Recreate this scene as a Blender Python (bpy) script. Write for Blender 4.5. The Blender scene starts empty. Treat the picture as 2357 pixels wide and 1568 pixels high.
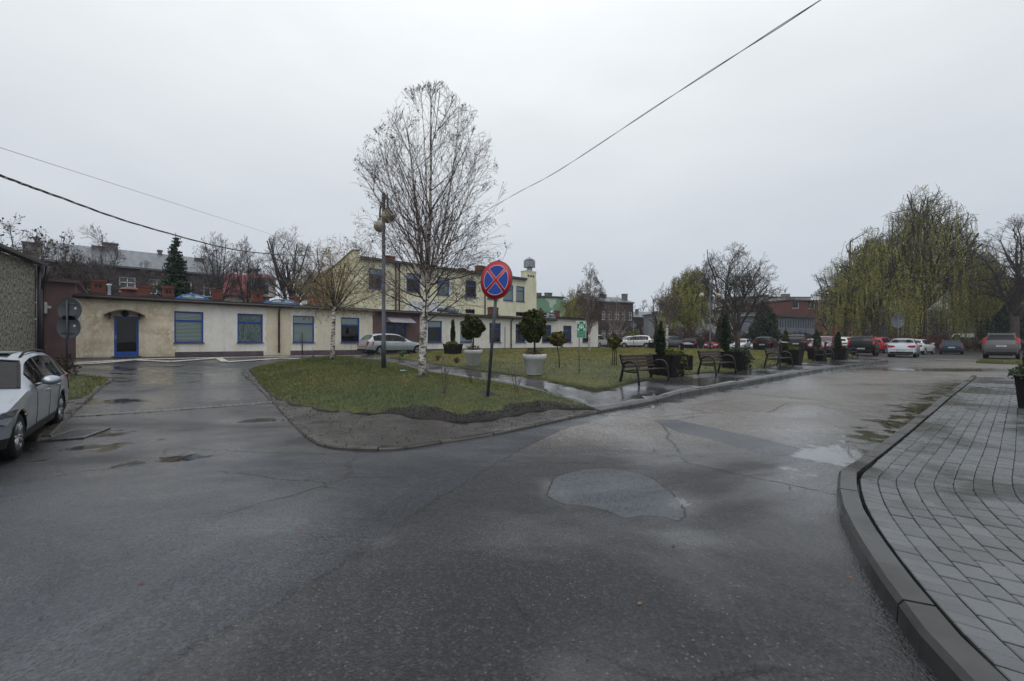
import bpy, bmesh, math, random
import numpy as np
from mathutils import Vector, Matrix, geometry
R = math.radians
PI = math.pi
random.seed(7)
rng = np.random.default_rng(7)
scn = bpy.context.scene
COL = scn.collection
# ---------------------------------------------------------------- camera
EYE = 1.5
FPX = 1000.0            # focal length for a 2357 px wide picture
CX, HY, IW, IH = 1178.0, 787.0, 2357.0, 1568.0
cam = bpy.data.cameras.new('camera'); camo = bpy.data.objects.new('camera', cam); COL.objects.link(camo)
camo.location = (0, 0, EYE); camo.rotation_euler = (R(90), 0, 0)
cam.sensor_width = 36; cam.lens = FPX / IW * 36
cam.shift_y = (HY - IH / 2) / IW
cam.clip_start = 0.05; cam.clip_end = 3000
scn.camera = camo
# ---------------------------------------------------------------- sky: overcast, brighter towards the zenith
world = bpy.data.worlds.new("World"); scn.world = world; world.use_nodes = True
nt = world.node_tree; nt.nodes.clear()
def N(nt, t, **k):
    n = nt.nodes.new(t)
    for a, b in k.items(): setattr(n, a, b)
    return n
wo = N(nt, 'ShaderNodeOutputWorld'); add = N(nt, 'ShaderNodeAddShader')
b1 = N(nt, 'ShaderNodeBackground'); b2 = N(nt, 'ShaderNodeBackground')
sky = N(nt, 'ShaderNodeTexSky'); sky.sky_type = 'NISHITA'; sky.sun_disc = False
SUN_EL, SUN_AZ = R(48), R(200)
sky.sun_elevation = SUN_EL; sky.sun_rotation = SUN_AZ
nt.links.new(sky.outputs[0], b1.inputs[0]); b1.inputs[1].default_value = 0.008
tc = N(nt, 'ShaderNodeTexCoord'); sx = N(nt, 'ShaderNodeSeparateXYZ')
nt.links.new(tc.outputs['Generated'], sx.inputs[0])
nz = N(nt, 'ShaderNodeTexNoise'); nz.inputs['Scale'].default_value = 2.2; nz.inputs['Detail'].default_value = 4
mp = N(nt, 'ShaderNodeMapping'); mp.inputs['Scale'].default_value = (1, 1, 2.6)
nt.links.new(tc.outputs['Generated'], mp.inputs[0]); nt.links.new(mp.outputs[0], nz.inputs[0])
ma = N(nt, 'ShaderNodeMath', operation='MULTIPLY_ADD'); ma.inputs[1].default_value = 0.26; ma.inputs[2].default_value = -0.13
nt.links.new(nz.outputs[0], ma.inputs[0])
ad = N(nt, 'ShaderNodeMath', operation='ADD'); nt.links.new(sx.outputs[2], ad.inputs[0]); nt.links.new(ma.outputs[0], ad.inputs[1])
rp = N(nt, 'ShaderNodeValToRGB'); cr = rp.color_ramp
cr.elements[0].position = 0.0; cr.elements[0].color = (0.46, 0.51, 0.585, 1)
cr.elements[1].position = 1.0; cr.elements[1].color = (1.35, 1.38, 1.42, 1)
for p, c in ((0.10, (0.51, 0.548, 0.605)), (0.28, (0.635, 0.67, 0.71)), (0.45, (0.76, 0.79, 0.81)), (0.62, (0.93, 0.96, 0.98))):
    e = cr.elements.new(p); e.color = (*c, 1)
nt.links.new(ad.outputs[0], rp.inputs[0]); nt.links.new(rp.outputs[0], b2.inputs[0]); b2.inputs[1].default_value = 1.05
nt.links.new(b1.outputs[0], add.inputs[0]); nt.links.new(b2.outputs[0], add.inputs[1]); nt.links.new(add.outputs[0], wo.inputs[0])
sl = bpy.data.lights.new('sun', 'SUN'); so = bpy.data.objects.new('sun', sl); COL.objects.link(so)
sl.energy = 0.55; sl.angle = R(40); sl.color = (1, 0.98, 0.95)
so.rotation_euler = (R(90) - SUN_EL, 0, R(-20))
scn.view_settings.view_transform = 'Standard'; scn.view_settings.look = 'None'
scn.view_settings.exposure = 0.0; scn.view_settings.gamma = 1.0
# ---------------------------------------------------------------- tagging
def tag(o, label=None, cat=None, group=None, kind=None):
    if label: o['label'] = label
    if cat: o['category'] = cat
    if group: o['group'] = group
    if kind: o['kind'] = kind
    return o
def empty(name, loc, rz=0, label=None, cat=None, group=None):
    o = bpy.data.objects.new(name, None); COL.objects.link(o)
    o.location = loc; o.rotation_euler = (0, 0, rz); o.empty_display_size = .2
    return tag(o, label, cat, group)
def copy_tree(o, parent=None):
    c = o.copy(); COL.objects.link(c); c.parent = parent
    for ch in list(o.children): copy_tree(ch, c)
    return c
# ---------------------------------------------------------------- mesh builder
class MB:
    def __init__(s): s.v = []; s.f = []; s.m = []; s.sm = []
    def quad(s, a, b, c, d, m=0):
        n = len(s.v); s.v += [tuple(a), tuple(b), tuple(c), tuple(d)]; s.f.append((n, n+1, n+2, n+3)); s.m.append(m); s.sm.append(False)
    def poly(s, pts, m=0):
        n = len(s.v); s.v += [tuple(p) for p in pts]; s.f.append(tuple(range(n, n+len(pts)))); s.m.append(m); s.sm.append(False)
    def box(s, c, d, m=0, rz=0, mat=None, taper=1.0, bev=0.0):
        x, y, z = d[0]/2, d[1]/2, d[2]/2
        if bev > 0:
            bb = min(bev, x*.45, y*.45, z*.45); rings = []
            for (zz, k) in ((-z, bb), (-z+bb, 0), (z-bb, 0), (z, bb)):
                X, Y = x-k, y-k; e = bb*.6
                rings.append([(-X+e, -Y, zz), (X-e, -Y, zz), (X, -Y+e, zz), (X, Y-e, zz), (X-e, Y, zz), (-X+e, Y, zz), (-X, Y-e, zz), (-X, -Y+e, zz)])
            pts = [p for r_ in rings for p in r_]
            fs = [tuple(range(7, -1, -1)), tuple(range(24, 32))]
            for i in range(3):
                for j in range(8):
                    k = (j+1) % 8; fs.append((i*8+j, i*8+k, i*8+8+k, i*8+8+j))
        else:
            pts = [(-x, -y, -z), (x, -y, -z), (x, y, -z), (-x, y, -z)] + [(-x*taper, -y*taper, z), (x*taper, -y*taper, z), (x*taper, y*taper, z), (-x*taper, y*taper, z)]
            fs = [(3, 2, 1, 0), (4, 5, 6, 7), (0, 1, 5, 4), (1, 2, 6, 5), (2, 3, 7, 6), (3, 0, 4, 7)]
        M = Matrix.Rotation(rz, 3, 'Z') if rz else None
        n = len(s.v)
        for p in pts:
            v = Vector(p)
            if mat is not None: v = mat @ v
            if M: v = M @ v
            s.v.append((v[0]+c[0], v[1]+c[1], v[2]+c[2]))
        for f in fs: s.f.append(tuple(i+n for i in f)); s.m.append(m); s.sm.append(False)
    def tube(s, pts, r, n=8, m=0, cap=True, smooth=True):
        pts = [Vector(p) for p in pts]; k = len(pts)
        if not hasattr(r, '__len__'): r = [r]*k
        base = len(s.v); up = None
        for i, p in enumerate(pts):
            t = (pts[min(i+1, k-1)] - pts[max(i-1, 0)]).normalized()
            if up is None:
                up = Vector((0, 0, 1)) if abs(t.z) < .9 else Vector((1, 0, 0))
            a = t.cross(up)
            if a.length < 1e-5: a = t.orthogonal()
            a.normalize(); b = a.cross(t).normalized(); up = b
            for j in range(n):
                th = 2*PI*j/n
                s.v.append(tuple(p + a*math.cos(th)*r[i] + b*math.sin(th)*r[i]))
        for i in range(k-1):
            for j in range(n):
                q = (j+1) % n
                s.f.append((base+i*n+j, base+(i+1)*n+j, base+(i+1)*n+q, base+i*n+q)); s.m.append(m); s.sm.append(smooth)
        if cap:
            s.f.append(tuple(base+j for j in range(n))); s.m.append(m); s.sm.append(False)
            s.f.append(tuple(base+(k-1)*n+j for j in reversed(range(n)))); s.m.append(m); s.sm.append(False)
    def lathe(s, prof, n=24, c=(0, 0, 0), m=0, axis='Z', smooth=True, cap=False):
        base = len(s.v)
        for (r, z) in prof:
            for j in range(n):
                th = 2*PI*j/n; a, b = r*math.cos(th), r*math.sin(th)
                if axis == 'Z': p = (a, b, z)
                elif axis == 'Y': p = (a, z, b)
                else: p = (z, a, b)
                s.v.append((p[0]+c[0], p[1]+c[1], p[2]+c[2]))
        for i in range(len(prof)-1):
            for j in range(n):
                q = (j+1) % n
                s.f.append((base+i*n+j, base+i*n+q, base+(i+1)*n+q, base+(i+1)*n+j)); s.m.append(m); s.sm.append(smooth)
        if cap:
            s.f.append(tuple(base+j for j in reversed(range(n)))); s.m.append(m); s.sm.append(False)
            e = base+(len(prof)-1)*n
            s.f.append(tuple(e+j for j in range(n))); s.m.append(m); s.sm.append(False)
    def prism(s, outline, y0, y1, m=0, fn=None):
        # outline in (x,z), extruded along y
        fn = fn or (lambda x, y, z: (x, y, z))
        n = len(outline); b = len(s.v)
        s.v += [tuple(fn(x, y0, z)) for x, z in outline] + [tuple(fn(x, y1, z)) for x, z in outline]
        s.f.append(tuple(b+i for i in range(n))); s.m.append(m); s.sm.append(False)
        s.f.append(tuple(b+n+i for i in reversed(range(n)))); s.m.append(m); s.sm.append(False)
        for i in range(n):
            j = (i+1) % n
            s.f.append((b+i, b+n+i, b+n+j, b+j)); s.m.append(m); s.sm.append(False)
    def build(s, name, mats, parent=None, loc=None, rz=0, fix=True):
        me = bpy.data.meshes.new(name); me.from_pydata(s.v, [], s.f)
        if not isinstance(mats, (list, tuple)): mats = [mats]
        for m in mats: me.materials.append(m)
        me.polygons.foreach_set('material_index', s.m); me.polygons.foreach_set('use_smooth', s.sm)
        if fix:
            bm = bmesh.new(); bm.from_mesh(me); bmesh.ops.recalc_face_normals(bm, faces=bm.faces); bm.to_mesh(me); bm.free()
        me.update()
        o = bpy.data.objects.new(name, me); COL.objects.link(o); o.parent = parent
        if loc: o.location = loc
        if rz: o.rotation_euler = (0, 0, rz)
        return o
def np_mesh(name, V, Fq, mat, parent=None, smooth=False, mi=None):
    """V (n,3) ; Fq (m,k) all faces with k corners"""
    me = bpy.data.meshes.new(name)
    V = np.asarray(V, dtype=np.float32); Fq = np.asarray(Fq, dtype=np.int32)
    m, k = Fq.shape
    me.vertices.add(len(V)); me.vertices.foreach_set('co', V.ravel())
    me.loops.add(m*k); me.loops.foreach_set('vertex_index', Fq.ravel())
    me.polygons.add(m); me.polygons.foreach_set('loop_start', np.arange(0, m*k, k, dtype=np.int32))
    try: me.polygons.foreach_set('loop_total', np.full(m, k, dtype=np.int32))
    except Exception: pass
    mats = mat if isinstance(mat, (list, tuple)) else [mat]
    for q in mats: me.materials.append(q)
    if mi is not None: me.polygons.foreach_set('material_index', np.asarray(mi, dtype=np.int32))
    me.polygons.foreach_set('use_smooth', np.full(m, smooth))
    me.update(calc_edges=True); me.validate()
    o = bpy.data.objects.new(name, me); COL.objects.link(o); o.parent = parent
    return o
class Tubes:
    def __init__(s): s.g = {}
    def add(s, pts, rad, sides=3, m=0): s.g.setdefault((len(pts), sides, m), []).append((pts, rad))
    def build(s, name, mats, parent=None, cards=None):
        VV = []; FF = []; MI = []; off = 0
        for (n, k, m), lst in s.g.items():
            P = np.array([a for a, _ in lst], dtype=np.float32); r = np.array([b for _, b in lst], dtype=np.float32)
            T = np.empty_like(P); T[:, 1:-1] = P[:, 2:]-P[:, :-2]; T[:, 0] = P[:, 1]-P[:, 0]; T[:, -1] = P[:, -1]-P[:, -2]
            T /= np.linalg.norm(T, axis=2, keepdims=True)+1e-9
            ref = np.where(np.abs(T[:, :1, 2:3]) > .92, np.array([1., 0, 0]), np.array([.12, .2, 1.]))
            A = np.cross(T, ref); A /= np.linalg.norm(A, axis=2, keepdims=True)+1e-9
            B = np.cross(T, A)
            th = np.arange(k)*2*PI/k
            ring = P[:, :, None, :] + (A[:, :, None, :]*np.cos(th)[None, None, :, None] + B[:, :, None, :]*np.sin(th)[None, None, :, None])*r[:, :, None, None]
            q = len(lst); VV.append(ring.reshape(-1, 3))
            idx = np.arange(q*n*k).reshape(q, n, k)+off
            a = idx[:, :-1, :]; b = idx[:, 1:, :]
            F = np.stack([a, np.roll(a, -1, 2), np.roll(b, -1, 2), b], axis=-1).reshape(-1, 4)
            FF.append(F); MI.append(np.full(len(F), m)); off += q*n*k
        if cards:
            for (C, m) in cards:
                VV.append(C.reshape(-1, 3)); F = np.arange(len(C)*4).reshape(-1, 4)+off
                FF.append(F); MI.append(np.full(len(F), m)); off += len(C)*4
        if not VV: return None
        return np_mesh(name, np.concatenate(VV), np.concatenate(FF), mats, parent, smooth=False, mi=np.concatenate(MI))
def cards_at(C, size, aspect=1.0, hang=None, jitter=.35):
    """random oriented quads (n,4,3) at centres C"""
    C = np.asarray(C, dtype=np.float64); n = len(C)
    a = rng.normal(size=(n, 3)); a /= np.linalg.norm(a, axis=1, keepdims=True)
    if hang is not None: a = a*hang[0] + np.array(hang[1])[None]*(1-hang[0]); a /= np.linalg.norm(a, axis=1, keepdims=True)
    b = rng.normal(size=(n, 3)); b = np.cross(a, b); b /= np.linalg.norm(b, axis=1, keepdims=True)
    s = size*(1+jitter*rng.uniform(-1, 1, n))[:, None]
    A = a*s*aspect; B = b*s
    return np.stack([C-A*.5-B*.1, C-B*.5, C+A*.5+B*.1, C+B*.5], axis=1)
# ---------------------------------------------------------------- materials
def lin(c):
    out = []
    for x in c[:3]:
        x = x/255.0; out.append(x/12.92 if x <= .04045 else ((x+.055)/1.055)**2.4)
    return (*out, 1)
def mk(name):
    m = bpy.data.materials.new(name); m.use_nodes = True; nt = m.node_tree; nt.nodes.clear()
    o = N(nt, 'ShaderNodeOutputMaterial'); p = N(nt, 'ShaderNodeBsdfPrincipled'); nt.links.new(p.outputs[0], o.inputs[0])
    return m, nt, p
def val(nt, node, sock, v):
    if isinstance(v, (int, float)): node.inputs[sock].default_value = v
    elif isinstance(v, tuple): node.inputs[sock].default_value = v if len(v) == 4 else (*v, 1) if node.inputs[sock].type == 'RGBA' else v
    else: nt.links.new(v, node.inputs[sock])
def mix(nt, f, a, b, mode='MIX'):
    n = N(nt, 'ShaderNodeMix', data_type='RGBA', blend_type=mode)
    val(nt, n, 0, f); val(nt, n, 6, a); val(nt, n, 7, b); return n.outputs[2]
def math_(nt, op, a, b=0.0, c=0.0, clamp=False):
    n = N(nt, 'ShaderNodeMath', operation=op, use_clamp=clamp); val(nt, n, 0, a); val(nt, n, 1, b); val(nt, n, 2, c); return n.outputs[0]
def noise(nt, vec, scale, detail=3, rough=.5, dist=0, out=0):
    n = N(nt, 'ShaderNodeTexNoise'); n.inputs['Scale'].default_value = scale; n.inputs['Detail'].default_value = detail
    n.inputs['Roughness'].default_value = rough; n.inputs['Distortion'].default_value = dist
    if vec is not None: nt.links.new(vec, n.inputs[0])
    return n.outputs[out]
def ramp(nt, fac, stops, interp='LINEAR'):
    n = N(nt, 'ShaderNodeValToRGB'); c = n.color_ramp; c.interpolation = interp
    while len(c.elements) < len(stops): c.elements.new(.5)
    for e, (p, col) in zip(c.elements, stops):
        e.position = p; e.color = col if isinstance(col, tuple) and len(col) == 4 else ((col, col, col, 1) if isinstance(col, (int, float)) else (*col, 1))
    nt.links.new(fac, n.inputs[0]); return n.outputs[0]
def coords(nt, kind='Object', scale=None, rot=None):
    t = N(nt, 'ShaderNodeTexCoord'); o = t.outputs[kind]
    if scale or rot:
        m = N(nt, 'ShaderNodeMapping'); nt.links.new(o, m.inputs[0])
        if scale: m.inputs['Scale'].default_value = scale
        if rot: m.inputs['Rotation'].default_value = rot
        o = m.outputs[0]
    return o
def bump(nt, p, h, strength=.3, dist=.02, prev=None):
    b = N(nt, 'ShaderNodeBump'); b.inputs['Strength'].default_value = strength; b.inputs['Distance'].default_value = dist
    val(nt, b, 'Height', h)
    if prev is not None: nt.links.new(prev, b.inputs['Normal'])
    nt.links.new(b.outputs[0], p.inputs['Normal']); return b.outputs[0]
MC = {}
def M(name, c1, c2=None, rough=.6, scale=4, metal=0.0, bmp=0.0, bscale=60, coat=0.0, spec=None, detail=4, lo=.35, hi=.65, bdist=.01, stretch=None):
    if name in MC: return MC[name]
    m, nt, p = mk(name); v = coords(nt, 'Object', scale=stretch)
    if c2:
        f = ramp(nt, noise(nt, v, scale, detail), [(lo, 0.0), (hi, 1.0)])
        nt.links.new(mix(nt, f, lin(c1), lin(c2)), p.inputs['Base Color'])
    else: p.inputs['Base Color'].default_value = lin(c1)
    p.inputs['Roughness'].default_value = rough; p.inputs['Metallic'].default_value = metal
    if coat: p.inputs['Coat Weight'].default_value = coat; p.inputs['Coat Roughness'].default_value = .06
    if spec is not None: p.inputs['Specular IOR Level'].default_value = spec
    if bmp: bump(nt, p, noise(nt, v, bscale, 3), bmp, bdist)
    MC[name] = m; return m
# ---------------------------------------------------------------- terrain
_cp = np.array([(0, 0, 0), (3, 3, 0), (-3, 2, -.02), (-5, 4.5, -.10), (-7.16, 6.3, -.20), (-8.83, 8.49, -.13), (-6.5, 8, -.12), (-3, 7, -.03), (0, 8, .03),
    (2, 6, 0), (5.2, 6.3, 0.02), (4, 11, .16), (8, 8, .03), (12, 14, .15), (18, 20, .22), (24, 29, .30), (30, 33, .31), (34, 30, .31), (45.5, 44.7, .2), (30, 37, .3),
    (28.7, 40, .46), (22.6, 54, .5), (15.8, 55, .7), (9.95, 50.5, .72), (-4, 38, .65), (-9.5, 31, .6), (-20.6, 23.2, .7), (-24, 20, .7), (-13.8, 15.7, .12), (-18, 20.5, .5), (-11, 11, -.05),
    (-13, 12, .12), (-16, 16, .4), (0, 16, .35), (3, 22, .48), (8, 32, .58), (14, 28, .45), (-7, 22, .4), (-20, 8, .1), (40, 10, .1), (20, 5, .05), (-10, 0, -.1), (0, -20, 0), (30, -20, 0), (-30, -20, 0),
    (60, 60, .4), (-60, 60, .8), (-60, 0, .5), (80, 20, .3), (0, 100, .8), (90, 110, .6), (-60, 110, .9)], dtype=float)
def _U(d): return np.where(d > 1e-9, d*d*np.log(d+1e-12), 0)
def _fit():
    n = len(_cp); P = _cp[:, :2]/30; D = np.linalg.norm(P[:, None]-P[None], axis=2)
    K = _U(D) + np.eye(n)*.002; Q = np.hstack([np.ones((n, 1)), P])
    A = np.zeros((n+3, n+3)); A[:n, :n] = K; A[:n, n:] = Q; A[n:, :n] = Q.T
    return np.linalg.solve(A, np.concatenate([_cp[:, 2], np.zeros(3)]))
_w = _fit()
def TZ(X, Y):
    X = np.atleast_1d(np.asarray(X, float)); Y = np.atleast_1d(np.asarray(Y, float))
    P = np.stack([X, Y], -1)/30; out = np.empty(len(P))
    for s in range(0, len(P), 20000):
        q = P[s:s+20000]; D = np.linalg.norm(q[:, None]-_cp[None, :, :2]/30, axis=2)
        out[s:s+20000] = _U(D)@_w[:-3] + _w[-3] + q@_w[-2:]
    r = np.hypot(X, Y); k = np.clip((r-70)/60, 0, 1)
    return np.clip(out, -.4, 1.2)*(1-k) + .55*k
def T(x, y): return float(TZ(x, y)[0])
def G(px, py, off=0.0):
    """ground point seen at a picture position: walks outwards over the terrain"""
    dx, dz = (px-CX)/FPX, -(py-HY)/FPX
    ys = np.concatenate([np.arange(.8, 20, .05), np.arange(20, 90, .2)])
    h = EYE + dz*ys - TZ(dx*ys, ys) - off
    i = int(np.argmax(h < 0)) if (h < 0).any() else len(ys)-1
    if i > 0:
        t = h[i-1]/(h[i-1]-h[i]+1e-12); y = ys[i-1] + t*(ys[i]-ys[i-1])
    else: y = ys[0]
    return Vector((dx*y, y, EYE+dz*y))
def W(px, py, Y): return Vector(((px-CX)/FPX*Y, Y, EYE-(py-HY)/FPX*Y))
def base(px, py, off=0.0):
    g = G(px, py, off); return g
DR = Vector((.7465, .6654, 0)); DP = Vector((-.6654, .7465, 0)); AZ = math.atan2(.6654, .7465)
# ---------------------------------------------------------------- ground materials
def attr(nt, name):
    a = N(nt, 'ShaderNodeAttribute'); a.attribute_name = name; return a.outputs['Fac']
def asphalt_mat(name, agg=75, patch=False):
    m, nt, p = mk(name); v = coords(nt, 'Object')
    n1 = noise(nt, v, .35, 5, .6); n2 = noise(nt, v, 3.5, 5, .65); n3 = noise(nt, v, 40, 2, .6)
    big = noise(nt, coords(nt, 'Object', scale=(.55, 1.0, 1), rot=(0, 0, .6)), .42, 6, .62, .8)
    if patch: col = mix(nt, n2, lin((46, 49, 54)), lin((60, 64, 70))); aggs = .55
    else:
        old = mix(nt, ramp(nt, n1, [(.35, 0.0), (.65, 1.0)]), lin((44, 43, 46)), lin((31, 32, 36)))
        wf = math_(nt, 'MULTIPLY', attr(nt, 'worn'), ramp(nt, n2, [(.3, .5), (.6, 1.0)]))
        old = mix(nt, wf, old, lin((112, 106, 100)))
        nw = mix(nt, n1, lin((32, 36, 44)), lin((42, 46, 54)))
        nf = ramp(nt, math_(nt, 'ADD', attr(nt, 'newer'), math_(nt, 'MULTIPLY', math_(nt, 'SUBTRACT', noise(nt, v, 5, 5, .7), .5), .55)), [(.46, 0.0), (.56, 1.0)])
        col = mix(nt, nf, old, nw)
        def pmask(w, sc=7): return ramp(nt, math_(nt, 'ADD', attr(nt, 'patched'), math_(nt, 'MULTIPLY', math_(nt, 'SUBTRACT', noise(nt, v, sc, 5, .75), .5), w)), [(.47, 0.0), (.53, 1.0)])
        pt = pmask(.20); col = mix(nt, pt, col, mix(nt, n2, lin((54, 59, 66)), lin((68, 74, 81))))
        nf = math_(nt, 'MAXIMUM', nf, pt)
    col = mix(nt, ramp(nt, n2, [(.40, .0), (.8, .5)]), col, mix(nt, .5, col, (0.010, .010, .012, 1)))
    vo = N(nt, 'ShaderNodeTexVoronoi'); vo.inputs['Scale'].default_value = agg; nt.links.new(v, vo.inputs[0])
    sp = N(nt, 'ShaderNodeSeparateColor'); nt.links.new(vo.outputs['Color'], sp.inputs[0])
    col = mix(nt, 1.0, col, ramp(nt, sp.outputs[2], [(0.0, .45), (.6, 1.0), (1.0, 1.9)]) if patch else mix(nt, pt, ramp(nt, sp.outputs[2], [(0.0, .45), (.6, 1.0), (1.0, 1.9)]), (1, 1, 1, 1)), 'MULTIPLY')
    st = math_(nt, 'MULTIPLY', ramp(nt, sp.outputs[0], [(.91, 0.0), (.95, 1.0)]), ramp(nt, vo.outputs['Distance'], [(.22, 1.0), (.42, 0.0)]))
    dens = .15 if patch else math_(nt, 'MULTIPLY', ramp(nt, noise(nt, v, 1.1, 4), [(.35, .08), (.65, .55)]), math_(nt, 'SUBTRACT', 1.0, math_(nt, 'MULTIPLY', nf, .5)))
    col = mix(nt, math_(nt, 'MULTIPLY', st, dens), col, lin((150, 138, 118)))
    col = mix(nt, math_(nt, 'MULTIPLY', ramp(nt, sp.outputs[1], [(.6, 0.0), (.85, 1.0)]), .7), col, (0.006, .007, .009, 1))
    # how wet: broad drifting areas, from damp matt to a shining film
    wetf = ramp(nt, big, [(.38, 0.0), (.62, 1.0)])
    rough = math_(nt, 'SUBTRACT', math_(nt, 'ADD', .52 if patch else .50, math_(nt, 'MULTIPLY', n3, .10)), math_(nt, 'MULTIPLY', wetf, .26))
    h = math_(nt, 'ADD', math_(nt, 'MULTIPLY', ramp(nt, vo.outputs['Distance'], [(0.0, 1.0), (.7, 0.0)]), .6), math_(nt, 'MULTIPLY', noise(nt, v, agg*1.7, 2), .5))
    h = math_(nt, 'ADD', h, math_(nt, 'MULTIPLY', n2, 2.0))
    b = N(nt, 'ShaderNodeBump'); b.inputs['Distance'].default_value = .011; nt.links.new(b.outputs[0], p.inputs['Normal'])
    if not patch:
        # cracks
        dv = N(nt, 'ShaderNodeMix', data_type='VECTOR'); nt.links.new(v, dv.inputs[4]); nt.links.new(noise(nt, v, 1.6, 5, .7, out=1), dv.inputs[5]); dv.inputs[0].default_value = .25
        vc = N(nt, 'ShaderNodeTexVoronoi', feature='DISTANCE_TO_EDGE'); vc.inputs['Scale'].default_value = .42; nt.links.new(dv.outputs[1], vc.inputs[0])
        ck = math_(nt, 'MULTIPLY', ramp(nt, vc.outputs[0], [(.0015, 1.0), (.006, 0.0)]), ramp(nt, noise(nt, v, .5, 3), [(.50, 0.0), (.56, 1.0)]))
        col = mix(nt, math_(nt, 'MULTIPLY', ck, .85), col, (.006, .006, .007, 1)); h = math_(nt, 'SUBTRACT', h, math_(nt, 'MULTIPLY', ck, 2.5))
        # the raised lip of the overlay where the two surfacings meet
        h = math_(nt, 'ADD', h, math_(nt, 'MULTIPLY', nf, 3.0)); h = math_(nt, 'ADD', h, math_(nt, 'MULTIPLY', pt, 4.0))
        pf = math_(nt, 'ADD', attr(nt, 'wet'), math_(nt, 'MULTIPLY', math_(nt, 'SUBTRACT', noise(nt, v, 1.7, 7, .68, .4), .5), 1.7))
        pm = ramp(nt, pf, [(.64, 0.0), (.71, 1.0)]); damp = ramp(nt, pf, [(.25, 0.0), (.66, 1.0)])
        col = mix(nt, math_(nt, 'MULTIPLY', damp, .45), col, (.011, .011, .012, 1)); col = mix(nt, pm, col, (.012, .011, .009, 1))
        rough = math_(nt, 'MULTIPLY', rough, math_(nt, 'SUBTRACT', 1.0, math_(nt, 'MULTIPLY', damp, .45)))
        rough = math_(nt, 'MULTIPLY', rough, math_(nt, 'SUBTRACT', 1.0, math_(nt, 'MULTIPLY', pm, .92)))
        flat = math_(nt, 'MULTIPLY', math_(nt, 'SUBTRACT', 1.0, pm), math_(nt, 'SUBTRACT', 1.0, math_(nt, 'MULTIPLY', wetf, .35)))
        nt.links.new(math_(nt, 'MULTIPLY', math_(nt, 'MULTIPLY', flat, .9), math_(nt, 'SUBTRACT', 1.0, math_(nt, 'MULTIPLY', pt, .6))), b.inputs['Strength'])
        # film of standing rain over the rough stones
        film = math_(nt, 'MULTIPLY', ramp(nt, math_(nt, 'ADD', big, math_(nt, 'MULTIPLY', attr(nt, 'wet'), .30)), [(.44, .06), (.66, .95)]), math_(nt, 'SUBTRACT', 1.0, math_(nt, 'MULTIPLY', pt, .6)))
        nt.links.new(film, p.inputs['Coat Weight']); p.inputs['Coat IOR'].default_value = 1.36
        nt.links.new(math_(nt, 'SUBTRACT', math_(nt, 'ADD', .26, math_(nt, 'MULTIPLY', n3, .12)), math_(nt, 'MULTIPLY', film, .20)), p.inputs['Coat Roughness'])
        b2 = N(nt, 'ShaderNodeBump'); b2.inputs['Distance'].default_value = .004; b2.inputs['Strength'].default_value = .30; nt.links.new(h, b2.inputs['Height'])
        b2.mute = False; nt.links.new(b2.outputs[0], p.inputs['Coat Normal'])
        nt.links.new(math_(nt, 'MULTIPLY', math_(nt, 'SUBTRACT', 1.0, pm), .55), b2.inputs['Strength'])
    else: b.inputs['Strength'].default_value = .5
    nt.links.new(h, b.inputs['Height'])
    nt.links.new(col, p.inputs['Base Color']); nt.links.new(rough, p.inputs['Roughness'])
    p.inputs['IOR'].default_value = 1.45
    return m
m_road = asphalt_mat('wet asphalt', 58)
m_patch = asphalt_mat('fine patch asphalt', 170, True)
def soil_mat():
    m, nt, p = mk('wet mud'); v = coords(nt, 'Object')
    n1 = noise(nt, v, 1.3, 6, .65); n2 = noise(nt, v, 14, 4, .6)
    c = mix(nt, ramp(nt, n1, [(.35, 0.0), (.65, 1.0)]), lin((30, 24, 20)), lin((50, 42, 36)))
    c = mix(nt, ramp(nt, n2, [(.4, .6), (.6, 0.0)]), c, (.010, .009, .008, 1))
    pm = ramp(nt, n1, [(.60, 1.0), (.66, 0.0)])
    nt.links.new(c, p.inputs['Base Color'])
    nt.links.new(ramp(nt, noise(nt, v, .9, 5, .6), [(.40, .62), (.60, .24)]), p.inputs['Roughness'])
    bump(nt, p, math_(nt, 'ADD', n2, math_(nt, 'MULTIPLY', n1, 2.0)), .7, .02); return m
m_mud = soil_mat()
def grass_ground():
    m, nt, p = mk('lawn ground'); v = coords(nt, 'Object')
    n1 = noise(nt, v, .45, 5, .65); n2 = noise(nt, v, 9, 4, .7)
    c = mix(nt, ramp(nt, n1, [(.38, 0.0), (.62, 1.0)]), lin((52, 66, 24)), lin((86, 88, 36)))
    c = mix(nt, ramp(nt, n2, [(.45, 0.0), (.7, .75)]), c, lin((40, 34, 20)))
    bare = ramp(nt, math_(nt, 'ADD', attr(nt, 'bare'), math_(nt, 'MULTIPLY', math_(nt, 'SUBTRACT', noise(nt, v, 7, 5, .75), .5), 1.3)), [(.42, 0.0), (.58, 1.0)])
    c = mix(nt, bare, c, lin((24, 20, 16)))
    nt.links.new(c, p.inputs['Base Color']); p.inputs['Roughness'].default_value = .75
    bump(nt, p, math_(nt, 'ADD', n2, noise(nt, v, 40, 3, .7)), 1.0, .03); return m
m_lawn = grass_ground()
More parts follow.
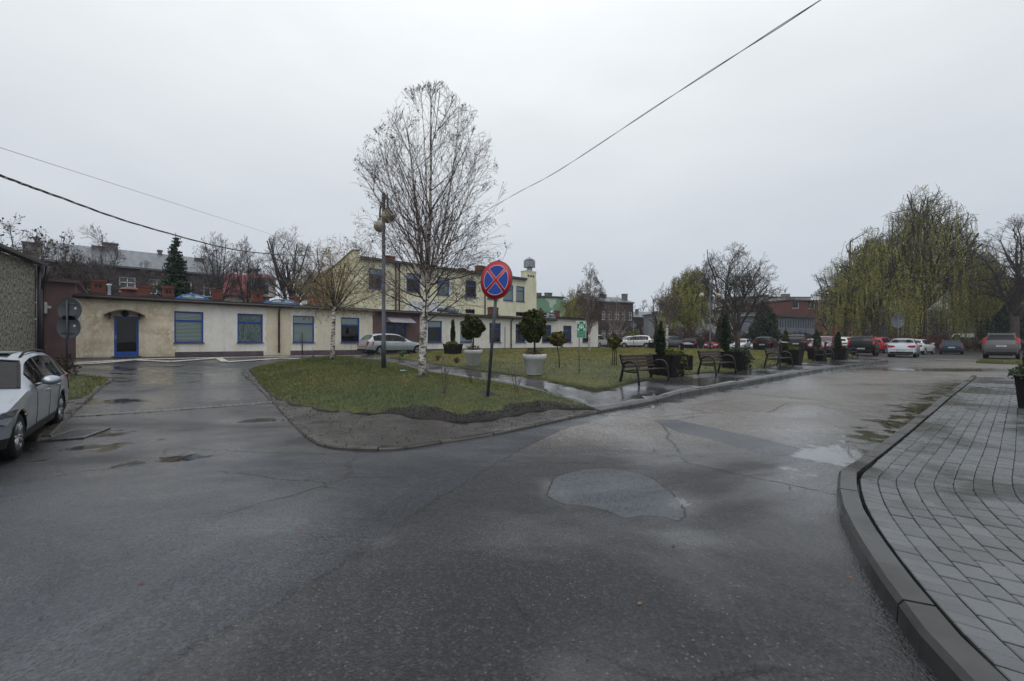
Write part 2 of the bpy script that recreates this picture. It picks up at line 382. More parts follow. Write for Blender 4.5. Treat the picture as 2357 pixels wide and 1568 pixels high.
def slab_mat(name, ca, cb, bw, bh, rot, off=.5, mortar=.008, wetsc=.5):
    m, nt, p = mk(name); v = coords(nt, 'Object', rot=(0, 0, rot))
    wv = N(nt, 'ShaderNodeTexWave'); wv.wave_type = 'BANDS'; wv.bands_direction = 'X'; wv.wave_profile = 'TRI'
    wv.inputs['Scale'].default_value = .5/(bw)*.62; nt.links.new(v, wv.inputs[0])
    sx = N(nt, 'ShaderNodeSeparateXYZ'); nt.links.new(v, sx.inputs[0])
    cx = N(nt, 'ShaderNodeCombineXYZ'); nt.links.new(sx.outputs[0], cx.inputs[0])
    nt.links.new(math_(nt, 'ADD', sx.outputs[1], math_(nt, 'MULTIPLY', wv.outputs['Fac'], bh*.22)), cx.inputs[1])
    br = N(nt, 'ShaderNodeTexBrick'); nt.links.new(cx.outputs[0], br.inputs[0])
    br.inputs['Scale'].default_value = 1; br.inputs['Brick Width'].default_value = bw; br.inputs['Row Height'].default_value = bh
    br.inputs['Mortar Size'].default_value = mortar; br.inputs['Color1'].default_value = lin(ca); br.inputs['Color2'].default_value = lin(cb)
    br.inputs['Mortar'].default_value = lin((28, 27, 25)); br.offset = off
    n1 = noise(nt, v, wetsc, 5, .6)
    c = mix(nt, ramp(nt, n1, [(.40, 0.0), (.60, .55)]), br.outputs[0], lin((40, 39, 38)))
    nt.links.new(c, p.inputs['Base Color'])
    nt.links.new(ramp(nt, n1, [(.38, .36), (.56, .07)]), p.inputs['Roughness'])
    bump(nt, p, math_(nt, 'ADD', math_(nt, 'SUBTRACT', 1.0, br.outputs['Fac']), math_(nt, 'MULTIPLY', noise(nt, v, 80, 2), .15)), .45, .006); return m
m_walk = slab_mat('wet interlocking pavers', (78, 78, 82), (64, 64, 68), .20, .165, -AZ)
def concrete(name, ca, cb, rough=.5):
    m, nt, p = mk(name); v = coords(nt, 'Object')
    c = mix(nt, ramp(nt, noise(nt, v, 2.5, 6, .7), [(.35, 0.0), (.65, 1.0)]), lin(ca), lin(cb))
    c = mix(nt, ramp(nt, noise(nt, v, 90, 2), [(.55, 0.0), (.75, .35)]), c, lin((40, 40, 40)))
    nt.links.new(c, p.inputs['Base Color'])
    nt.links.new(ramp(nt, noise(nt, v, 1.4, 4), [(.4, rough+.1), (.6, rough-.22)]), p.inputs['Roughness'])
    bump(nt, p, noise(nt, v, 160, 3), .35, .003); return m
m_kerb = concrete('wet kerb concrete', (58, 58, 58), (42, 42, 42), .42)
m_kerb_old = concrete('old kerb concrete', (70, 66, 61), (46, 43, 39), .42)
def brick_face(name, c1, c2, mor, bw=.25, bh=.077, ms=.012, dirt=.4, rough=.8):
    m, nt, p = mk(name); v = coords(nt, 'Object'); sx = N(nt, 'ShaderNodeSeparateXYZ'); nt.links.new(v, sx.inputs[0])
    cx = N(nt, 'ShaderNodeCombineXYZ'); nt.links.new(math_(nt, 'ADD', sx.outputs[0], sx.outputs[1]), cx.inputs[0]); nt.links.new(sx.outputs[2], cx.inputs[1])
    br = N(nt, 'ShaderNodeTexBrick'); nt.links.new(cx.outputs[0], br.inputs[0]); br.inputs['Scale'].default_value = 1
    br.inputs['Brick Width'].default_value = bw; br.inputs['Row Height'].default_value = bh; br.inputs['Mortar Size'].default_value = ms
    br.inputs['Color1'].default_value = lin(c1); br.inputs['Color2'].default_value = lin(c2); br.inputs['Mortar'].default_value = lin(mor)
    c = mix(nt, ramp(nt, noise(nt, v, .8, 5, .65), [(.4, 0.0), (.7, dirt)]), br.outputs[0], lin((34, 28, 28)))
    nt.links.new(c, p.inputs['Base Color']); p.inputs['Roughness'].default_value = rough
    bump(nt, p, math_(nt, 'SUBTRACT', 1.0, br.outputs['Fac']), .5, .01); return m
# paver bricks: each one its own island, so each gets its own tone
def paver_mat():
    m, nt, p = mk('grey paving bricks'); v = coords(nt, 'Object')
    g = N(nt, 'ShaderNodeNewGeometry'); r_ = g.outputs['Random Per Island']
    c = mix(nt, r_, lin((76, 79, 82)), lin((92, 95, 97)))
    n1 = noise(nt, v, .55, 4, .55, .6); wet = ramp(nt, n1, [(.47, 0.0), (.58, 1.0)])
    c = mix(nt, ramp(nt, noise(nt, v, 70, 2), [(.55, 0.0), (.75, .5)]), c, lin((62, 62, 62)))
    c = mix(nt, math_(nt, 'MULTIPLY', wet, .55), c, lin((52, 50, 44)))
    nt.links.new(c, p.inputs['Base Color'])
    rr = math_(nt, 'SUBTRACT', ramp(nt, noise(nt, v, 6, 3), [(.3, .20), (.7, .38)]), math_(nt, 'MULTIPLY', wet, .20))
    nt.links.new(rr, p.inputs['Roughness'])
    bump(nt, p, noise(nt, v, 140, 3), .4, .003); return m
m_paver = paver_mat()
m_joint = M('joint sand', (22, 21, 19), (12, 12, 11), spec=.1, rough=.9, scale=20)
m_far = M('rough ground', (62, 58, 36), (44, 42, 30), rough=.9, scale=.4, bmp=.6, bscale=4, bdist=.1)
m_paint = M('worn road paint', (196, 196, 192), (140, 140, 136), rough=.45, scale=6, detail=6, lo=.4, hi=.6)
m_gutter = M('setts', (104, 102, 98), (74, 72, 68), rough=.3, scale=5, bmp=.4, bscale=60)
m_grate = M('cast iron grate', (120, 122, 124), (84, 84, 84), rough=.3, metal=.4, scale=20)
m_black = M('drain dark', (8, 8, 9), rough=.8)
# ---------------------------------------------------------------- region sheets
def pip(P, poly):
    x, y = P[:, 0], P[:, 1]; ins = np.zeros(len(P), bool); n = len(poly)
    for i in range(n):
        x1, y1 = poly[i]; x2, y2 = poly[(i+1) % n]
        c = ((y1 > y) != (y2 > y)) & (x < (x2-x1)*(y-y1)/((y2-y1) if y2 != y1 else 1e-9)+x1)
        ins ^= c
    return ins
def dist_poly(P, poly, closed=True):
    d = np.full(len(P), 1e9); n = len(poly)
    for i in range(n if closed else n-1):
        a = np.array(poly[i], float); b = np.array(poly[(i+1) % n], float); ab = b-a
        t = np.clip(((P-a)@ab)/(ab@ab+1e-12), 0, 1); q = a+t[:, None]*ab
        d = np.minimum(d, np.linalg.norm(P-q, axis=1))
    return d
def resample(poly, step, closed=True, jit=0.0):
    out = []; n = len(poly)
    for i in range(n if closed else n-1):
        a = Vector(poly[i][:2]); b = Vector(poly[(i+1) % n][:2]); k = max(1, int((b-a).length/step))
        for j in range(k):
            p = a.lerp(b, j/k)
            if jit and 0 < j: p = p+Vector((random.uniform(-jit, jit), random.uniform(-jit, jit)))
            out.append((p.x, p.y))
    if not closed: out.append(tuple(poly[-1][:2]))
    return out
def smooth_poly(poly, it=2):
    for _ in range(it):
        o = []; n = len(poly)
        for i in range(n):
            a, b = poly[i], poly[(i+1) % n]
            o += [(a[0]*.75+b[0]*.25, a[1]*.75+b[1]*.25), (a[0]*.25+b[0]*.75, a[1]*.25+b[1]*.75)]
        poly = o
    return poly
def region(name, poly, off, step, mat, zf=None, skirt=0.0, near=None, attrs=None, bstep=None):
    """one sheet over the terrain; zf(P)->extra height; skirt: turned down edge"""
    P0 = resample(poly, bstep or step); nb = len(P0)
    xs = [p[0] for p in P0]; ys = [p[1] for p in P0]
    gx, gy = np.meshgrid(np.arange(min(xs), max(xs), step), np.arange(min(ys), max(ys), step))
    Q = np.stack([gx.ravel(), gy.ravel()], -1)
    if near:
        st, y1 = near
        Q = Q[Q[:, 1] > y1]
        gx, gy = np.meshgrid(np.arange(max(min(xs), -16), min(max(xs), 22), st), np.arange(max(min(ys), .4), min(max(ys), y1), st))
        Q = np.concatenate([Q, np.stack([gx.ravel(), gy.ravel()], -1)])
    Q = Q + rng.uniform(-.01, .01, Q.shape)
    Q = Q[pip(Q, P0)]
    if len(Q): Q = Q[dist_poly(Q, P0) > (near[0] if near else step)*.3]
    allp = [Vector(p) for p in P0]+[Vector((float(a), float(b))) for a, b in Q]
    r_ = geometry.delaunay_2d_cdt(allp, [(i, (i+1) % nb) for i in range(nb)], [], 1, 1e-5)
    V = np.array([(v.x, v.y) for v in r_[0]])
    z = TZ(V[:, 0], V[:, 1])+off
    if zf is not None: z = z+zf(V)
    V3 = np.column_stack([V, z]); F = np.array([f[:] for f in r_[2] if len(f) == 3])
    a, b, c = V3[F[:, 0]], V3[F[:, 1]], V3[F[:, 2]]
    flip = np.cross(b-a, c-a)[:, 2] < 0; F[flip] = F[flip][:, ::-1]
    if skirt:
        e = r_[1]
        cnt = {}
        for f in F:
            for i in range(3):
                k = (f[i], f[(i+1) % 3]); cnt[k] = 1
        bd = [(i, j) for (i, j) in cnt if (j, i) not in cnt]
        n0 = len(V3); idx = {}; extra = []
        for i, j in bd:
            for k in (i, j):
                if k not in idx: idx[k] = n0+len(extra); extra.append((V3[k][0], V3[k][1], V3[k][2]-skirt))
        V3 = np.vstack([V3, np.array(extra)])
        F = np.vstack([F, np.array([t for i, j in bd for t in ((j, i, idx[i]), (j, idx[i], idx[j]))])])
    o = np_mesh(name, V3, F, mat, smooth=True)
    for an, fn in (attrs or {}).items():
        at = o.data.attributes.new(an, 'FLOAT', 'POINT'); at.data.foreach_set('value', np.asarray(fn(V3[:, :2]), dtype=np.float32))
    return tag(o, kind='structure')
def GP(pts, off=0.0): return [tuple(G(x, y, off)[:2]) for x, y in pts]
# base ground
gs = 6.0
xs = np.arange(-400, 401, 8.0)
gx, gy = np.meshgrid(xs, xs); V = np.column_stack([gx.ravel(), gy.ravel(), TZ(gx.ravel(), gy.ravel())-.12-.5*pip(np.column_stack([gx.ravel(), gy.ravel()]), [(-52, -2), (52, -2), (66, 22), (66, 58), (32, 62), (8, 58), (-24, 32), (-30, 22), (-34, 12)])])
n = len(xs); ii = np.arange((n-1)*(n-1)); i0 = (ii//(n-1))*n + ii % (n-1)
tag(np_mesh('ground', V, np.stack([i0, i0+1, i0+n+1, i0+n], -1), m_far, smooth=True), kind='structure')
# ---- kerb lines (picture positions of features -> ground)
isl_kerb = GP([(555, 857), (588, 885), (635, 931), (670, 970), (705, 1002), (732, 1019), (768, 1026), (850, 1031), (928, 1027), (986, 1018), (1064, 1006), (1158, 991), (1221, 978), (1300, 961), (1381, 944.5)], .05)
walk_kerb = GP([(1381, 944.5), (1505, 921.7)], .06)+GP([(1563, 905), (1712, 880), (1878, 851), (2045, 828.6)], .12)
rk = [(2233, 1568), (2121, 1450), (2021, 1314), (1965, 1224), (1935, 1162), (1926, 1116), (1930, 1080)]
right_kerb = GP(rk, .13)+GP([(1969, 1059), (2041, 1008), (2101, 963), (2167, 913), (2234, 866)], .04)
def heights_on(poly, hs): return hs
def pd_wet(P):
    w = np.zeros(len(P))
    def blob(cx, cy, rx, ry, ang, a):
        ca, sa = math.cos(ang), math.sin(ang); dx, dy = P[:, 0]-cx, P[:, 1]-cy
        u = (dx*ca+dy*sa)/rx; v = (-dx*sa+dy*ca)/ry
        return a*np.exp(-(u*u+v*v))
    d = dist_poly(P, right_kerb, False)
    along = np.clip((P[:, 1]-4.2)/1.2, 0, 1)*np.clip((17-P[:, 1])/3, 0, 1)
    w = np.maximum(w, .74*np.exp(-(d/.9)**2)*along)
    w = np.maximum(w, .5*np.exp(-(d/1.6)**2)*along)
    d2 = dist_poly(P, walk_kerb, False); w = np.maximum(w, .72*np.exp(-(d2/.55)**2))
    for px, py, rx, ry, ang, a in [(1880, 1040, 1.1, .4, .9, .82), (1840, 1090, .8, .35, 1.2, .72), (1540, 925, 1.2, .4, .7, .85), (2180, 852, 6, 1.0, .1, .95), (2050, 848, 3, .9, .5, .8),
                                   (290, 850, 5, 1.6, .0, .72), (350, 880, 5, 2.0, .1, .62), (290, 870, 2.5, 3.5, .1, .66), (450, 930, 3, 2, .2, .5), (230, 925, 1.6, 1.0, .2, .82), (420, 860, 4, 1, .2, .6), (230, 1000, 1.1, .5, .2, .85), (380, 1060, 1.4, .5, .3, .72), (600, 968, .9, .35, 0, .9), (300, 1020, 1.5, .5, .4, .7), (620, 852, 3, .8, .3, .62),
                                   (1600, 1240, .3, .15, -.3, .7), (1280, 1130, .1, .35, .2, .8), (1560, 1160, .22, .35, -.6, .75), (880, 1250, .1, .05, .3, .75), (1140, 1255, .15, .06, .0, .8), (1300, 1560, .18, .10, 0, .8), (640, 1210, .15, .12, .5, .62), (170, 1045, 1.1, .4, .5, .6)]:
        g = G(px, py); w = np.maximum(w, blob(g.x, g.y, rx, ry, ang, a))
    return w
def pd_worn(P):
    # bleached strip of the old carriageway going away to the car park
    a = np.array(GP([(1500, 1000), (2250, 850)])); d = dist_poly(P, [tuple(a[0]), tuple(a[1]), (60, 52)], False)
    lim = np.clip((P[:, 1]-5.6)/1.5, 0, 1)
    return np.exp(-(d/2.9)**4)*lim
road_poly = [(-60, -6), (60, -6), (75, 20), (75, 66), (30, 70), (6, 66), (-30, 36), (-34, 22), (-40, 10)]
# newer asphalt of the left junction: its seam runs from the path corner to the bottom of the picture
seam = GP([(1400, 958), (1290, 990), (1190, 1040), (1110, 1085), (1040, 1130), (960, 1180), (880, 1235), (800, 1290), (700, 1350), (600, 1410), (480, 1470), (340, 1540)])
newp = seam+[(-1.5, .9), (-6, 1.0), (-14, 3.2)]+GP([(0, 1120), (160, 1090), (380, 1062), (382, 1030), (560, 1040), (760, 1046), (850, 1038), (930, 1034), (990, 1024), (1066, 1012), (1160, 998), (1222, 984), (1300, 968), (1380, 951)])
def pd_new(P):
    d = dist_poly(P, newp); return np.clip(.5+np.where(pip(P, newp), d, -d)*2.2, 0, 1)
PATCHES = [GP([(1258, 1140), (1275, 1098), (1340, 1080), (1410, 1078), (1470, 1088), (1512, 1108), (1552, 1140), (1580, 1180), (1572, 1204), (1530, 1190), (1480, 1186), (1440, 1194), (1385, 1172), (1330, 1162), (1290, 1162)]),
    GP([(1500, 966), (1560, 967), (1640, 985), (1720, 1003), (1850, 1035), (1800, 1050), (1760, 1046), (1640, 1012), (1560, 994)])]
def pd_patch(P):
    out = np.zeros(len(P))
    for q in PATCHES: d = dist_poly(P, q); out = np.maximum(out, np.clip(.5+np.where(pip(P, q), d, -d)*3.2, 0, 1))
    return out
region('road', road_poly, 0.0, .6, m_road, near=(.125, 13), attrs={'wet': pd_wet, 'worn': pd_worn, 'newer': pd_new, 'patched': pd_patch})
def wob(pts, j, step=.05):
    P = resample(smooth_poly(GP(pts), 1), step); ph = random.uniform(0, 9); c = np.mean(np.array(P), 0); out = []
    for i, (x, y) in enumerate(P):
        s = i*step; k = j*(1.6*math.sin(s*3.1+ph)+1.3*math.sin(s*8.3+ph*2)+.9*math.sin(s*19+ph)+.7*math.sin(s*37))+random.uniform(-j, j)*.6; d = Vector((x-c[0], y-c[1])); d.normalize(); out.append((x+d.x*k, y+d.y*k))
    return out
region('car_park', GP([(1948, 812), (2060, 822), (2350, 832), (2700, 840)])+[(70, 40), (74, 64), (30, 68), (8, 62)]+GP([(1380, 801), (1640, 806), (1880, 811)]), .012, 1.2, M('gravelly asphalt', (52, 50, 50), (34, 33, 34), rough=.4, scale=1.4, detail=8, bmp=.7, bscale=30, bdist=.02))
# ---------------------------------------------------------------- kerbs
def kerb(name, path, hs, width, mat, side=1, stone=1.0, gap=.016, bev=.02, deep=.12, jit=.004):
    P = [Vector((p[0], p[1])) for p in path]
    S = [0.0]
    for a, b in zip(P, P[1:]): S.append(S[-1]+(b-a).length)
    def at(s):
        s = min(max(s, 0), S[-1])
        for i in range(len(P)-1):
            if s <= S[i+1] or i == len(P)-2:
                t = (s-S[i])/max(1e-6, S[i+1]-S[i]); return P[i].lerp(P[i+1], t), hs[i]+(hs[i+1]-hs[i])*t
    def frame(s):
        a, _ = at(s-.12); b, _ = at(s+.12); d = (b-a).normalized(); return Vector((-d.y, d.x))*side
    mb = MB(); k = max(1, round(S[-1]/stone)); L = S[-1]/k
    for i in range(k):
        s0, s1 = i*L+gap/2, (i+1)*L-gap/2; m = max(2, int((s1-s0)/.22)+1); rings = []; dz = random.uniform(-jit, jit); dn = random.uniform(-jit, jit)
        for j in range(m):
            s = s0+(s1-s0)*j/(m-1); p, h = at(s); n = frame(s); z = T(p.x, p.y)
            q = []
            for o, zz in ((-.012, -deep), (0, h-bev), (bev*.8, h), (width, h), (width, -deep)):
                c = p+n*(o+dn); q.append((c.x, c.y, z+zz+(dz if zz > -deep else 0)))
            rings.append(q)
        b = len(mb.v)
        for q in rings: mb.v += q
        for j in range(m-1):
            for c in range(4):
                mb.f.append((b+j*5+c, b+j*5+c+1, b+j*5+5+c+1, b+j*5+5+c)); mb.m.append(0); mb.sm.append(False)
        mb.f.append(tuple(b+c for c in range(5))); mb.f.append(tuple(b+(m-1)*5+c for c in reversed(range(5)))); mb.m += [0, 0]; mb.sm += [False, False]
    o = mb.build(name, mat); return tag(o, kind='structure')
kerb('kerb', isl_kerb, [.035+.015*random.random() for _ in isl_kerb], .10, m_kerb_old, side=1, stone=.9, gap=.02, bev=.02, jit=.010)
kerb('kerb', walk_kerb, [.06, .065, .13, .13, .13, .13], .15, m_kerb, side=1)
rk_ext = [(1.0, -1.6), (1.38, .3)]+right_kerb+[(right_kerb[-1][0]+.3, right_kerb[-1][1]+.28)]
kerb('kerb', rk_ext, [.13]*(2+7)+[.05]*6+[.04], .15, m_kerb, side=-1, bev=.03)
left_kerb = GP([(262, 871), (240, 886), (200, 919), (175, 941), (148, 970), (118, 1003)], .06)
kerb('kerb', left_kerb, [.07]*6, .12, m_kerb_old, side=-1, stone=.8, gap=.02, jit=.008)
# ---- right pavement: real bricks laid in wavy courses parallel to the kerb
Dv = np.array([.766, -.643])
def rp_h(P):
    s = P[:, 0]*.60+P[:, 1]*.80
    return .125 - .088*np.clip((s-5.5)/1.1, 0, 1)
kp = np.array(smooth_poly(rk_ext, 0)); seg = np.linalg.norm(np.diff(kp, axis=0), axis=1); ks = np.concatenate([[0], np.cumsum(seg)])
def kpt(s): return np.stack([np.interp(s, ks, kp[:, 0]), np.interp(s, ks, kp[:, 1])], -1)
def kpts(s):
    return sum(kpt(s+o) for o in (-.3, -.15, 0, .15, .3))/5
def bricks():
    VV = []; FF = []; off = 0; Ltot = ks[-1]-.35; nrow = 34
    for k in range(nrow):
        o0 = .178+k*.137; o1 = o0+.132
        s0 = np.arange(.3+(k % 2)*.104+.013*math.sin(k*2.1), Ltot, .208); s1 = s0+.191
        if k == 0: s0 = np.arange(.3, Ltot, .103); s1 = s0+.098
        n = len(s0); e = .006
        def ring(a, b, c, d): return np.stack([kpts(a)+Dv*c, kpts(b)+Dv*c, kpts(b)+Dv*d, kpts(a)+Dv*d], 1)
        lo = ring(s0, s1, o0, o1); up = ring(s0+e, s1-e, o0+e, o1-e)
        cz = (TZ(lo[:, :, 0].ravel(), lo[:, :, 1].ravel())+rp_h(lo.reshape(-1, 2))).reshape(n, 4)
        tilt = rng.normal(0, .0012, (n, 4))+rng.normal(0, .0015, (n, 1))
        B0 = np.dstack([lo, (cz-.04)[:, :, None]]); B1 = np.dstack([lo, (cz-.004+tilt)[:, :, None]]); B2 = np.dstack([up, (cz+.001+tilt)[:, :, None]])
        V = np.concatenate([B0, B1, B2], 1); VV.append(V.reshape(-1, 3))
        b = (np.arange(n)*12+off)[:, None]
        fs = [[8, 9, 10, 11]]
        for r_ in (0, 4):
            for j in range(4): q = (j+1) % 4; fs.append([r_+j, r_+q, r_+4+q, r_+4+j])
        for f in fs: FF.append(b+np.array([f]))
        off += n*12
    V = np.concatenate(VV); F = np.concatenate(FF)
    a = V[F[0]]; nrm = np.cross(a[1]-a[0], a[2]-a[1])
    if nrm[2] < 0: F = F[:, ::-1]
    return np_mesh('pavement_bricks', V, F, m_paver)
tag(bricks(), kind='structure')
_in = [tuple(kpt(np.array([s]))[0]+Dv*.16) for s in np.linspace(.3, ks[-1]-.3, 40)]
_out = [(p[0]+Dv[0]*4.6, p[1]+Dv[1]*4.6) for p in reversed(_in)]
region('pavement', _in+_out, -.018, .6, m_joint, zf=rp_h)
# beyond the bricks on the far side: plain gravel and kerb grass
# ---- pavement with the benches and the diagonal path
near_path = [(820, 823), (908, 836), (986, 856), (1060, 868), (1143, 879), (1260, 902), (1318, 920), (1381, 941)]
far_path = [(1369, 895.6), (1300, 882), (1201, 865), (1115, 853.5), (1002, 838), (908, 824.5), (850, 819)]
inner_walk = [(1968, 820.7), (1932, 825.6), (1826, 836), (1727, 848.5), (1568, 864), (1500, 874), (1420, 886)]
J = G(1381, 944)
def walk_z(P): return .045+.065*np.clip((np.hypot(P[:, 0]-J.x, P[:, 1]-J.y)-1.5)/2.5, 0, 1)
wk_out = [(p[0]-.10, p[1]+.11) for p in walk_kerb]
region('pavement', wk_out+GP([(2040, 827)]+inner_walk+far_path, .11)+GP(near_path, .09), 0.0, .35, m_walk, zf=walk_z, skirt=.15)
# ---- lawn
lawn_poly = GP([(850, 818.5), (908, 823.5), (1002, 837.5), (1115, 853), (1201, 864.5), (1300, 881.5), (1369, 895), (1420, 885.5), (1500, 873.5), (1568, 863.5), (1727, 848), (1826, 835.5), (1932, 825.2), (1968, 820.3), (1950, 814), (1880, 810.5), (1760, 808), (1640, 804.5), (1500, 802.5), (1385, 801.5), (1376, 802), (1010, 806.5), (990, 811), (930, 817.3)], .13)
_le = np.array(lawn_poly)
def lawn_z(P):
    n = .035*np.sin(P[:, 0]*1.3+P[:, 1]*.7)*np.sin(P[:, 1]*.9-P[:, 0]*.4)
    d = dist_poly(P, lawn_poly); return (n+.05)*np.clip(d/1.5, 0, 1)
zero = lambda P: np.zeros(len(P))
region('lawn', lawn_poly, .135, .5, m_lawn, zf=lawn_z, skirt=.25, attrs={'bare': zero})
# ---- planted island: mud apron inside the kerb, grass mound with an eroded bank
isl_back = [(1385, 938), (1318, 919), (1260, 901), (1143, 878), (1060, 867), (986, 855), (908, 835), (820, 823), (700, 822), (620, 832), (575, 846)]
region('mud', resample([(p[0]+.02, p[1]+.04) for p in isl_kerb]+GP(isl_back, .07), .3), .035, .2, m_mud,
       zf=lambda P: .02*np.sin(P[:, 0]*3.1)*np.sin(P[:, 1]*4.3)+.012*np.sin(P[:, 0]*9+P[:, 1]*5), skirt=.05)
isl_front = [(573, 851), (611, 899), (635, 919), (674, 931), (752, 947), (850, 953), (908, 951), (947, 959), (1025, 968), (1072, 970), (1162, 960), (1221, 946), (1299, 939), (1362, 941)]
isl_poly = resample(GP(isl_front, .06)+GP([(1378, 938.5), (1318, 920), (1260, 902), (1143, 879), (1060, 868), (986, 856), (908, 836), (822, 824), (791, 824), (713, 826), (635, 836), (596, 844)], .09), .25, jit=.03)
_pe = GP([(1378, 938.5), (1260, 902), (1143, 879), (986, 856), (822, 824)], .09)
_fe = GP(isl_front[6:], .06); _fe2 = GP([(600, 856), (690, 858)], .2)
bumps = [(G(972, 866, .3), .5, .09), (G(1122, 905, .3), .45, .08), (G(764, 832, .3), .5, .08), (G(660, 862, .2), 1.2, .05)]
def isl_z(P):
    d = dist_poly(P, isl_poly); sm = lambda t: np.clip(t, 0, 1)**2*(3-2*np.clip(t, 0, 1))
    jj = .5+.5*np.sin(P[:, 0]*1.9+1)*np.sin(P[:, 0]*5.3)
    h = (.05+.05*jj)*sm(d/(.14+.2*jj))+.19*sm((d-.1)/1.9)
    dp = dist_poly(P, _pe, False); h = np.minimum(h, .03+dp*.16)
    for g, r_, a in bumps: h = h+a*np.exp(-((P[:, 0]-g.x)**2+(P[:, 1]-g.y)**2)/r_**2)*np.clip(d/.3, 0, 1)
    return h+.012*np.sin(P[:, 0]*7)*np.sin(P[:, 1]*6)*np.clip(d/.3, 0, 1)
_bx = G(1100, 962, .1).x
def isl_bare(P):
    d = dist_poly(P, isl_poly); df = dist_poly(P, _fe, False)
    w = np.sin(P[:, 0]*2.3)*.12+np.sin(P[:, 0]*7.1+P[:, 1]*3)*.08
    fx = np.exp(-((P[:, 0]-_bx)/1.5)**2)
    b = (1-np.clip((df-.08-.30*fx-w*1.2)/.35, 0, 1))*(.55+.45*fx)
    b = np.maximum(b, 1-np.clip(d/.10, 0, 1))
    b = np.maximum(b, .9*np.exp(-(dist_poly(P, _fe2, False)/.35)**2))
    for g, r_, a in bumps[:3]: b = np.maximum(b, .75*np.exp(-((P[:, 0]-g.x)**2+(P[:, 1]-g.y)**2)/(r_*.7)**2))
    return b
region('grass_bank', isl_poly, .045, .14, m_lawn, zf=isl_z, skirt=.12, attrs={'bare': isl_bare}, bstep=.12)
ISL = np.array(isl_poly)
def ZI(x, y):
    P = np.array([(x, y)]); return T(x, y)+.045+float(isl_z(P)[0]) if pip(P, isl_poly)[0] else T(x, y)+.05
def GI(px, py, tries=4):
    off = .2
    for _ in range(tries):
        g = G(px, py, off); off = ZI(g.x, g.y)-T(g.x, g.y)
    return Vector((g.x, g.y, ZI(g.x, g.y)))
# ---- left verge beside the parked wagon
lv = left_kerb+GP([(60, 1010), (-200, 985), (-330, 900), (-330, 852), (60, 850), (135, 857), (225, 866)], .06)
region('verge', [(x, y) for x, y in lv], .05, .4, m_mud, skirt=.15)
lvg = resample(GP([(-300, 856), (60, 854), (135, 859), (225, 867.5), (250, 874), (200, 912), (160, 917), (120, 925), (60, 935), (-200, 950)], .08), .3, jit=.04)
region('verge_grass', lvg, .07, .35, m_lawn, zf=lambda P: .06*np.clip(dist_poly(P, lvg)/.6, 0, 1), skirt=.05, attrs={'bare': zero})
# far right grass strip and far kerb
fr = GP([(2246, 832), (2290, 834), (2420, 837), (2600, 839), (2600, 832), (2354, 829.5), (2260, 829.5)], .1)
region('verge_grass', fr, .10, .5, m_lawn, skirt=.15, attrs={'bare': zero})
# grassy strip behind the parking row
region('verge_grass', GP([(2125, 806), (2600, 806)], .1)+[(64, 56), (40, 64)], .05, 1.0, m_lawn, skirt=.1, attrs={'bare': zero})
# narrow weeds along the long low building
# ---- grass blades
def grass_mat(name, cols):
    m, nt, p = mk(name); g = N(nt, 'ShaderNodeNewGeometry'); v = coords(nt, 'Object')
    n1 = noise(nt, v, .5, 4, .6)
    f = math_(nt, 'ADD', math_(nt, 'MULTIPLY', g.outputs['Random Per Island'], .6), math_(nt, 'MULTIPLY', ramp(nt, n1, [(.35, 0.0), (.65, 1.0)]), .4))
    nt.links.new(ramp(nt, f, [(i/(len(cols)-1), lin(c)) for i, c in enumerate(cols)]), p.inputs['Base Color'])
    p.inputs['Roughness'].default_value = .55; return m
m_grass = grass_mat('grass blades', [(42, 62, 20), (60, 80, 27), (80, 92, 34), (108, 102, 48), (130, 116, 66)])
m_grass_dry = grass_mat('lawn blades', [(56, 74, 24), (80, 90, 30), (106, 104, 42), (134, 120, 60), (148, 132, 78)])
def blades(name, poly, n, zfun, h, w, mat, label, keep=None, ymax=None):
    P = np.array(poly); a, b = P.min(0), P.max(0); Q = rng.uniform(a, b, (int(n*2.2), 2))
    if ymax: Q = Q[Q[:, 1] < ymax]
    Q = Q[pip(Q, poly)]
    if keep is not None: Q = Q[keep(Q)]
    Q = Q[:n]; z = zfun(Q); m = len(Q); dist = np.hypot(Q[:, 0], Q[:, 1])/12
    s = np.clip(dist, .75, 2.6)
    ang = rng.uniform(0, 2*PI, m); hh = h*rng.uniform(.45, 1.3, m)*(.6+.4*s); ww = w*rng.uniform(.7, 1.3, m)*s
    lean = rng.normal(0, .55, (m, 2))*hh[:, None]
    c = np.cos(ang)*ww/2; d = np.sin(ang)*ww/2
    A = np.stack([Q[:, 0]-c, Q[:, 1]-d, z-.01], -1); B = np.stack([Q[:, 0]+c, Q[:, 1]+d, z-.01], -1); C = np.stack([Q[:, 0]+lean[:, 0], Q[:, 1]+lean[:, 1], z+hh], -1)
    o = np_mesh(name, np.stack([A, B, C], 1).reshape(-1, 3), np.arange(m*3).reshape(-1, 3), mat)
    return tag(o, label, 'grass', kind='stuff')
isl_keep = lambda Q: rng.uniform(0, 1, len(Q)) > isl_bare(Q)*(1.02+.5*np.sin(Q[:, 0]*9+Q[:, 1]*4)*np.sin(Q[:, 1]*11))
blades('grass', isl_poly, 110000, lambda Q: TZ(Q[:, 0], Q[:, 1])+.045+isl_z(Q), .05, .012, m_grass, 'short green and straw grass on the mound between the two roads', isl_keep)
blades('grass', lawn_poly, 130000, lambda Q: TZ(Q[:, 0], Q[:, 1])+.135+lawn_z(Q), .045, .014, m_grass_dry, 'yellowish lawn grass behind the benches')
blades('grass', lvg, 14000, lambda Q: TZ(Q[:, 0], Q[:, 1])+.07, .08, .013, m_grass, 'grass on the verge behind the silver wagon in the left corner')
blades('grass', fr, 6000, lambda Q: TZ(Q[:, 0], Q[:, 1])+.10, .05, .02, m_grass, 'bright grass strip by the far right kerb')
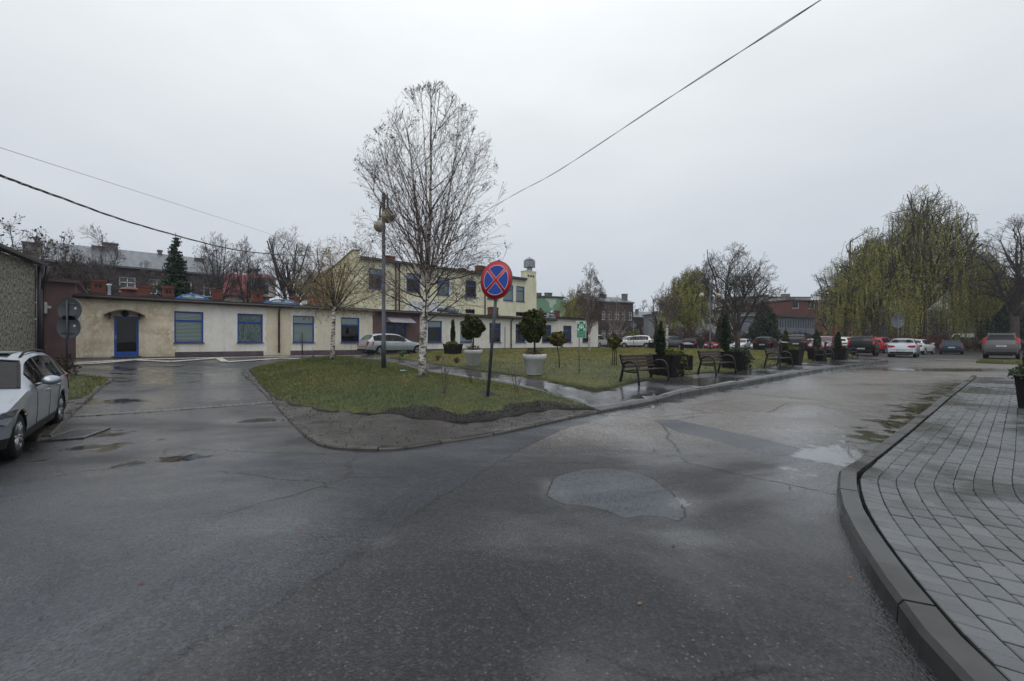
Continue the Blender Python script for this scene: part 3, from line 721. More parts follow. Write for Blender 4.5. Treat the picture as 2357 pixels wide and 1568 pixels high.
mudp = resample(isl_kerb+GP(isl_back, .07), .4)
def tuft(Q):
    f = np.sin(Q[:, 0]*5.3+np.sin(Q[:, 1]*4)*2)*np.sin(Q[:, 1]*6.1); dd = dist_poly(Q, isl_poly)
    dr = dist_poly(Q, GP([(610, 920), (700, 950), (760, 960)]), False); d2 = dist_poly(Q, GP([(1250, 955), (1370, 942)]), False)
    return (~pip(Q, isl_poly)) & (f > .35) & ((dr < .35) | (d2 < .5))
blades('grass', mudp, 9000, lambda Q: TZ(Q[:, 0], Q[:, 1])+.05, .035, .01, m_grass, 'thin tufts of grass growing in the mud along the island kerb', tuft)
# ---- ivy-green weeds along the wall foot
# ---- sett strip across the left road
mb = MB(); a, b = G(172, 958), G(655, 924); L = (b-a).length; d = (b-a).normalized(); az = math.atan2(d.y, d.x); n = int(L/.125)
for i in range(n):
    p = a+d*(i+.5)*L/n
    for r_ in range(1):
        mb.box((p.x+random.uniform(-.01, .01), p.y, T(p.x, p.y)+random.uniform(-.012, -.004)), (.112, .24+random.uniform(-.01, .01), .05), rz=az+random.uniform(-.04, .04), bev=.012)
tag(mb.build('sett_strip', m_gutter), kind='structure')
# ---- drain grate
g0, g1, g2, g3 = G(131, 1016), G(203, 1011), G(221, 990), G(152, 990.5)
mb = MB(); c = (g0+g1+g2+g3)/4; ux = (g1-g0).normalized(); az = math.atan2(ux.y, ux.x); z = T(c.x, c.y)
gr = empty('drain_grate', (c.x, c.y, z+.012), az, 'rusty rectangular drain grate with parallel bars set in the wet road by the silver wagon', 'drain grate')
WX, WY = .54, .74
_e = .4; gx_ = (T(c.x+_e, c.y)-T(c.x-_e, c.y))/(2*_e); gy_ = (T(c.x, c.y+_e)-T(c.x, c.y-_e))/(2*_e); gr.rotation_mode = 'QUATERNION'
gr.rotation_quaternion = Vector((0, 0, 1)).rotation_difference(Vector((-gx_, -gy_, 1)).normalized()) @ Matrix.Rotation(az, 3, 'Z').to_quaternion()
for s in (-1, 1):
    mb.box((0, s*WY/2, .006), (WX+.06, .04, .03), bev=.004); mb.box((s*WX/2, 0, .006), (.04, WY+.0, .028), bev=.004)
mb.build('frame', m_grate, gr)
mb = MB()
for i in range(8): mb.box((0, -WY/2+.07+i*(WY-.14)/7, .010), (WX-.05, .040, .02))
mb.build('bar', m_grate, gr); mb = MB(); mb.box((0, 0, -.0005), (WX-.04, WY-.04, .004)); mb.build('gully', m_black, gr)
# ---- manholes
for px, py, lab in ((399, 842.5, 'round manhole cover in the road before the cream wall'),):
    g = G(px, py); o = empty('manhole_cover', (g.x, g.y, T(g.x, g.y)+.012), 0, lab, 'manhole cover')
    mb = MB(); mb.lathe([(.0, .008), (.30, .008), (.31, .004), (.31, -.02)], 32); mb.build('lid', m_grate, o)
    mb = MB(); mb.lathe([(.32, -.02), (.32, .006), (.37, .006), (.37, -.02)], 32); mb.build('frame', m_kerb_old, o)
# ---- road paint near the low building
def stripe(pts, w, off=.025):
    mb = MB(); P = [G(x, y, .01) for x, y in pts]
    for a, b in zip(P, P[1:]):
        d = (b-a); d.z = 0; L = d.length; d.normalize(); n = Vector((-d.y, d.x, 0))*w/2; k = max(1, int(L/.8))
        for i in range(k):
            p, q = a+d*L*i/k, a+d*L*(i+1)/k
            mb.quad(*[(v.x, v.y, T(v.x, v.y)+off) for v in (p-n, q-n, q+n, p+n)])
    tag(mb.build('road_marking', m_paint), kind='structure')
stripe([(166, 836), (310, 827.5), (500, 823.6), (700, 820), (840, 819)], .50)
stripe([(151, 840), (236, 836), (304, 828.8)], .45, .030); stripe([(312, 829), (392, 833), (498, 825)], .45, .030)
stripe([(500, 823.3), (517, 833.4)], .35, .034); stripe([(520, 833.5), (640, 826)], .45, .030); stripe([(640, 825), (700, 827), (840, 822)], .45, .034)
# ---- loose stones, leaves
def scatter_mesh(name, n, px, size, mat, label, cat, flat=.5):
    VV = []; FF = []; off = 0
    ico = np.array([(0, 0, 1), (.9, 0, .1), (.3, .85, 0), (-.75, .5, .1), (-.7, -.6, 0), (.35, -.8, .1), (0, 0, -.8)])
    fc = np.array([(0, 1, 2), (0, 2, 3), (0, 3, 4), (0, 4, 5), (0, 5, 1), (6, 2, 1), (6, 3, 2), (6, 4, 3), (6, 5, 4), (6, 1, 5)])
    for _ in range(n):
        x, y, z = px(); s = size*random.uniform(.5, 1.5); t = random.uniform(0, 6.28); c, q = math.cos(t), math.sin(t)
        A = ico*np.array([s, s*random.uniform(.6, 1), s*flat])+rng.normal(0, s*.1, ico.shape)
        VV.append(np.stack([A[:, 0]*c-A[:, 1]*q+x, A[:, 0]*q+A[:, 1]*c+y, A[:, 2]+z+s*flat*.3], -1)); FF.append(fc+off); off += 7
    return tag(np_mesh(name, np.concatenate(VV), np.concatenate(FF), mat), label, cat, kind='stuff')
def onroad():
    while True:
        y = random.uniform(1.2, 7)**1.0; x = random.uniform(-1.1, 1.0)*y
        if x > 1.3+.35*y and y < 6: continue
        return x, y, T(x, y)+.005
def sampler(poly, zfun, keep=None, box=None):
    P = np.array(poly); a, b = P.min(0), P.max(0)
    if box is not None: a, b = np.maximum(a, box[0]), np.minimum(b, box[1])
    Q = rng.uniform(a, b, (90000, 2)); Q = Q[pip(Q, poly)]
    if keep is not None: Q = Q[keep(Q)]
    Q = Q[:4000]; Z = zfun(Q); it = iter([(float(x), float(y), float(z)) for (x, y), z in zip(Q, Z)]*40)
    return lambda: next(it)
zisl = lambda Q: TZ(Q[:, 0], Q[:, 1])+.045+isl_z(Q)
inmud = sampler(mudp, lambda Q: TZ(Q[:, 0], Q[:, 1])+.045, lambda Q: ~pip(Q, isl_poly) & (Q[:, 1] < 12))
m_stone = M('grit stones', (96, 90, 78), (52, 50, 48), rough=.5, scale=9)
scatter_mesh('gravel', 900, onroad, .0045, m_stone, 'tiny loose stones scattered over the wet asphalt', 'gravel')
onbank = sampler(isl_poly, zisl, lambda Q: (isl_bare(Q)+rng.normal(0, .15, len(Q)) > .55) & (dist_poly(Q, _fe, False) < .8))
scatter_mesh('dirt_clods', 1500, onbank, .011, M('bank clod', (44, 37, 31), (24, 21, 18), rough=.8, scale=20, spec=.2), 'dark crumbly soil on the eroded edge of the mound', 'dirt', .8)
scatter_mesh('dirt_clods', 420, inmud, .012, M('clod', (40, 34, 30), (26, 22, 20), rough=.7, scale=20), 'clods and grit lying on the mud of the island', 'dirt', .7)
def leaves(name, n, px, size, mat, label):
    C = np.array([px() for _ in range(n)]); Q = cards_at(C, size, 1.3, hang=(.25, (1, 0, 0)))
    Q[:, :, 2] = C[:, None, 2]+(Q[:, :, 2]-C[:, None, 2])*.35+.004
    tag(np_mesh(name, Q.reshape(-1, 3), np.arange(n*4).reshape(-1, 4), mat), label, 'leaves', kind='stuff')
m_leaf = grass_mat('dead leaves', [(58, 34, 18), (92, 54, 28), (120, 84, 44), (70, 46, 28)])
onlawn = sampler(lawn_poly, lambda Q: TZ(Q[:, 0], Q[:, 1])+.175, None, ((-20, 10), (22, 32)))
onisl = sampler(isl_poly, lambda Q: zisl(Q)+.02)
leaves('fallen_leaves', 420, onlawn, .07, m_leaf, 'brown leaves lying on the lawn behind the benches')
leaves('fallen_leaves', 260, onisl, .05, m_leaf, 'brown leaves lying on the grass of the island')
leaves('fallen_leaves', 26, onroad, .022, m_leaf, 'a few small ochre leaves on the wet road')
# ================================================================ buildings
def line_t(A, d, px):
    k = (px-CX)/FPX; return (k*A.y-A.x)/(d.x-k*d.y)
def zat(py, Y): return EYE-(py-HY)/FPX*Y
def facade(mb, x0, x1, z0, z1, holes, y=0.0, rev=.14, m=0, mrev=None):
    xs = sorted({x0, x1, *[v for h in holes for v in (h[0], h[0]+h[2])]}); zs = sorted({z0, z1, *[v for h in holes for v in (h[1], h[1]+h[3])]})
    for a, b in zip(xs, xs[1:]):
        for c, d in zip(zs, zs[1:]):
            mx, mz = (a+b)/2, (c+d)/2
            if any(h[0] < mx < h[0]+h[2] and h[1] < mz < h[1]+h[3] for h in holes): continue
            mb.quad((a, y, c), (b, y, c), (b, y, d), (a, y, d), m)
    r_ = m if mrev is None else mrev
    for hx, hz, w, h in holes:
        X, Z = hx+w, hz+h
        mb.quad((hx, y, hz), (hx, y+rev, hz), (hx, y+rev, Z), (hx, y, Z), r_); mb.quad((X, y+rev, hz), (X, y, hz), (X, y, Z), (X, y+rev, Z), r_)
        mb.quad((hx, y+rev, Z), (X, y+rev, Z), (X, y, Z), (hx, y, Z), r_); mb.quad((hx, y, hz), (X, y, hz), (X, y+rev, hz), (hx, y+rev, hz), r_)
def glass_mat(name='window glass', tint=(.9, .95, .95)):
    m, nt, p = mk(name); nt.nodes.remove(p); o = [n for n in nt.nodes if n.type == 'OUTPUT_MATERIAL'][0]
    tr = N(nt, 'ShaderNodeBsdfTransparent'); tr.inputs[0].default_value = (*tint, 1); gl = N(nt, 'ShaderNodeBsdfGlossy'); gl.inputs['Roughness'].default_value = .015
    fr = N(nt, 'ShaderNodeFresnel'); fr.inputs['IOR'].default_value = 1.5
    b = N(nt, 'ShaderNodeBump'); b.inputs['Strength'].default_value = .03; b.inputs['Distance'].default_value = .05
    nt.links.new(noise(nt, coords(nt, 'Object'), 1.8, 1), b.inputs['Height']); nt.links.new(b.outputs[0], gl.inputs['Normal']); nt.links.new(b.outputs[0], fr.inputs['Normal'])
    mx = N(nt, 'ShaderNodeMixShader'); nt.links.new(fr.outputs[0], mx.inputs[0]); nt.links.new(tr.outputs[0], mx.inputs[1]); nt.links.new(gl.outputs[0], mx.inputs[2]); nt.links.new(mx.outputs[0], o.inputs[0])
    return m
m_glass = glass_mat()
m_glassfar = M('distant window glass', (34, 38, 44), (50, 56, 64), rough=.08, scale=.6, spec=.8)
m_blue = M('blue window paint', (8, 62, 148), (14, 74, 160), rough=.35, scale=8)
m_sill = M('dark red sill', (62, 36, 36), (44, 30, 30), rough=.4, scale=6)
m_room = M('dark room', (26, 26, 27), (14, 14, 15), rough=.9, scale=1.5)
def blind_mat():
    m, nt, p = mk('horizontal blinds'); v = coords(nt, 'Object'); w = N(nt, 'ShaderNodeTexWave'); w.bands_direction = 'Z'; w.inputs['Scale'].default_value = 4.0
    nt.links.new(v, w.inputs[0]); nt.links.new(mix(nt, ramp(nt, w.outputs['Fac'], [(.2, 0.0), (.6, 1.0)]), lin((120, 134, 132)), lin((224, 232, 226))), p.inputs['Base Color'])
    p.inputs['Roughness'].default_value = .6; bump(nt, p, w.outputs['Fac'], .6, .02); return m
m_blind = blind_mat()
m_curtain = M('net curtain', (176, 190, 186), (110, 124, 124), rough=.8, scale=7, stretch=(4, 1, .6))
m_whiteframe = M('white window frame', (205, 205, 202), rough=.4)
def window(parent, x, z, w, h, y=.10, frame=m_blue, style='blind', sill=True, transom=.30, mull=False, fw=.07, label=None):
    mb = MB()
    for cx, cz, sx_, sz_ in ((x+fw/2, z+h/2, fw, h), (x+w-fw/2, z+h/2, fw, h), (x+w/2, z+fw/2, w-2*fw, fw), (x+w/2, z+h-fw/2, w-2*fw, fw)):
        mb.box((cx, y, cz), (sx_, .06, sz_))
    if transom: mb.box((x+w/2, y-.004, z+h*(1-transom)), (w-2*fw, .06, fw*1.25))
    if mull: mb.box((x+w/2, y-.002, z+h*(1-(transom or 0))/2), (fw, .055, h*(1-(transom or 0))-fw*1.6))
    wd = mb.build('window', frame, parent)
    mb = MB(); mb.quad((x+fw*.6, y+.012, z+fw*.6), (x+w-fw*.6, y+.012, z+fw*.6), (x+w-fw*.6, y+.012, z+h-fw*.6), (x+fw*.6, y+.012, z+h-fw*.6)); mb.build('pane', m_glass, wd, fix=False)
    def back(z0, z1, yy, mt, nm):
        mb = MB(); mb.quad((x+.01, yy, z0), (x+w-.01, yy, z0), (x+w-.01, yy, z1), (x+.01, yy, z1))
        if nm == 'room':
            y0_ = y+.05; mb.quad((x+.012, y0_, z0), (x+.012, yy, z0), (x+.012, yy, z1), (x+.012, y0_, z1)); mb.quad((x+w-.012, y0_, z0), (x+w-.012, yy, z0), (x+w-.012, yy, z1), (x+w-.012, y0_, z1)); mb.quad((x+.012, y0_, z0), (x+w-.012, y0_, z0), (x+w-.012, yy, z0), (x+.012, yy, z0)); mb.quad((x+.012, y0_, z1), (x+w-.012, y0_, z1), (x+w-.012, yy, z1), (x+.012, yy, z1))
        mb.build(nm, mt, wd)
    if style == 'blind': back(z+.02, z+h-.02, y+.06, m_blind, 'blind')
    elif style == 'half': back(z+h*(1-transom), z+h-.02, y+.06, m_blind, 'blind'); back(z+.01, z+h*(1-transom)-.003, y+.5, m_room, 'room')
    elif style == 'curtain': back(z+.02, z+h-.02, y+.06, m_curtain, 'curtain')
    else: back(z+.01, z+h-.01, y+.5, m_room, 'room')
    if sill:
        mb = MB(); mb.box((x+w/2, -.035, z-.022), (w+.10, .13, .04)); mb.box((x+w/2, y-.03-.003, z-.02), (w-.01, .14, .02)); mb.build('sill', m_sill, wd)
    return wd
# ---- long low cream building
A0 = G(290, 821); A0 = Vector((-20.6, 23.2, 0)); t172 = line_t(A0, DR, 174); O = A0+DR*t172
def CX_(px): return line_t(A0, DR, px)-t172
def CY_(px): return (A0+DR*line_t(A0, DR, px)).y
LC = CX_(1376); zb = .70
def wall_c_mat(L):
    m, nt, p = mk('patched cream render'); v = coords(nt, 'Object'); s = N(nt, 'ShaderNodeSeparateXYZ'); nt.links.new(v, s.inputs[0])
    wob_ = math_(nt, 'MULTIPLY', math_(nt, 'SUBTRACT', noise(nt, v, 1.6, 5, .6), .5), .55)
    fx = math_(nt, 'DIVIDE', math_(nt, 'ADD', s.outputs[0], wob_), L)
    cr_, wh, be = lin((214, 203, 180)), lin((222, 220, 213)), lin((206, 196, 174))
    st = [(0.0, cr_), (CX_(402)/L, wh), (CX_(607)/L, be), (CX_(640)/L, be), (CX_(668)/L, wh), (CX_(700)/L, wh), (CX_(722)/L, lin((208, 202, 184))), (CX_(760)/L, lin((213, 208, 192))), (CX_(860)/L, lin((216, 214, 206)))]
    c = ramp(nt, fx, st, 'CONSTANT')
    n1 = noise(nt, v, .9, 6, .7); n2 = noise(nt, v, 3, 6, .7)
    left = ramp(nt, fx, [(CX_(402)/L, 1.0), (CX_(402)/L+.003, .35)])
    c = mix(nt, math_(nt, 'MULTIPLY', ramp(nt, n1, [(.44, 0.0), (.60, .75)]), left), c, lin((178, 158, 130)))
    c = mix(nt, math_(nt, 'MULTIPLY', ramp(nt, n2, [(.54, 0.0), (.57, .85)]), left), c, lin((222, 214, 196)))
    # stains running down from the eaves and rising damp at the foot: dirt with a shape of its own
    vs = coords(nt, 'Object', scale=(3.0, 3.0, .35)); ns = noise(nt, vs, 1.2, 5, .6)
    c = mix(nt, ramp(nt, ns, [(.52, 0.0), (.78, .35)]), c, lin((140, 130, 112)))
    foot = math_(nt, 'ADD', s.outputs[2], math_(nt, 'MULTIPLY', n2, .55))
    c = mix(nt, ramp(nt, foot, [(.34, .75), (.5, 0.0)]), c, lin((112, 98, 92)))
    nt.links.new(c, p.inputs['Base Color']); p.inputs['Roughness'].default_value = .85
    bump(nt, p, math_(nt, 'ADD', noise(nt, v, 60, 3), math_(nt, 'MULTIPLY', n2, 2.0)), .35, .01); return m
m_cwall = wall_c_mat(LC)
m_maroon = M('maroon render', (104, 78, 80), (84, 62, 64), rough=.75, scale=1.2, bmp=.3, bscale=70)
m_fascia = M('dark brown fascia', (46, 34, 34), (32, 26, 27), rough=.45, scale=3)
m_felt = M('wet roofing felt', (128, 132, 138), (88, 92, 100), rough=.22, scale=1.5)
m_brickr = brick_face('orange chimney brick', (132, 62, 42), (104, 46, 34), (66, 48, 42), bw=.25, bh=.08, dirt=.5)
m_brickd = brick_face('dark town brick', (96, 48, 42), (76, 40, 38), (60, 48, 46), dirt=.6)
m_bitumen = M('bitumen flashing', (34, 31, 33), (22, 20, 22), rough=.4, scale=8)
m_pipe = M('brown downpipe', (52, 36, 34), (38, 28, 28), rough=.45, scale=5)
m_metal = M('galvanised metal', (150, 154, 158), (110, 115, 120), rough=.35, metal=.8, scale=4)
m_white = M('white sheet metal', (200, 202, 204), (160, 164, 168), rough=.4, scale=3)
low = empty('low_building', (O.x, O.y, 0), AZ, 'long single-storey building with patched cream and white walls, blue windows and brick chimneys', 'building')
zt0, zt1 = 3.78, 3.62
win = [(400.6, 467.8, 'blind'), (546, 604.7, 'curtain'), (673.4, 723, 'blind'), (784.3, 827, 'half'), (984, 1017, 'half'), (1058.7, 1087, 'blind'), (1126, 1152.6, 'dark'), (1186.4, 1209.5, 'dark'), (1247, 1268.8, 'dark'), (1296, 1315.5, 'dark'), (1340, 1358.4, 'half')]
holes = []
for a, b, st in win: holes.append((CX_(a), 1.46, CX_(b)-CX_(a), 1.78))
dx0, dx1 = CX_(262), CX_(319); door = (dx0, .74, dx1-dx0, 2.12)
mx0, mx1 = CX_(857), CX_(966); d2 = (CX_(889), .74, CX_(934)-CX_(889), 2.35)
mb = MB()
facade(mb, 0, mx0, .4, zt0, [h for h in holes if h[0] < mx0]+[door]); facade(mb, mx1, LC, .4, zt0, [h for h in holes if h[0] > mx1])
mb.quad((LC, 0, .4), (LC, 8, .4), (LC, 8, zt0), (LC, 0, zt0)); mb.quad((0, 0, .4), (0, 8, .4), (0, 8, zt0), (0, 0, zt0)); mb.quad((0, 8, .4), (LC, 8, .4), (LC, 8, zt0), (0, 8, zt0))
mb.build('wall', m_cwall, low)
mb = MB(); facade(mb, mx0, mx1, .4, zt0, [d2], y=.004); mb.build('porch_wall', m_maroon, low)
# plinth
mb = MB()
for a, b in ((CX_(402), CX_(606)), (CX_(668), mx0), (mx1, LC)): mb.box(((a+b)/2, -.012, .70), (b-a, .03, .44))
mb.build('plinth', M('mauve plinth', (96, 82, 90), (74, 62, 68), rough=.7, scale=2, bmp=.3), low)
for (a, b, st), h in zip(win, holes): window(low, *h, style=st, mull=False)
# doors
def door_part(parent, h, two=False, label=None):
    x, z, w, hh = h; mb = MB(); fw = .10
    mb.box((x+fw/2, .09, z+hh/2), (fw, .07, hh)); mb.box((x+w-fw/2, .09, z+hh/2), (fw, .07, hh)); mb.box((x+w/2, .09, z+hh-fw/2), (w-2*fw, .07, fw)); mb.box((x+w/2, .09, z+.12), (w-2*fw, .07, .24))
    if two: mb.box((x+w/2, .088, z+hh/2), (.12, .07, hh-.3)); mb.box((x+w/2, .086, z+hh*.82), (w-2*fw, .07, .07))
    d = mb.build('door', m_blue, parent)
    mb = MB(); mb.quad((x+fw*.7, .105, z+.2), (x+w-fw*.7, .105, z+.2), (x+w-fw*.7, .105, z+hh-fw*.7), (x+fw*.7, .105, z+hh-fw*.7)); mb.build('pane', m_glass, d, fix=False)
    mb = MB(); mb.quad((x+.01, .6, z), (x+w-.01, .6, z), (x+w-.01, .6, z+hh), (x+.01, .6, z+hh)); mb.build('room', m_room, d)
    mb = MB(); mb.tube([(x+.07, .04, z+.98), (x+.07, .0, z+.98), (x+.16, .0, z+.98)], .012, 6); mb.box((x+.06, .05, z+1.0), (.05, .014, .2)); mb.build('handle', m_metal, d)
    return d
door_part(low, door); door_part(low, d2, True)
mb = MB(); mb.box(((dx0+dx1)/2, -.2, .68), (dx1-dx0+.2, .4, .12), bev=.01); mb.build('step', m_kerb, low)
# arched canopy over the first door
mb = MB(); xc, hw = CX_(287), (CX_(335)-CX_(240))/2; n = 14
for i in range(n):
    a0, a1 = -1+2*i/n, -1+2*(i+1)/n; z0_, z1_ = 3.18-.30*a0*a0, 3.18-.30*a1*a1
    for y0, y1 in ((-.75, 0),):
        mb.quad((xc+a0*hw, y0, z0_), (xc+a1*hw, y0, z1_), (xc+a1*hw, y1, z1_+.05), (xc+a0*hw, y1, z0_+.05))
        mb.quad((xc+a0*hw, y0, z0_-.03), (xc+a0*hw, y1, z0_+.02), (xc+a1*hw, y1, z1_+.02), (xc+a1*hw, y0, z1_-.03))
        mb.quad((xc+a0*hw, y0, z0_-.03), (xc+a1*hw, y0, z1_-.03), (xc+a1*hw, y0, z1_), (xc+a0*hw, y0, z0_))
cn = mb.build('door_canopy', M('weathered metal canopy', (120, 112, 108), (70, 62, 60), rough=.5, scale=5), low, fix=False)
for s in (-1, 1):
    mb = MB(); mb.tube([(xc+s*hw*.72, -.02, 2.72), (xc+s*hw*.72, -.55, 3.0)], .025, 6); mb.box((xc+s*hw*.72, -.22, 2.93), (.14, .42, .10)); mb.build('bracket', m_fascia, cn)
mb = MB(); mb.lathe([(.0, -.16), (.13, -.15), (.16, -.05), (.16, 0)], 16, c=(xc, 0, 3.0), axis='Y'); mb.build('bulkhead_lamp', m_black, low)
# grey lean-to canopy over the porch
x0, x1 = CX_(888), CX_(944); mb = MB()
mb.quad((x0, 0, 3.42), (x1, 0, 3.42), (x1, -.95, 2.98), (x0, -.95, 2.98)); mb.quad((x0, 0, 3.38), (x0, -.95, 2.94), (x1, -.95, 2.94), (x1, 0, 3.38))
mb.quad((x0, -.95, 2.94), (x1, -.95, 2.94), (x1, -.95, 2.98), (x0, -.95, 2.98)); mb.poly([(x0, 0, 3.42), (x0, -.95, 2.98), (x0, 0, 2.98)]); mb.poly([(x1, 0, 3.42), (x1, 0, 2.98), (x1, -.95, 2.98)])
mb.build('porch_canopy', M('pale grey awning', (146, 142, 148), (120, 116, 124), rough=.5, scale=3), low, fix=False)
# roof: deck, fascia, gutter
mb = MB(); xs_ = CX_(1276)
def roofz(x): return zt0-.02-.0*x
mb.box((xs_/2, 4.0, zt0+.06), (xs_, 8.5, .12)); mb.box(((xs_+LC)/2+.1, 4.0, zt0+.30), (LC-xs_+.2, 8.5, .12)); mb.box(((xs_+LC)/2, 4.0, zt0+.12), (LC-xs_, 8.0, .24), m=0)
for k in range(int(LC/3)): pass
roof = mb.build('roof', m_felt, low)
mb = MB(); mb.box((xs_/2, -.27, zt0+.03), (xs_+.2, .04, .24)); mb.tube([(-.1, -.36, zt0+.0), (xs_, -.36, zt0-.03)], .075, 8); mb.box(((xs_+LC)/2+.1, -.27, zt0+.27), (LC-xs_+.3, .04, .22))
mb.build('fascia', m_fascia, low)
mb = MB(); mb.box(((xs_+LC)/2+.0, -.003, zt0+.10), (LC-xs_, .006, .22)); mb.build('parapet', m_cwall, low)
for px in (641, 1174.7):
    x = CX_(px); mb = MB(); mb.tube([(x, -.36, zt0), (x, -.3, zt0-.15), (x, -.09, zt0-.4), (x, -.09, .8)], .055, 8); mb.tube([(x, -.09, 1.2), (x, -.09, 1.28)], .075, 8); mb.tube([(x, -.09, 2.6), (x, -.09, 2.68)], .075, 8); mb.build('downpipe', m_pipe, low)
mb = MB(); x = CX_(694.7); mb.tube([(x, -.05, 2.1), (x, -.05, .7)], .03, 6); mb.build('gas_pipe', m_pipe, low)
mb = MB(); x = CX_(1161); mb.tube([(x, -.05, 2.9), (x, -.05, .7)], .022, 6); mb.build('gas_pipe', m_pipe, low)
# chimneys (in the picture: left, right, top)
def chimney(parent, x, y, w, d, z0, h, mat=m_brickr, vents=2, cap=True):
    mb = MB(); mb.box((x, y, z0+h*.5+.1), (w, d, h-.2)); mb.box((x, y, z0+h-.05), (w+.08, d+.08, .10))
    c = mb.build('chimney', mat, parent)
    mb = MB(); mb.box((x, y, z0+.12), (w+.06, d+.06, .28)); mb.build('flashing', m_bitumen, c)
    for i in range(vents):
        mb = MB(); vx = x+(i-(vents-1)/2)*w*.30; mb.box((vx, y-d/2-.001, z0+h-.30), (.12, .012, .22)); mb.build('flue_opening', m_black, c)
    if cap: mb = MB(); mb.box((x, y, z0+h+.035), (w-.1, d-.1, .06)); mb.build('cap', m_bitumen, c)
    return c
def CXd(px, dy):   # local x of a picture column on a line dy behind the facade
    A = A0+DP*dy; t = line_t(A, DR, px); return t-t172, (A+DR*t).y
for l, r_, top, dy, v in ((206, 245, 646, 1.6, 2), (314, 348, 659, 1.6, 0), (372, 402, 660, 1.4, 2), (490, 512, 668, 1.4, 0), (580, 607, 672, 1.4, 1), (667, 689, 684, 2.4, 0), (710, 737, 682, .9, 1), (1127.7, 1148, 709, 1.2, 0), (1243, 1252, 716, 2.6, 0), (1277, 1289, 716.6, 3, 0)):
    a, _ = CXd(l, dy); b, Y = CXd(r_, dy); chimney(low, (a+b)/2, dy+.25, max(.5, abs(b-a)*.86), .5, zt0+.1, max(.7, zat(top, Y)-zt0-.1), vents=v)
a, Y = CXd(300, 3.2)
mb = MB(); mb.box((a, 3.4, zt0+.4), (1.0, .8, .8), taper=.8); mb.lathe([(.55, .8), (.42, .92), (.1, 1.0), (0, 1.0)], 16, c=(a, 3.4, zt0)); mb.build('roof_vent', M('red painted vent', (98, 44, 40), (70, 38, 38), rough=.6, scale=4), low)
a, Y = CXd(251, 1.2); mb = MB(); mb.lathe([(.07, 0), (.07, .75), (.11, .78), (.11, .86), (0, .88)], 10, c=(a, 1.2, zt0)); mb.build('vent_pipe', m_white, low)
# arched skylights
m_sky = M('milky skylight', (132, 144, 150), (104, 118, 126), rough=.3, scale=2); m_skyb = M('blue skylight trim', (38, 112, 176), rough=.4)
for l, r_, dy in ((404, 482, 1.2), (610, 689, 1.2)):
    a, _ = CXd(l, dy); b, Y = CXd(r_, dy); n = 14; mb = MB(); w = b-a; H_ = .32; D_ = 3.2; P = []
    for i in range(n+1): t = i/n; P.append((a+w*t, H_*math.sin(PI*t)**.8))
    for (xa, za), (xb, zb_) in zip(P, P[1:]): mb.quad((xa, dy, zt0+.25+za), (xb, dy, zt0+.25+zb_), (xb, dy+D_, zt0+.25+zb_), (xa, dy+D_, zt0+.25+za))
    mb.poly([(x, dy, zt0+.25+z) for x, z in P]); sk = mb.build('skylight', m_sky, low, fix=False)
    mb = MB(); mb.tube([(x, dy-.02, zt0+.25+z) for x, z in P], .045, 6)
    for i in range(2, n-1, 2): mb.tube([(P[i][0], dy, zt0+.26+P[i][1]), (P[i][0], dy+D_, zt0+.26+P[i][1])], .025, 5)
    mb.box((a+w/2, dy+D_/2, zt0+.2), (w+.1, D_+.1, .16)); mb.build('trim', m_skyb, sk)
    for q in (.31, .69): mb = MB(); mb.box((a+w*q, dy-.03, zt0+.45), (w*.26, .03, .16)); mb.build('vent_flap', m_white, sk)
a, Y = CXd(1271, 2.5); mb = MB(); mb.lathe([(.28, .3), (.28, .6), (.5, .6), (.28, .8), (.25, .95), (.42, .95), (.2, 1.15), (0, 1.3)], 16, c=(a, 2.6, zt0)); mb.build('roof_vent', m_metal, low)
# ventilation unit with silver duct on the roof
a, _ = CXd(956, 2.2); b, Y = CXd(1007, 2.2); un = MB(); un.box(((a+b)/2, 2.9, zt0+.78), (b-a, 1.2, .95), bev=.03); un.poly([(a, 2.3, zt0+1.25), (a, 2.3, zt0+.5), (a-.7, 2.1, zt0+1.0)]); hv = un.build('ventilation_unit', m_white, low)
mb = MB(); mb.box(((a+b)/2, 2.9, zt0+.2), (b-a+.4, 1.3, .2)); mb.build('unit_base', m_bitumen, hv)
c, _ = CXd(1062, 2.2); mb = MB(); mb.tube([(b, 2.6, zt0+.75), (b+1.2, 2.6, zt0+.7), (c-.7, 2.6, zt0+.62), (c-.2, 2.6, zt0+.55), (c, 2.6, zt0+.35), (c-.5, 2.6, zt0+.15)], [.28, .28, .28, .27, .25, .22], 12)
for k in range(7): xx = b+.3+k*(c-b-1)/6; mb.tube([(xx, 2.6, zt0+.73-k*.012), (xx+.05, 2.6, zt0+.73-k*.012)], .31, 12)
mb.build('duct', m_metal, hv)
# ---- maroon section at the left end
xm = CX_(84); mar = empty('maroon_outbuilding', (O.x+DR.x*xm, O.y+DR.y*xm, 0), AZ, 'dull maroon rendered outbuilding with a flat roof between the pebble-dashed gable and the cream wall', 'building')
Lm = -xm-.02; zm = 4.45; mb = MB(); mb.quad((0, 0, .3), (Lm, 0, .3), (Lm, 0, zm), (0, 0, zm)); mb.quad((Lm, 0, .3), (Lm, 7, .3), (Lm, 7, zm), (Lm, 0, zm)); mb.quad((0, 0, zm), (Lm, 0, zm), (Lm, 7, zm), (0, 7, zm)); mb.quad((0, 0, .3), (0, 7, .3), (0, 7, zm), (0, 0, zm))
mb.build('wall', m_maroon, mar)
mbx = CX_(97)-xm
mb = MB(); mb.box((Lm/2, 3.4, zm+.07), (Lm+.3, 7.3, .16)); mb.build('roof_edge', M('maroon metal trim', (74, 44, 46), rough=.4), mar)
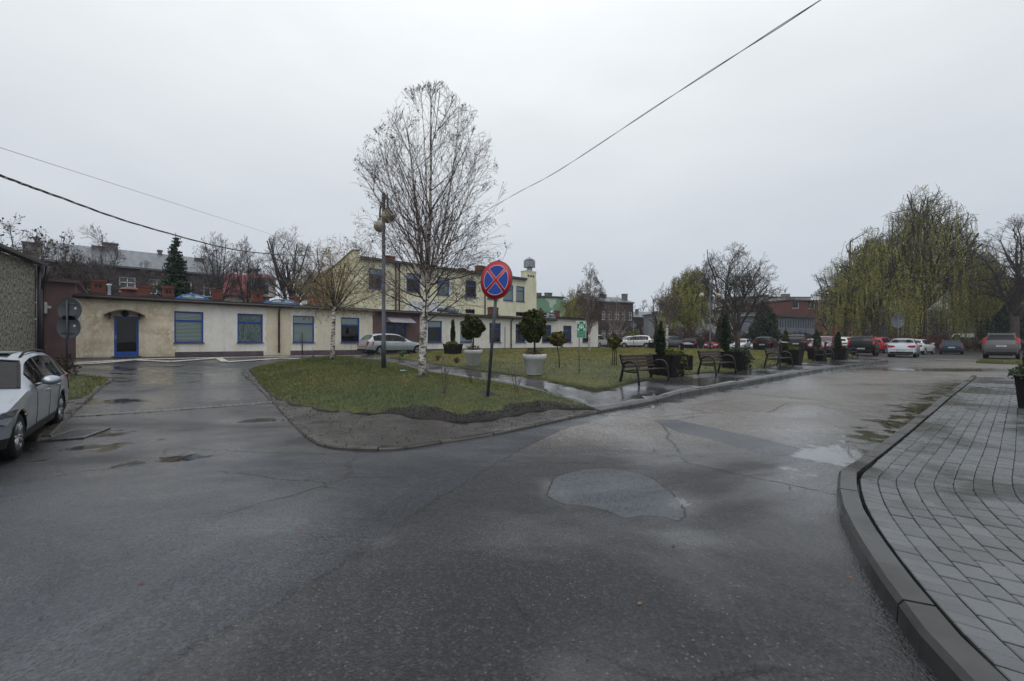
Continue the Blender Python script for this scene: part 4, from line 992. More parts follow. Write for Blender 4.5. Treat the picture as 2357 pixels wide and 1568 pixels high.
mb = MB(); mb.box((mbx, -.10, 3.15), (.34, .2, .56), bev=.03); mb.box((mbx+.24, -.07, 3.2), (.12, .1, .12)); mb.build('meter_box', M('white meter box', (196, 196, 192), (170, 170, 166), rough=.5), mar)
# ---- pebble-dashed building at the left edge
m_pebble, nt, p = mk('pebble dash'); v = coords(nt, 'Object'); vo = N(nt, 'ShaderNodeTexVoronoi'); vo.inputs['Scale'].default_value = 9; nt.links.new(coords(nt, 'Object', scale=(1, 1, 1.3)), vo.inputs[0])
n3 = noise(nt, v, 7, 5, .7); c = mix(nt, ramp(nt, n3, [(.38, 0.0), (.60, 1.0)]), lin((48, 48, 45)), lin((182, 178, 164)))
nt.links.new(mix(nt, ramp(nt, noise(nt, v, 28, 3, .7), [(.42, .6), (.58, 0.0)]), c, lin((44, 42, 38))), p.inputs['Base Color']); p.inputs['Roughness'].default_value = .9
bump(nt, p, math_(nt, 'ADD', n3, noise(nt, v, 30, 3)), 1.0, .05)
dirA = Vector((520-CX, FPX, 0)).normalized()      # direction in which its long wall runs away
cA = W(80, 787, 20.6); azA = math.atan2(dirA.y, dirA.x)
peb = empty('pebble_dashed_house', (cA.x, cA.y, 0), azA, 'grey brown pebble-dashed building with a dark sloping eave at the left edge', 'building')
zA = zat(606, 20.6)
mb = MB(); mb.box((-9, 5, zA/2-.2), (18, 10, zA+.2)); mb.build('wall', m_pebble, peb)
mb = MB(); mb.poly([(-18.3, -.35, zA-.08), (.35, -.35, zA-.08), (.35, -.35, zA+.05), (-18.3, -.35, zA+.05)]); mb.quad((-18.3, -.35, zA+.05), (.35, -.35, zA+.05), (.35, 5, zA+1.6), (-18.3, 5, zA+1.6)); mb.quad((-18.3, 5, zA+1.6), (.35, 5, zA+1.6), (.35, 10.3, zA+.05), (-18.3, 10.3, zA+.05)); mb.quad((-18.3, -.35, zA-.08), (.35, -.35, zA-.08), (.35, .1, zA-.02), (-18.3, .1, zA-.02)); mb.poly([(.3, -.0, zA), (.3, 10, zA), (.3, 5, zA+1.5)])
mb.build('roof', m_fascia, peb)
mb = MB(); mb.tube([(.05, -.12, zA-.1), (.06, -.12, .3)], .075, 8); mb.build('downpipe', m_bitumen, peb)
mb = MB(); mb.tube([(.30, -.10, zA-1.2), (.30, -.10, .3)], .13, 8); mb.tube([(.30, -.35, zA-.05), (.30, -.30, zA-.5), (.30, -.10, zA-1.2)], .09, 8); mb.build('drain_pipe', m_bitumen, peb)
# ---- two-storey cream building behind
SH = 8.0; AD = A0+DP*SH
def DX(px): return line_t(AD, DR, px)
def DY(px): return (AD+DR*DX(px)).y
xD0 = DX(817); OD = AD+DR*xD0; zD0 = zat(591, DY(817)); xD1 = DX(1206)-xD0; xD2 = DX(1234)-xD0; zD1 = zat(640, DY(1190))
def cream2():
    m, nt, p = mk('cream yellow render'); v = coords(nt, 'Object')
    c = mix(nt, ramp(nt, noise(nt, v, .7, 5, .6), [(.35, 0.0), (.65, 1.0)]), lin((212, 207, 176)), lin((200, 197, 170)))
    vs = coords(nt, 'Object', scale=(2.0, 2.0, .25)); c = mix(nt, ramp(nt, noise(nt, vs, 1.1, 5, .6), [(.52, 0.0), (.75, .4)]), c, lin((130, 126, 104)))
    nt.links.new(c, p.inputs['Base Color']); p.inputs['Roughness'].default_value = .85; bump(nt, p, noise(nt, v, 40, 3), .3, .01); return m
m_cream2 = cream2()
two = empty('two_storey_building', (OD.x, OD.y, 0), AZ, 'pale yellow two-storey flat-roofed building with blue windows and tall end chimney', 'building')
def zDt(x): return zD0+(zD1-zD0)*min(1, x/xD1)
def hole2(l, r_, t, b):
    x0 = DX(l)-xD0; x1 = DX(r_)-xD0; Y = (DY(l)+DY(r_))/2; return (x0, zat(b, Y), x1-x0, zat(t, Y)-zat(b, Y))
w2 = [(848, 879, 617.5, 665, 'half'), (935, 967, 628.5, 672.5, 'half'), (1006, 1034, 638, 680, 'curtain'), (1071, 1096, 645, 684.5, 'dark'), (1121, 1146, 651, 689.5, 'blind'), (1158, 1181, 655, 692.5, 'blind'), (1187.5, 1208, 658.5, 694.5, 'blind')]
h2 = [hole2(l, r_, t+1, b) for l, r_, t, b, s in w2]
h2b = [hole2(1071, 1093, 712, 722), hole2(1187, 1207, 718.5, 728)]
mb = MB(); ztop = min(zD0, zD1)
facade(mb, 0, xD1, .5, ztop, h2+h2b); mb.poly([(0, 0, ztop), (xD1, 0, ztop), (xD1, 0, zDt(xD1)), (0, 0, zDt(0))])
facade(mb, xD1, xD2, .5, ztop, [], y=-.04)
dpt = 12.0; pk = zat(576, DY(817)); zbk = zat(614, DY(817)+7)
# side wall with the tall sloping parapet
mb.poly([(0, 0, .5), (0, 0, pk), (0, .5, pk+.15), (0, dpt, pk-2.0), (0, dpt, .5)]); mb.poly([(.35, 0, zD0-.3), (.35, 0, pk), (.35, .5, pk+.15), (.35, dpt, pk-2.0), (.35, dpt, zD0-.3)])
mb.quad((0, -.001, zD0-.4), (.35, -.001, zD0-.4), (.35, -.001, pk), (0, -.001, pk)); mb.quad((xD2, -.04, .5), (xD2, dpt, .5), (xD2, dpt, zD1-.6), (xD2, -.04, zD1-.6)); mb.quad((0, dpt, .5), (xD2, dpt, .5), (xD2, dpt, pk-2.0), (0, dpt, pk-2.0))
mb.build('wall', m_cream2, two)
mb = MB(); mb.poly([(.36, -.25, zD0), (xD1+.3, -.25, zDt(xD1)), (xD1+.3, dpt, zDt(xD1)-1.5), (.36, dpt, zD0-1.5)]); mb.build('roof', m_felt, two, fix=False)
mb = MB()
mb.poly([(.36, -.27, zD0-.16), (xD1+.3, -.27, zDt(xD1)-.16), (xD1+.3, -.27, zDt(xD1)+.10), (.36, -.27, zD0+.10)]); mb.tube([(.4, -.32, zD0-.12), (xD1+.2, -.32, zDt(xD1)-.12)], .08, 6)
mb.prism([(-.05, pk-.02), (.42, pk-.02), (.42, pk+.06), (-.05, pk+.06)], -.05, .5); mb.poly([(-.06, .5, pk+.17), (.42, .5, pk+.17), (.42, dpt, pk-1.95), (-.06, dpt, pk-1.95)]); mb.poly([(-.06, .5, pk+.17), (-.06, .5, pk+.02), (-.06, dpt, pk-2.1), (-.06, dpt, pk-1.95)])
mb.build('fascia', m_fascia, two, fix=False)
for (l, r_, t, b, s), h in zip(w2, h2): window(two, *h, y=.12, style=s, fw=.09)
for h in h2b: window(two, *h, y=.12, style='dark', sill=False, transom=0, frame=m_fascia)
for px in (909.7, 917.7, 1115): x = DX(px)-xD0; mb = MB(); mb.tube([(x, -.1, zDt(x)), (x, -.1, 3.5)], .07, 8); mb.build('downpipe', m_pipe, two)
for l, r_, top, dy in ((888, 910, 588.4, 1.5), (1057, 1074, 617.5, 2.5), (1098.5, 1118.5, 611, 1.2)):
    A = AD+DP*dy; ta, tb = line_t(A, DR, l), line_t(A, DR, r_); Y = (A+DR*ta).y; xa, xb = ta-xD0, tb-xD0; z0_ = zDt(xa)-.4
    chimney(two, (xa+xb)/2, dy+.3, abs(xb-xa)*.85, .6, z0_, zat(top, Y)-z0_, mat=m_brickr, vents=0)
# tower chimney at the far end
xa, xb = DX(1209.5)-xD0, DX(1233)-xD0; ztw = zat(625.5, DY(1220)); mb = MB(); mb.box(((xa+xb)/2, .42, (.5+ztw)/2), (xb-xa, .9, ztw-.5)); mb.box(((xa+xb)/2, .42, ztw+.05), (xb-xa+.12, 1.0, .1)); tw = mb.build('tower_chimney', m_cream2, two)
for i in range(3): mb = MB(); mb.box((xa+.45+i*.42, -.045, ztw-.55), (.24, .02, .26)); mb.build('flue_opening', m_black, tw)
Yt = DY(1223); za, zc = zat(625, Yt), zat(590, Yt); H_ = zc-za; xc = (DX(1223.5)-xD0); mb = MB(); mb.box((xc, .42, za+H_*.12), (.5, .5, H_*.24)); mb.box((xc, .42, za+H_*.50), (1.05, 1.05, H_*.46), bev=.04); mb.box((xc, .42, za+H_*.76), (.7, .7, H_*.06)); mb.box((xc, .42, za+H_*.88), (1.05, 1.05, H_*.22), taper=.05); mb.build('vent_cowl', m_metal, tw)
# ---- buildings further off
m_slate = M('pale sheet roof', (92, 98, 106), (70, 76, 84), rough=.45, scale=1, stretch=(3, .3, 1))
m_darkbrick = brick_face('sooty brick', (62, 42, 46), (48, 35, 40), (52, 42, 44), bw=.5, bh=.16, dirt=.6)
m_redbrick = brick_face('red town brick', (112, 56, 48), (92, 48, 44), (76, 62, 58), bw=.5, bh=.16, dirt=.5)
def block(name, label, pl, pr, ptop, Y0, mat, az=None, depth=10, rows=(), roof='flat', roofm=None, rh=1.2, wmat=m_whiteframe, ww=1.1, wh=1.5, nwin=6, chim=(), z0=0.0, over=.25, frame=.09, gable=False, transom=.35):
    """a building whose front spans picture columns pl..pr with its eave at ptop on the left corner"""
    az = AZ if az is None else az; d = Vector((math.cos(az), math.sin(az), 0)); A = Vector(((pl-CX)/FPX*Y0, Y0, 0)); L = line_t(A, d, pr); H = zat(ptop, Y0)
    r_ = empty(name, (A.x, A.y, 0), az, label, 'building'); holes = []
    for zr in rows:
        for i in range(nwin):
            x = L*(i+.5)/nwin-ww/2; holes.append((x, zr, ww, wh))
    mb = MB(); facade(mb, 0, L, z0, H, holes, rev=.18); mb.quad((L, 0, z0), (L, depth, z0), (L, depth, H), (L, 0, H)); mb.quad((0, depth, z0), (0, 0, z0), (0, 0, H), (0, depth, H)); mb.quad((L, depth, z0), (0, depth, z0), (0, depth, H), (L, depth, H))
    if roof == 'gable': mb.poly([(0, 0, H), (0, depth/2, H+rh), (0, depth, H)]); mb.poly([(L, 0, H), (L, depth/2, H+rh), (L, depth, H)])
    mb.build('wall', mat, r_, fix=False)
    for h in holes:
        mb = MB(); x, z, w, hh = h; f = frame
        for cx_, cz_, a, b in ((x+f/2, z+hh/2, f, hh), (x+w-f/2, z+hh/2, f, hh), (x+w/2, z+f/2, w-2*f, f), (x+w/2, z+hh-f/2, w-2*f, f)): mb.box((cx_, .12, cz_), (a, .06, b))
        if transom: mb.box((x+w/2, .118, z+hh*(1-transom)), (w-2*f, .06, f*.8)); mb.box((x+w/2, .116, z+hh/2), (f*.7, .06, hh-2*f))
        wd = mb.build('window', wmat, r_)
        mb = MB(); mb.quad((x, .14, z), (x+w, .14, z), (x+w, .14, z+hh), (x, .14, z+hh)); mb.build('pane', m_glassfar, wd)
    mb = MB()
    if roof == 'gable':
        mb.quad((-over, -over, H-.05), (L+over, -over, H-.05), (L+over, depth/2, H+rh+.1), (-over, depth/2, H+rh+.1)); mb.quad((-over, depth/2, H+rh+.1), (L+over, depth/2, H+rh+.1), (L+over, depth+over, H-.05), (-over, depth+over, H-.05)); mb.quad((-over, -over, H-.22), (L+over, -over, H-.22), (L+over, -over, H-.05), (-over, -over, H-.05))
        rf = mb.build('roof', roofm or m_slate, r_, fix=False)
    else:
        mb.box((L/2, depth/2, H+.12), (L+2*over, depth+2*over, .24)); rf = mb.build('roof', roofm or m_fascia, r_)
    for cx_, cy_, w, hh in chim:
        mb = MB(); mb.box((L*cx_, depth*cy_, H+hh/2), (w, .7, hh+.3)); mb.box((L*cx_, depth*cy_, H+hh+.2), (w+.14, .84, .12)); mb.build('chimney', M('chimney plaster', (112, 108, 104), (72, 66, 66), rough=.8, scale=2), rf)
    return r_
block('terrace_block', 'long dark brick block with a pale sheet-metal roof, behind the spruce', 100, 512, 596, 38.5, m_darkbrick, depth=11, rows=(3.2, 6.3), roof='gable', rh=2.3, nwin=6, chim=((.32, .45, 1.1, 2.6), (.25, .42, .8, 2.1), (.62, .5, .35, 2.5), (.70, .45, .7, 2.4), (.88, .4, .8, 1.9)), ww=1.2, wh=1.5)
block('low_wing', 'lower dark wing with a chimney at the far left behind the bare trees', -120, 98, 596, 34, m_darkbrick, depth=10, rows=(3.4,), roof='gable', rh=1.6, nwin=5, chim=((.8, .4, 1.2, 2.3),), roofm=M('dull slate roof', (74, 74, 80), (58, 58, 66), rough=.5, scale=1))
m_redtile = M('red roof tiles', (150, 38, 52), (124, 34, 46), rough=.5, scale=3, bmp=.6, bscale=9, bdist=.05, stretch=(1, 1, 3))
rh_ = block('red_roofed_house', 'house with a bright red tiled roof and white dormer behind the low building', 500, 620, 676, 50, M('off-white render', (176, 172, 164), (150, 146, 138), rough=.8, scale=1), depth=8, rows=(4.2,), roof='gable', rh=2.9, roofm=m_redtile, nwin=3, ww=1.0, wh=1.2)
mb = MB(); mb.box((4.6, .6, 8.1), (2.6, 2.4, 2.2)); dm = mb.build('dormer', M('off-white render', (176, 172, 164)), rh_); mb = MB(); mb.box((4.6, -.62, 7.9), (1.0, .06, 1.1)); mb.build('pane', m_glassfar, dm)
mb = MB(); mb.quad((3.1, -.9, 9.15), (6.1, -.9, 9.15), (6.1, 2.4, 10.1), (3.1, 2.4, 10.1)); mb.build('dormer_roof', m_redtile, dm, fix=False)
block('stair_tower', 'tall narrow grey tower rising behind the red roof', 580, 594, 622, 62, M('grey render', (112, 116, 122), (92, 96, 102), rough=.7, scale=1), depth=4, rows=(), nwin=0)
block('green_house', 'two-tone green and pale block of flats beyond the yellow building', 1236, 1296, 684, 74, M('green render', (104, 142, 118), (170, 186, 168), rough=.8, scale=.22, lo=.49, hi=.51), az=R(20), depth=10, rows=(5.0,), nwin=2, ww=1.4, wh=1.6, roofm=M('dark green trim', (52, 70, 62)), chim=((.3, .3, 1.0, .8), (.7, .3, 1.2, .9)))
block('brick_tenement', 'dark red brick tenement with rows of narrow white windows behind the birch', 1364, 1457, 692, 84, m_darkbrick, az=R(22), depth=11, rows=(2.0, 5.8), roof='gable', rh=1.4, nwin=6, ww=1.0, wh=1.7, chim=((.1, .4, 1.2, 1.6), (.55, .4, 1.2, 1.6), (.95, .2, 1.0, 1.6)))
block('brick_workshop', 'long lower brick workshop with a wet metal roof beyond the parked white cars', 1458, 1560, 729, 92, m_darkbrick, az=R(14), depth=11, rows=(2.4,), roof='gable', rh=1.4, nwin=6, ww=1.0, wh=1.8, chim=((.25, .3, .5, 1.6), (.7, .3, .9, 1.2)))
block('pale_hall', 'windowless pale grey hall seen behind the curly willow', 1556, 1740, 717, 76, M('pale grey cladding', (150, 154, 160), (134, 138, 144), rough=.6, scale=.5, stretch=(6, 1, .1)), az=R(6), depth=14, rows=(), nwin=0)
block('office_block', 'two-storey blue-grey office with bands of tall narrow windows and an outdoor unit', 1780, 1874, 728, 72, M('blue grey panels', (112, 120, 132), (98, 106, 118), rough=.7, scale=1.2), az=R(30), depth=10, rows=(1.3, 3.9), nwin=16, ww=.42, wh=1.6, wmat=M('grey frame', (84, 92, 102)), frame=.05, transom=0, roofm=M('dark green trim', (52, 70, 62)))
block('brick_flats', 'red brick block of flats with square white windows between the office and the big willow', 1812, 1990, 692, 84, m_redbrick, az=R(14), depth=14, rows=(1.6, 4.9, 8.0), roof='flat', roofm=M('wet tar roof', (64, 62, 66), rough=.3), nwin=5, ww=1.7, wh=1.6, chim=((.35, .4, 1.4, .9),), transom=0)
block('brick_annex', 'low red brick annex with grey roof to the left of the flats', 1766, 1811, 706, 95, m_redbrick, az=R(8), depth=14, rows=(), nwin=0, roofm=M('wet tar roof', (64, 62, 66)))
block('apartment_slab', 'hazy beige apartment slab far behind the curly willow', 1700, 1866, 684, 150, M('beige panels', (150, 146, 138), (132, 128, 124), rough=.8, scale=.3), az=R(4), depth=14, rows=(9, 12.3), nwin=14, ww=1.6, wh=1.5, chim=((.5, .4, 3, 1.2), (.8, .4, 3, 1.6)), transom=0, z0=0)
block('dark_warehouse', 'dark grey slate building mostly hidden behind the trees at the right edge', 2306, 2600, 645, 62, M('dark slate wall', (56, 58, 66), (46, 47, 54), rough=.7, scale=1), az=R(-25), depth=12, rows=(), nwin=0)
# ---- green fence behind the car park
A = G(1660, 794); fc = empty('green_fence', (A.x, 64, T(A.x, 64)), R(2), 'low dark green panel fence behind the parked cars', 'fence')
mb = MB()
for i in range(9): mb.box((2.5*i+1.25, 0, .95), (2.42, .05, 1.5))
mb.build('panel', M('green fence panel', (30, 66, 52), (22, 52, 42), rough=.5, scale=2), fc)
for i in range(10): mb = MB(); mb.box((2.5*i, 0, .9), (.08, .08, 1.9)); mb.build('post', M('fence post', (40, 56, 50)), fc)
# ================================================================ cars
def paint(name, c, metal=.35, rough=.32):
    m, nt, p = mk(name); v = coords(nt, 'Object')
    nt.links.new(mix(nt, ramp(nt, noise(nt, v, 1.5, 5, .6), [(.4, 0.0), (.75, .22)]), lin(c), lin((92, 88, 82)) if max(c) > 100 else lin(tuple(x*.8 for x in c))), p.inputs['Base Color'])
    if max(c) <= 60: c = tuple(x*.5 for x in c); metal = 0; nt.links.new(mix(nt, noise(nt, v, 1.5), lin(c), lin(tuple(x*.8 for x in c))), p.inputs['Base Color'])
    p.inputs['Metallic'].default_value = metal; p.inputs['Roughness'].default_value = rough
    p.inputs['Coat Weight'].default_value = .5 if max(c) > 100 else .03; p.inputs['Specular IOR Level'].default_value = .5 if max(c) > 100 else .14; p.inputs['Coat Roughness'].default_value = .05
    bump(nt, p, noise(nt, v, 220, 1), .05, .002); return m
def carglass():
    m, nt, p = mk('car glass'); p.inputs['Base Color'].default_value = (.018, .022, .026, 1); p.inputs['Roughness'].default_value = .04
    p.inputs['Specular IOR Level'].default_value = .30; return m
m_cg = carglass()
m_cgt = glass_mat('clear car glass', (.62, .72, .70)); [n for n in m_cgt.node_tree.nodes if n.type == 'FRESNEL'][0].inputs['IOR'].default_value = 1.36; m_inn = M('car interior', (34, 34, 36), (22, 22, 24), rough=.8, scale=5); m_seat = M('seat fabric', (50, 50, 54), (34, 34, 38), rough=.9, scale=8)
m_tyre = M('tyre rubber', (16, 16, 18), (26, 26, 27), spec=.25, rough=.7, scale=6, bmp=.3, bscale=90); m_rim = M('alloy wheel', (176, 178, 180), (120, 120, 122), rough=.3, metal=.7, scale=5)
m_trim = M('black car trim', (12, 12, 14), rough=.5, spec=.3); m_head = M('headlamp glass', (176, 184, 190), (120, 128, 136), rough=.08, scale=9, coat=1); m_headd = M('dark headlamp', (70, 76, 84), (34, 38, 42), rough=.06, scale=16, coat=1)
m_tail = M('tail lamp red', (158, 8, 18), (110, 4, 12), rough=.2, scale=9, spec=.3); m_amber = M('indicator amber', (214, 96, 24), rough=.15, coat=1)
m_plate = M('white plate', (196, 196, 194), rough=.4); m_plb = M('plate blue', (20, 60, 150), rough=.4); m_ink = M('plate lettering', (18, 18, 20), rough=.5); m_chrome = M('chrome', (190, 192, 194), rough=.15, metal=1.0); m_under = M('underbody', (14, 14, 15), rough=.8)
def text_mesh(name, txt, size, mat, parent, M4, depth=.002, align='CENTER', sx=1.0):
    c = bpy.data.curves.new(name, 'FONT'); c.body = txt; c.size = size; c.align_x = align; c.align_y = 'CENTER'; c.extrude = depth; c.resolution_u = 2
    t = bpy.data.objects.new(name, c); COL.objects.link(t); bpy.context.view_layer.update()
    me = bpy.data.meshes.new_from_object(t.evaluated_get(bpy.context.evaluated_depsgraph_get())); bpy.data.objects.remove(t); bpy.data.curves.remove(c)
    me.transform(M4 @ Matrix.Diagonal((sx, 1, 1, 1))); me.materials.clear(); me.materials.append(mat); me.name = name
    o = bpy.data.objects.new(name, me); COL.objects.link(o); o.parent = parent; return o
KIND = {
 'wagon': dict(L=4.55, W=1.80, H=1.45, prof=[(0, .48), (.03, .60), (.14, .70), (.6, .82), (1.15, .92), (1.38, .96), (2.12, 1.36), (2.45, 1.43), (3.0, 1.45), (3.7, 1.42), (4.05, 1.35), (4.38, 1.0), (4.47, .94), (4.53, .70), (4.55, .48)], ws=(1.38, 2.12), rg=(4.05, 4.38), belt=(.90, .97), win=[(1.78, 2.52), (2.62, 3.36), (3.44, 4.10)], fw=.85, rw=3.62),
 'hatch': dict(L=4.10, W=1.76, H=1.48, prof=[(0, .48), (.03, .62), (.14, .74), (.55, .88), (.95, .97), (1.12, 1.0), (1.85, 1.40), (2.2, 1.47), (2.7, 1.48), (3.3, 1.44), (3.6, 1.38), (3.92, 1.04), (4.0, .96), (4.08, .70), (4.10, .48)], ws=(1.12, 1.85), rg=(3.6, 3.92), belt=(.94, 1.0), win=[(1.55, 2.28), (2.38, 3.02), (3.10, 3.50)], fw=.78, rw=3.30),
 'mpv': dict(L=4.34, W=1.80, H=1.58, prof=[(0, .50), (.03, .66), (.14, .78), (.5, .90), (.85, .99), (1.0, 1.03), (1.9, 1.50), (2.25, 1.57), (2.8, 1.58), (3.5, 1.54), (3.85, 1.46), (4.14, 1.08), (4.24, 1.0), (4.32, .72), (4.34, .48)], ws=(1.0, 1.9), rg=(3.85, 4.14), belt=(.96, 1.03), win=[(1.2, 1.62), (1.70, 2.45), (2.54, 3.22), (3.30, 3.78)], fw=.84, rw=3.53),
 'sedan': dict(L=4.38, W=1.72, H=1.45, prof=[(0, .48), (.03, .62), (.14, .74), (.6, .86), (1.1, .95), (1.3, .99), (2.0, 1.37), (2.35, 1.44), (2.75, 1.45), (3.2, 1.39), (3.88, 1.10), (4.1, 1.07), (4.30, 1.03), (4.36, .74), (4.38, .48)], ws=(1.3, 2.0), rg=(3.22, 3.86), belt=(.93, 1.0), win=[(1.72, 2.42), (2.52, 3.12), (3.18, 3.44)], fw=.86, rw=3.44),
 'suv': dict(L=4.50, W=1.84, H=1.66, prof=[(0, .55), (.03, .74), (.14, .88), (.6, 1.0), (1.1, 1.07), (1.3, 1.10), (2.0, 1.55), (2.35, 1.64), (3.0, 1.66), (3.7, 1.62), (4.12, 1.54), (4.34, 1.12), (4.42, 1.06), (4.48, .80), (4.50, .55)], ws=(1.3, 2.0), rg=(4.12, 4.34), belt=(1.04, 1.12), win=[(1.72, 2.46), (2.56, 3.30), (3.38, 4.00)], fw=.88, rw=3.56),
 'boxsuv': dict(L=4.60, W=1.78, H=1.72, prof=[(0, .58), (.03, .80), (.14, .94), (.6, 1.03), (1.1, 1.08), (1.3, 1.10), (1.95, 1.60), (2.3, 1.70), (3.0, 1.72), (3.9, 1.71), (4.30, 1.66), (4.47, 1.16), (4.52, 1.10), (4.58, .84), (4.60, .58)], ws=(1.3, 1.95), rg=(4.30, 4.47), belt=(1.04, 1.12), win=[(1.70, 2.42), (2.52, 3.28), (3.38, 4.18)], fw=.92, rw=3.56)}
def car(name, label, kind, pos, head, color, metal=.35, wheel=.315, rails=None, plate='', front='', rear='', taper=0, detail=False, dims=None, headm=None, platedge=True, tailspec=None, group=None, lowtrim=False, roofbar=False):
    K = dict(KIND[kind]); K.update(dims or {}); L, Wd = K['L'], K['W']; xs = [p[0] for p in K['prof']]; zs = [p[1] for p in K['prof']]
    root = empty(name, pos, head, label, 'car', group); pm = paint('car paint '+name+label[:14], color, metal)
    zt = lambda x: float(np.interp(x, xs, zs)); zb_ = lambda x: K['belt'][0]+(K['belt'][1]-K['belt'][0])*x/L
    gl = .20 if 'suv' not in kind else .27
    def hw(x): a = max(0, 1-x/.6); b = max(0, 1-(L-x)/.42); return Wd/2-.20*a**2.2-.10*b**2.4
    z0 = lambda x: gl+.05*max(0, 1-x/.7)+.07*max(0, 1-(L-x)/.7)
    ra = wheel+.055; flo, fhi = K['fw'], K['rw']
    stn = set(np.round(np.concatenate([np.arange(.0, L, .11), [.012, .03, .06, .10, L-.10, L-.05, L-.02, L]]), 4))
    for w in (flo, fhi):
        for a in np.linspace(0, PI, 13): stn.add(round(w+ra*math.cos(a)*.9995, 4))
        stn |= {round(w-ra-.002, 4), round(w+ra+.002, 4)}
    cuts = {K['ws'][0], K['ws'][0]+.05, K['ws'][1]-.04, K['rg'][0]+.05, K['rg'][1]-.05, *[v for w in K['win'] for v in w]}
    stn = sorted(s for s in stn if 0 <= s <= L and all(abs(s-c) > .025 for c in cuts)) ; stn = sorted(set(stn) | cuts | {0, L})
    def sect(x):
        t = zt(x); b = min(zb_(x), t-.035); w = hw(x); q = z0(x); g = max(0, min(1, (t-b)/.42)); wt = w-.05-.19*g-.03*(1-g)
        P = [(0, t+.022*g+.012), (wt*.55, t+.012*g+.008), (wt-.04, t-.008), (wt+.012*g, t-.02-.04*g), (w-.03, b), (w, b-.09), (w+.0, q+.52*(b-q)), (w-.02, q+.14), (w-.05, q), (w-.34, q)]
        for wx in (flo, fhi):
            if abs(x-wx) < ra:
                za = wheel+math.sqrt(max(0, ra*ra-(x-wx)**2))
                for i, e in ((6, .012), (7, 0), (8, -.004), (9, -.004)):
                    if P[i][1] < za+e: P[i] = (P[i][0]+(.012 if i in (6, 7, 8) else 0), za+e)
                if P[5][1] < P[6][1]: P[5] = (P[5][0], P[6][1]+.01)
        return P
    S = [sect(x) for x in stn]; nS = 10
    body = MB(); parts = {}
    def P3(i, j, side): y, z = S[i][j]; return (L/2-stn[i], side*y, z)
    verts = {}
    def vid(mb, i, j, side):
        k = (id(mb), i, j, side if j else 1)
        if k not in verts: verts[k] = len(mb.v); mb.v.append(P3(i, j, side))
        return verts[k]
    def addq(mb, i, j, side, m=0, sm=True):
        q = [vid(mb, i, j, side), vid(mb, i+1, j, side), vid(mb, i+1, j+1, side), vid(mb, i, j+1, side)]
        if side > 0: q = q[::-1]
        mb.f.append(tuple(q)); mb.m.append(m); mb.sm.append(sm)
    wsh, rgl = MB(), MB(); sw = {}
    for i in range(len(stn)-1):
        xm = (stn[i]+stn[i+1])/2
        for side in (1, -1):
            for j in range(nS-1):
                tgt, mt = body, 0
                if j < 2 and K['ws'][0]+.05 < xm < K['ws'][1]-.04: tgt = wsh
                elif j < 2 and (K['ws'][0] < xm < K['ws'][1] or K['rg'][0]+.02 < xm < K['rg'][1]-.02) and not (K['rg'][0]+.05 < xm < K['rg'][1]-.05): mt = 1
                elif j < 2 and K['rg'][0]+.05 < xm < K['rg'][1]-.05: tgt = rgl
                elif j == 3:
                    wi = [k for k, w in enumerate(K['win']) if w[0] < xm < w[1]]
                    if wi: tgt = sw.setdefault((wi[0], side), MB())
                    elif K['win'][0][0] < xm < K['win'][-1][1] and zt(xm)-zb_(xm) > .15: mt = 1
                elif j >= 7: mt = 1
                elif j == 6 and lowtrim: mt = 1
                addq(tgt, i, j, side, mt)
    for e in (0, len(stn)-1):
        lp = [vid(body, e, j, 1) for j in range(nS)]+[vid(body, e, j, -1) for j in reversed(range(1, nS))]
        body.f.append(tuple(lp[::-1] if e else lp)); body.m.append(0); body.sm.append(False)
    def fin(mb, nm, mt, par=root):
        o = mb.build(nm, mt, par, fix=False); o.data.set_sharp_from_angle(angle=R(52 if detail else 38)); return o
    glm = m_cgt if detail else m_cg
    fin(body, 'body', [pm, m_trim]); fin(wsh, 'windshield', glm); fin(rgl, 'rear_window', glm)
    for k in sw: fin(sw[k], 'side_window', glm)
    if detail:   # what shows through the glass
        zi = K['belt'][0]-.06; xa, xb = L/2-K['ws'][0]-.12, L/2-K['rg'][1]+.12; yi = Wd/2-.16; mb = MB()
        mb.quad((xa, -yi, .5), (xb, -yi, .5), (xb, -yi, zi), (xa, -yi, zi)); mb.quad((xa, yi, .5), (xb, yi, .5), (xb, yi, zi), (xa, yi, zi)); mb.quad((xa, -yi, .5), (xa, yi, .5), (xa, yi, zi+.02), (xa, -yi, zi+.02)); mb.quad((xb, -yi, .5), (xb, yi, .5), (xb, yi, zi), (xb, -yi, zi))
        mb.quad((xa, -yi, .58), (xb, -yi, .58), (xb, yi, .58), (xa, yi, .58)); mb.box((xa-.22, 0, zi-.06), (.42, 2*yi, .14), bev=.04); mb.build('interior', m_inn, root)
        for sx_ in (L/2-2.45, L/2-3.30):
            for sy in (-.38, .38):
                mb = MB(); mb.box((sx_, sy, .72), (.50, .48, .22), bev=.06); mb.box((sx_-.28, sy, .98), (.15, .46, .56), bev=.06); mb.box((sx_-.30, sy, 1.30), (.09, .25, .16), bev=.04); mb.build('seat', m_seat, root)
        mb = MB(); cxs, czs = xa-.50, zi+.02; mb.tube([(cxs+.09*math.cos(a)*.9, .38+.185*math.sin(a), czs+.185*math.cos(a)) for a in np.linspace(0, 2*PI, 21)], .016, 6, cap=False); mb.tube([(cxs, .20, czs), (cxs, .56, czs)], .014, 5); mb.build('steering_wheel', m_trim, root)
        mb = MB(); ws = [i for i, x in enumerate(stn) if K['ws'][0] <= x <= K['ws'][1]]
        rim_ = [P3(i, 2, 1) for i in ws]+[P3(ws[-1], j, 1) for j in (1, 0)]+[P3(ws[-1], 1, -1)]+[P3(i, 2, -1) for i in reversed(ws)]+[P3(ws[0], j, -1) for j in (1, 0)]+[P3(ws[0], 1, 1), P3(ws[0], 2, 1)]
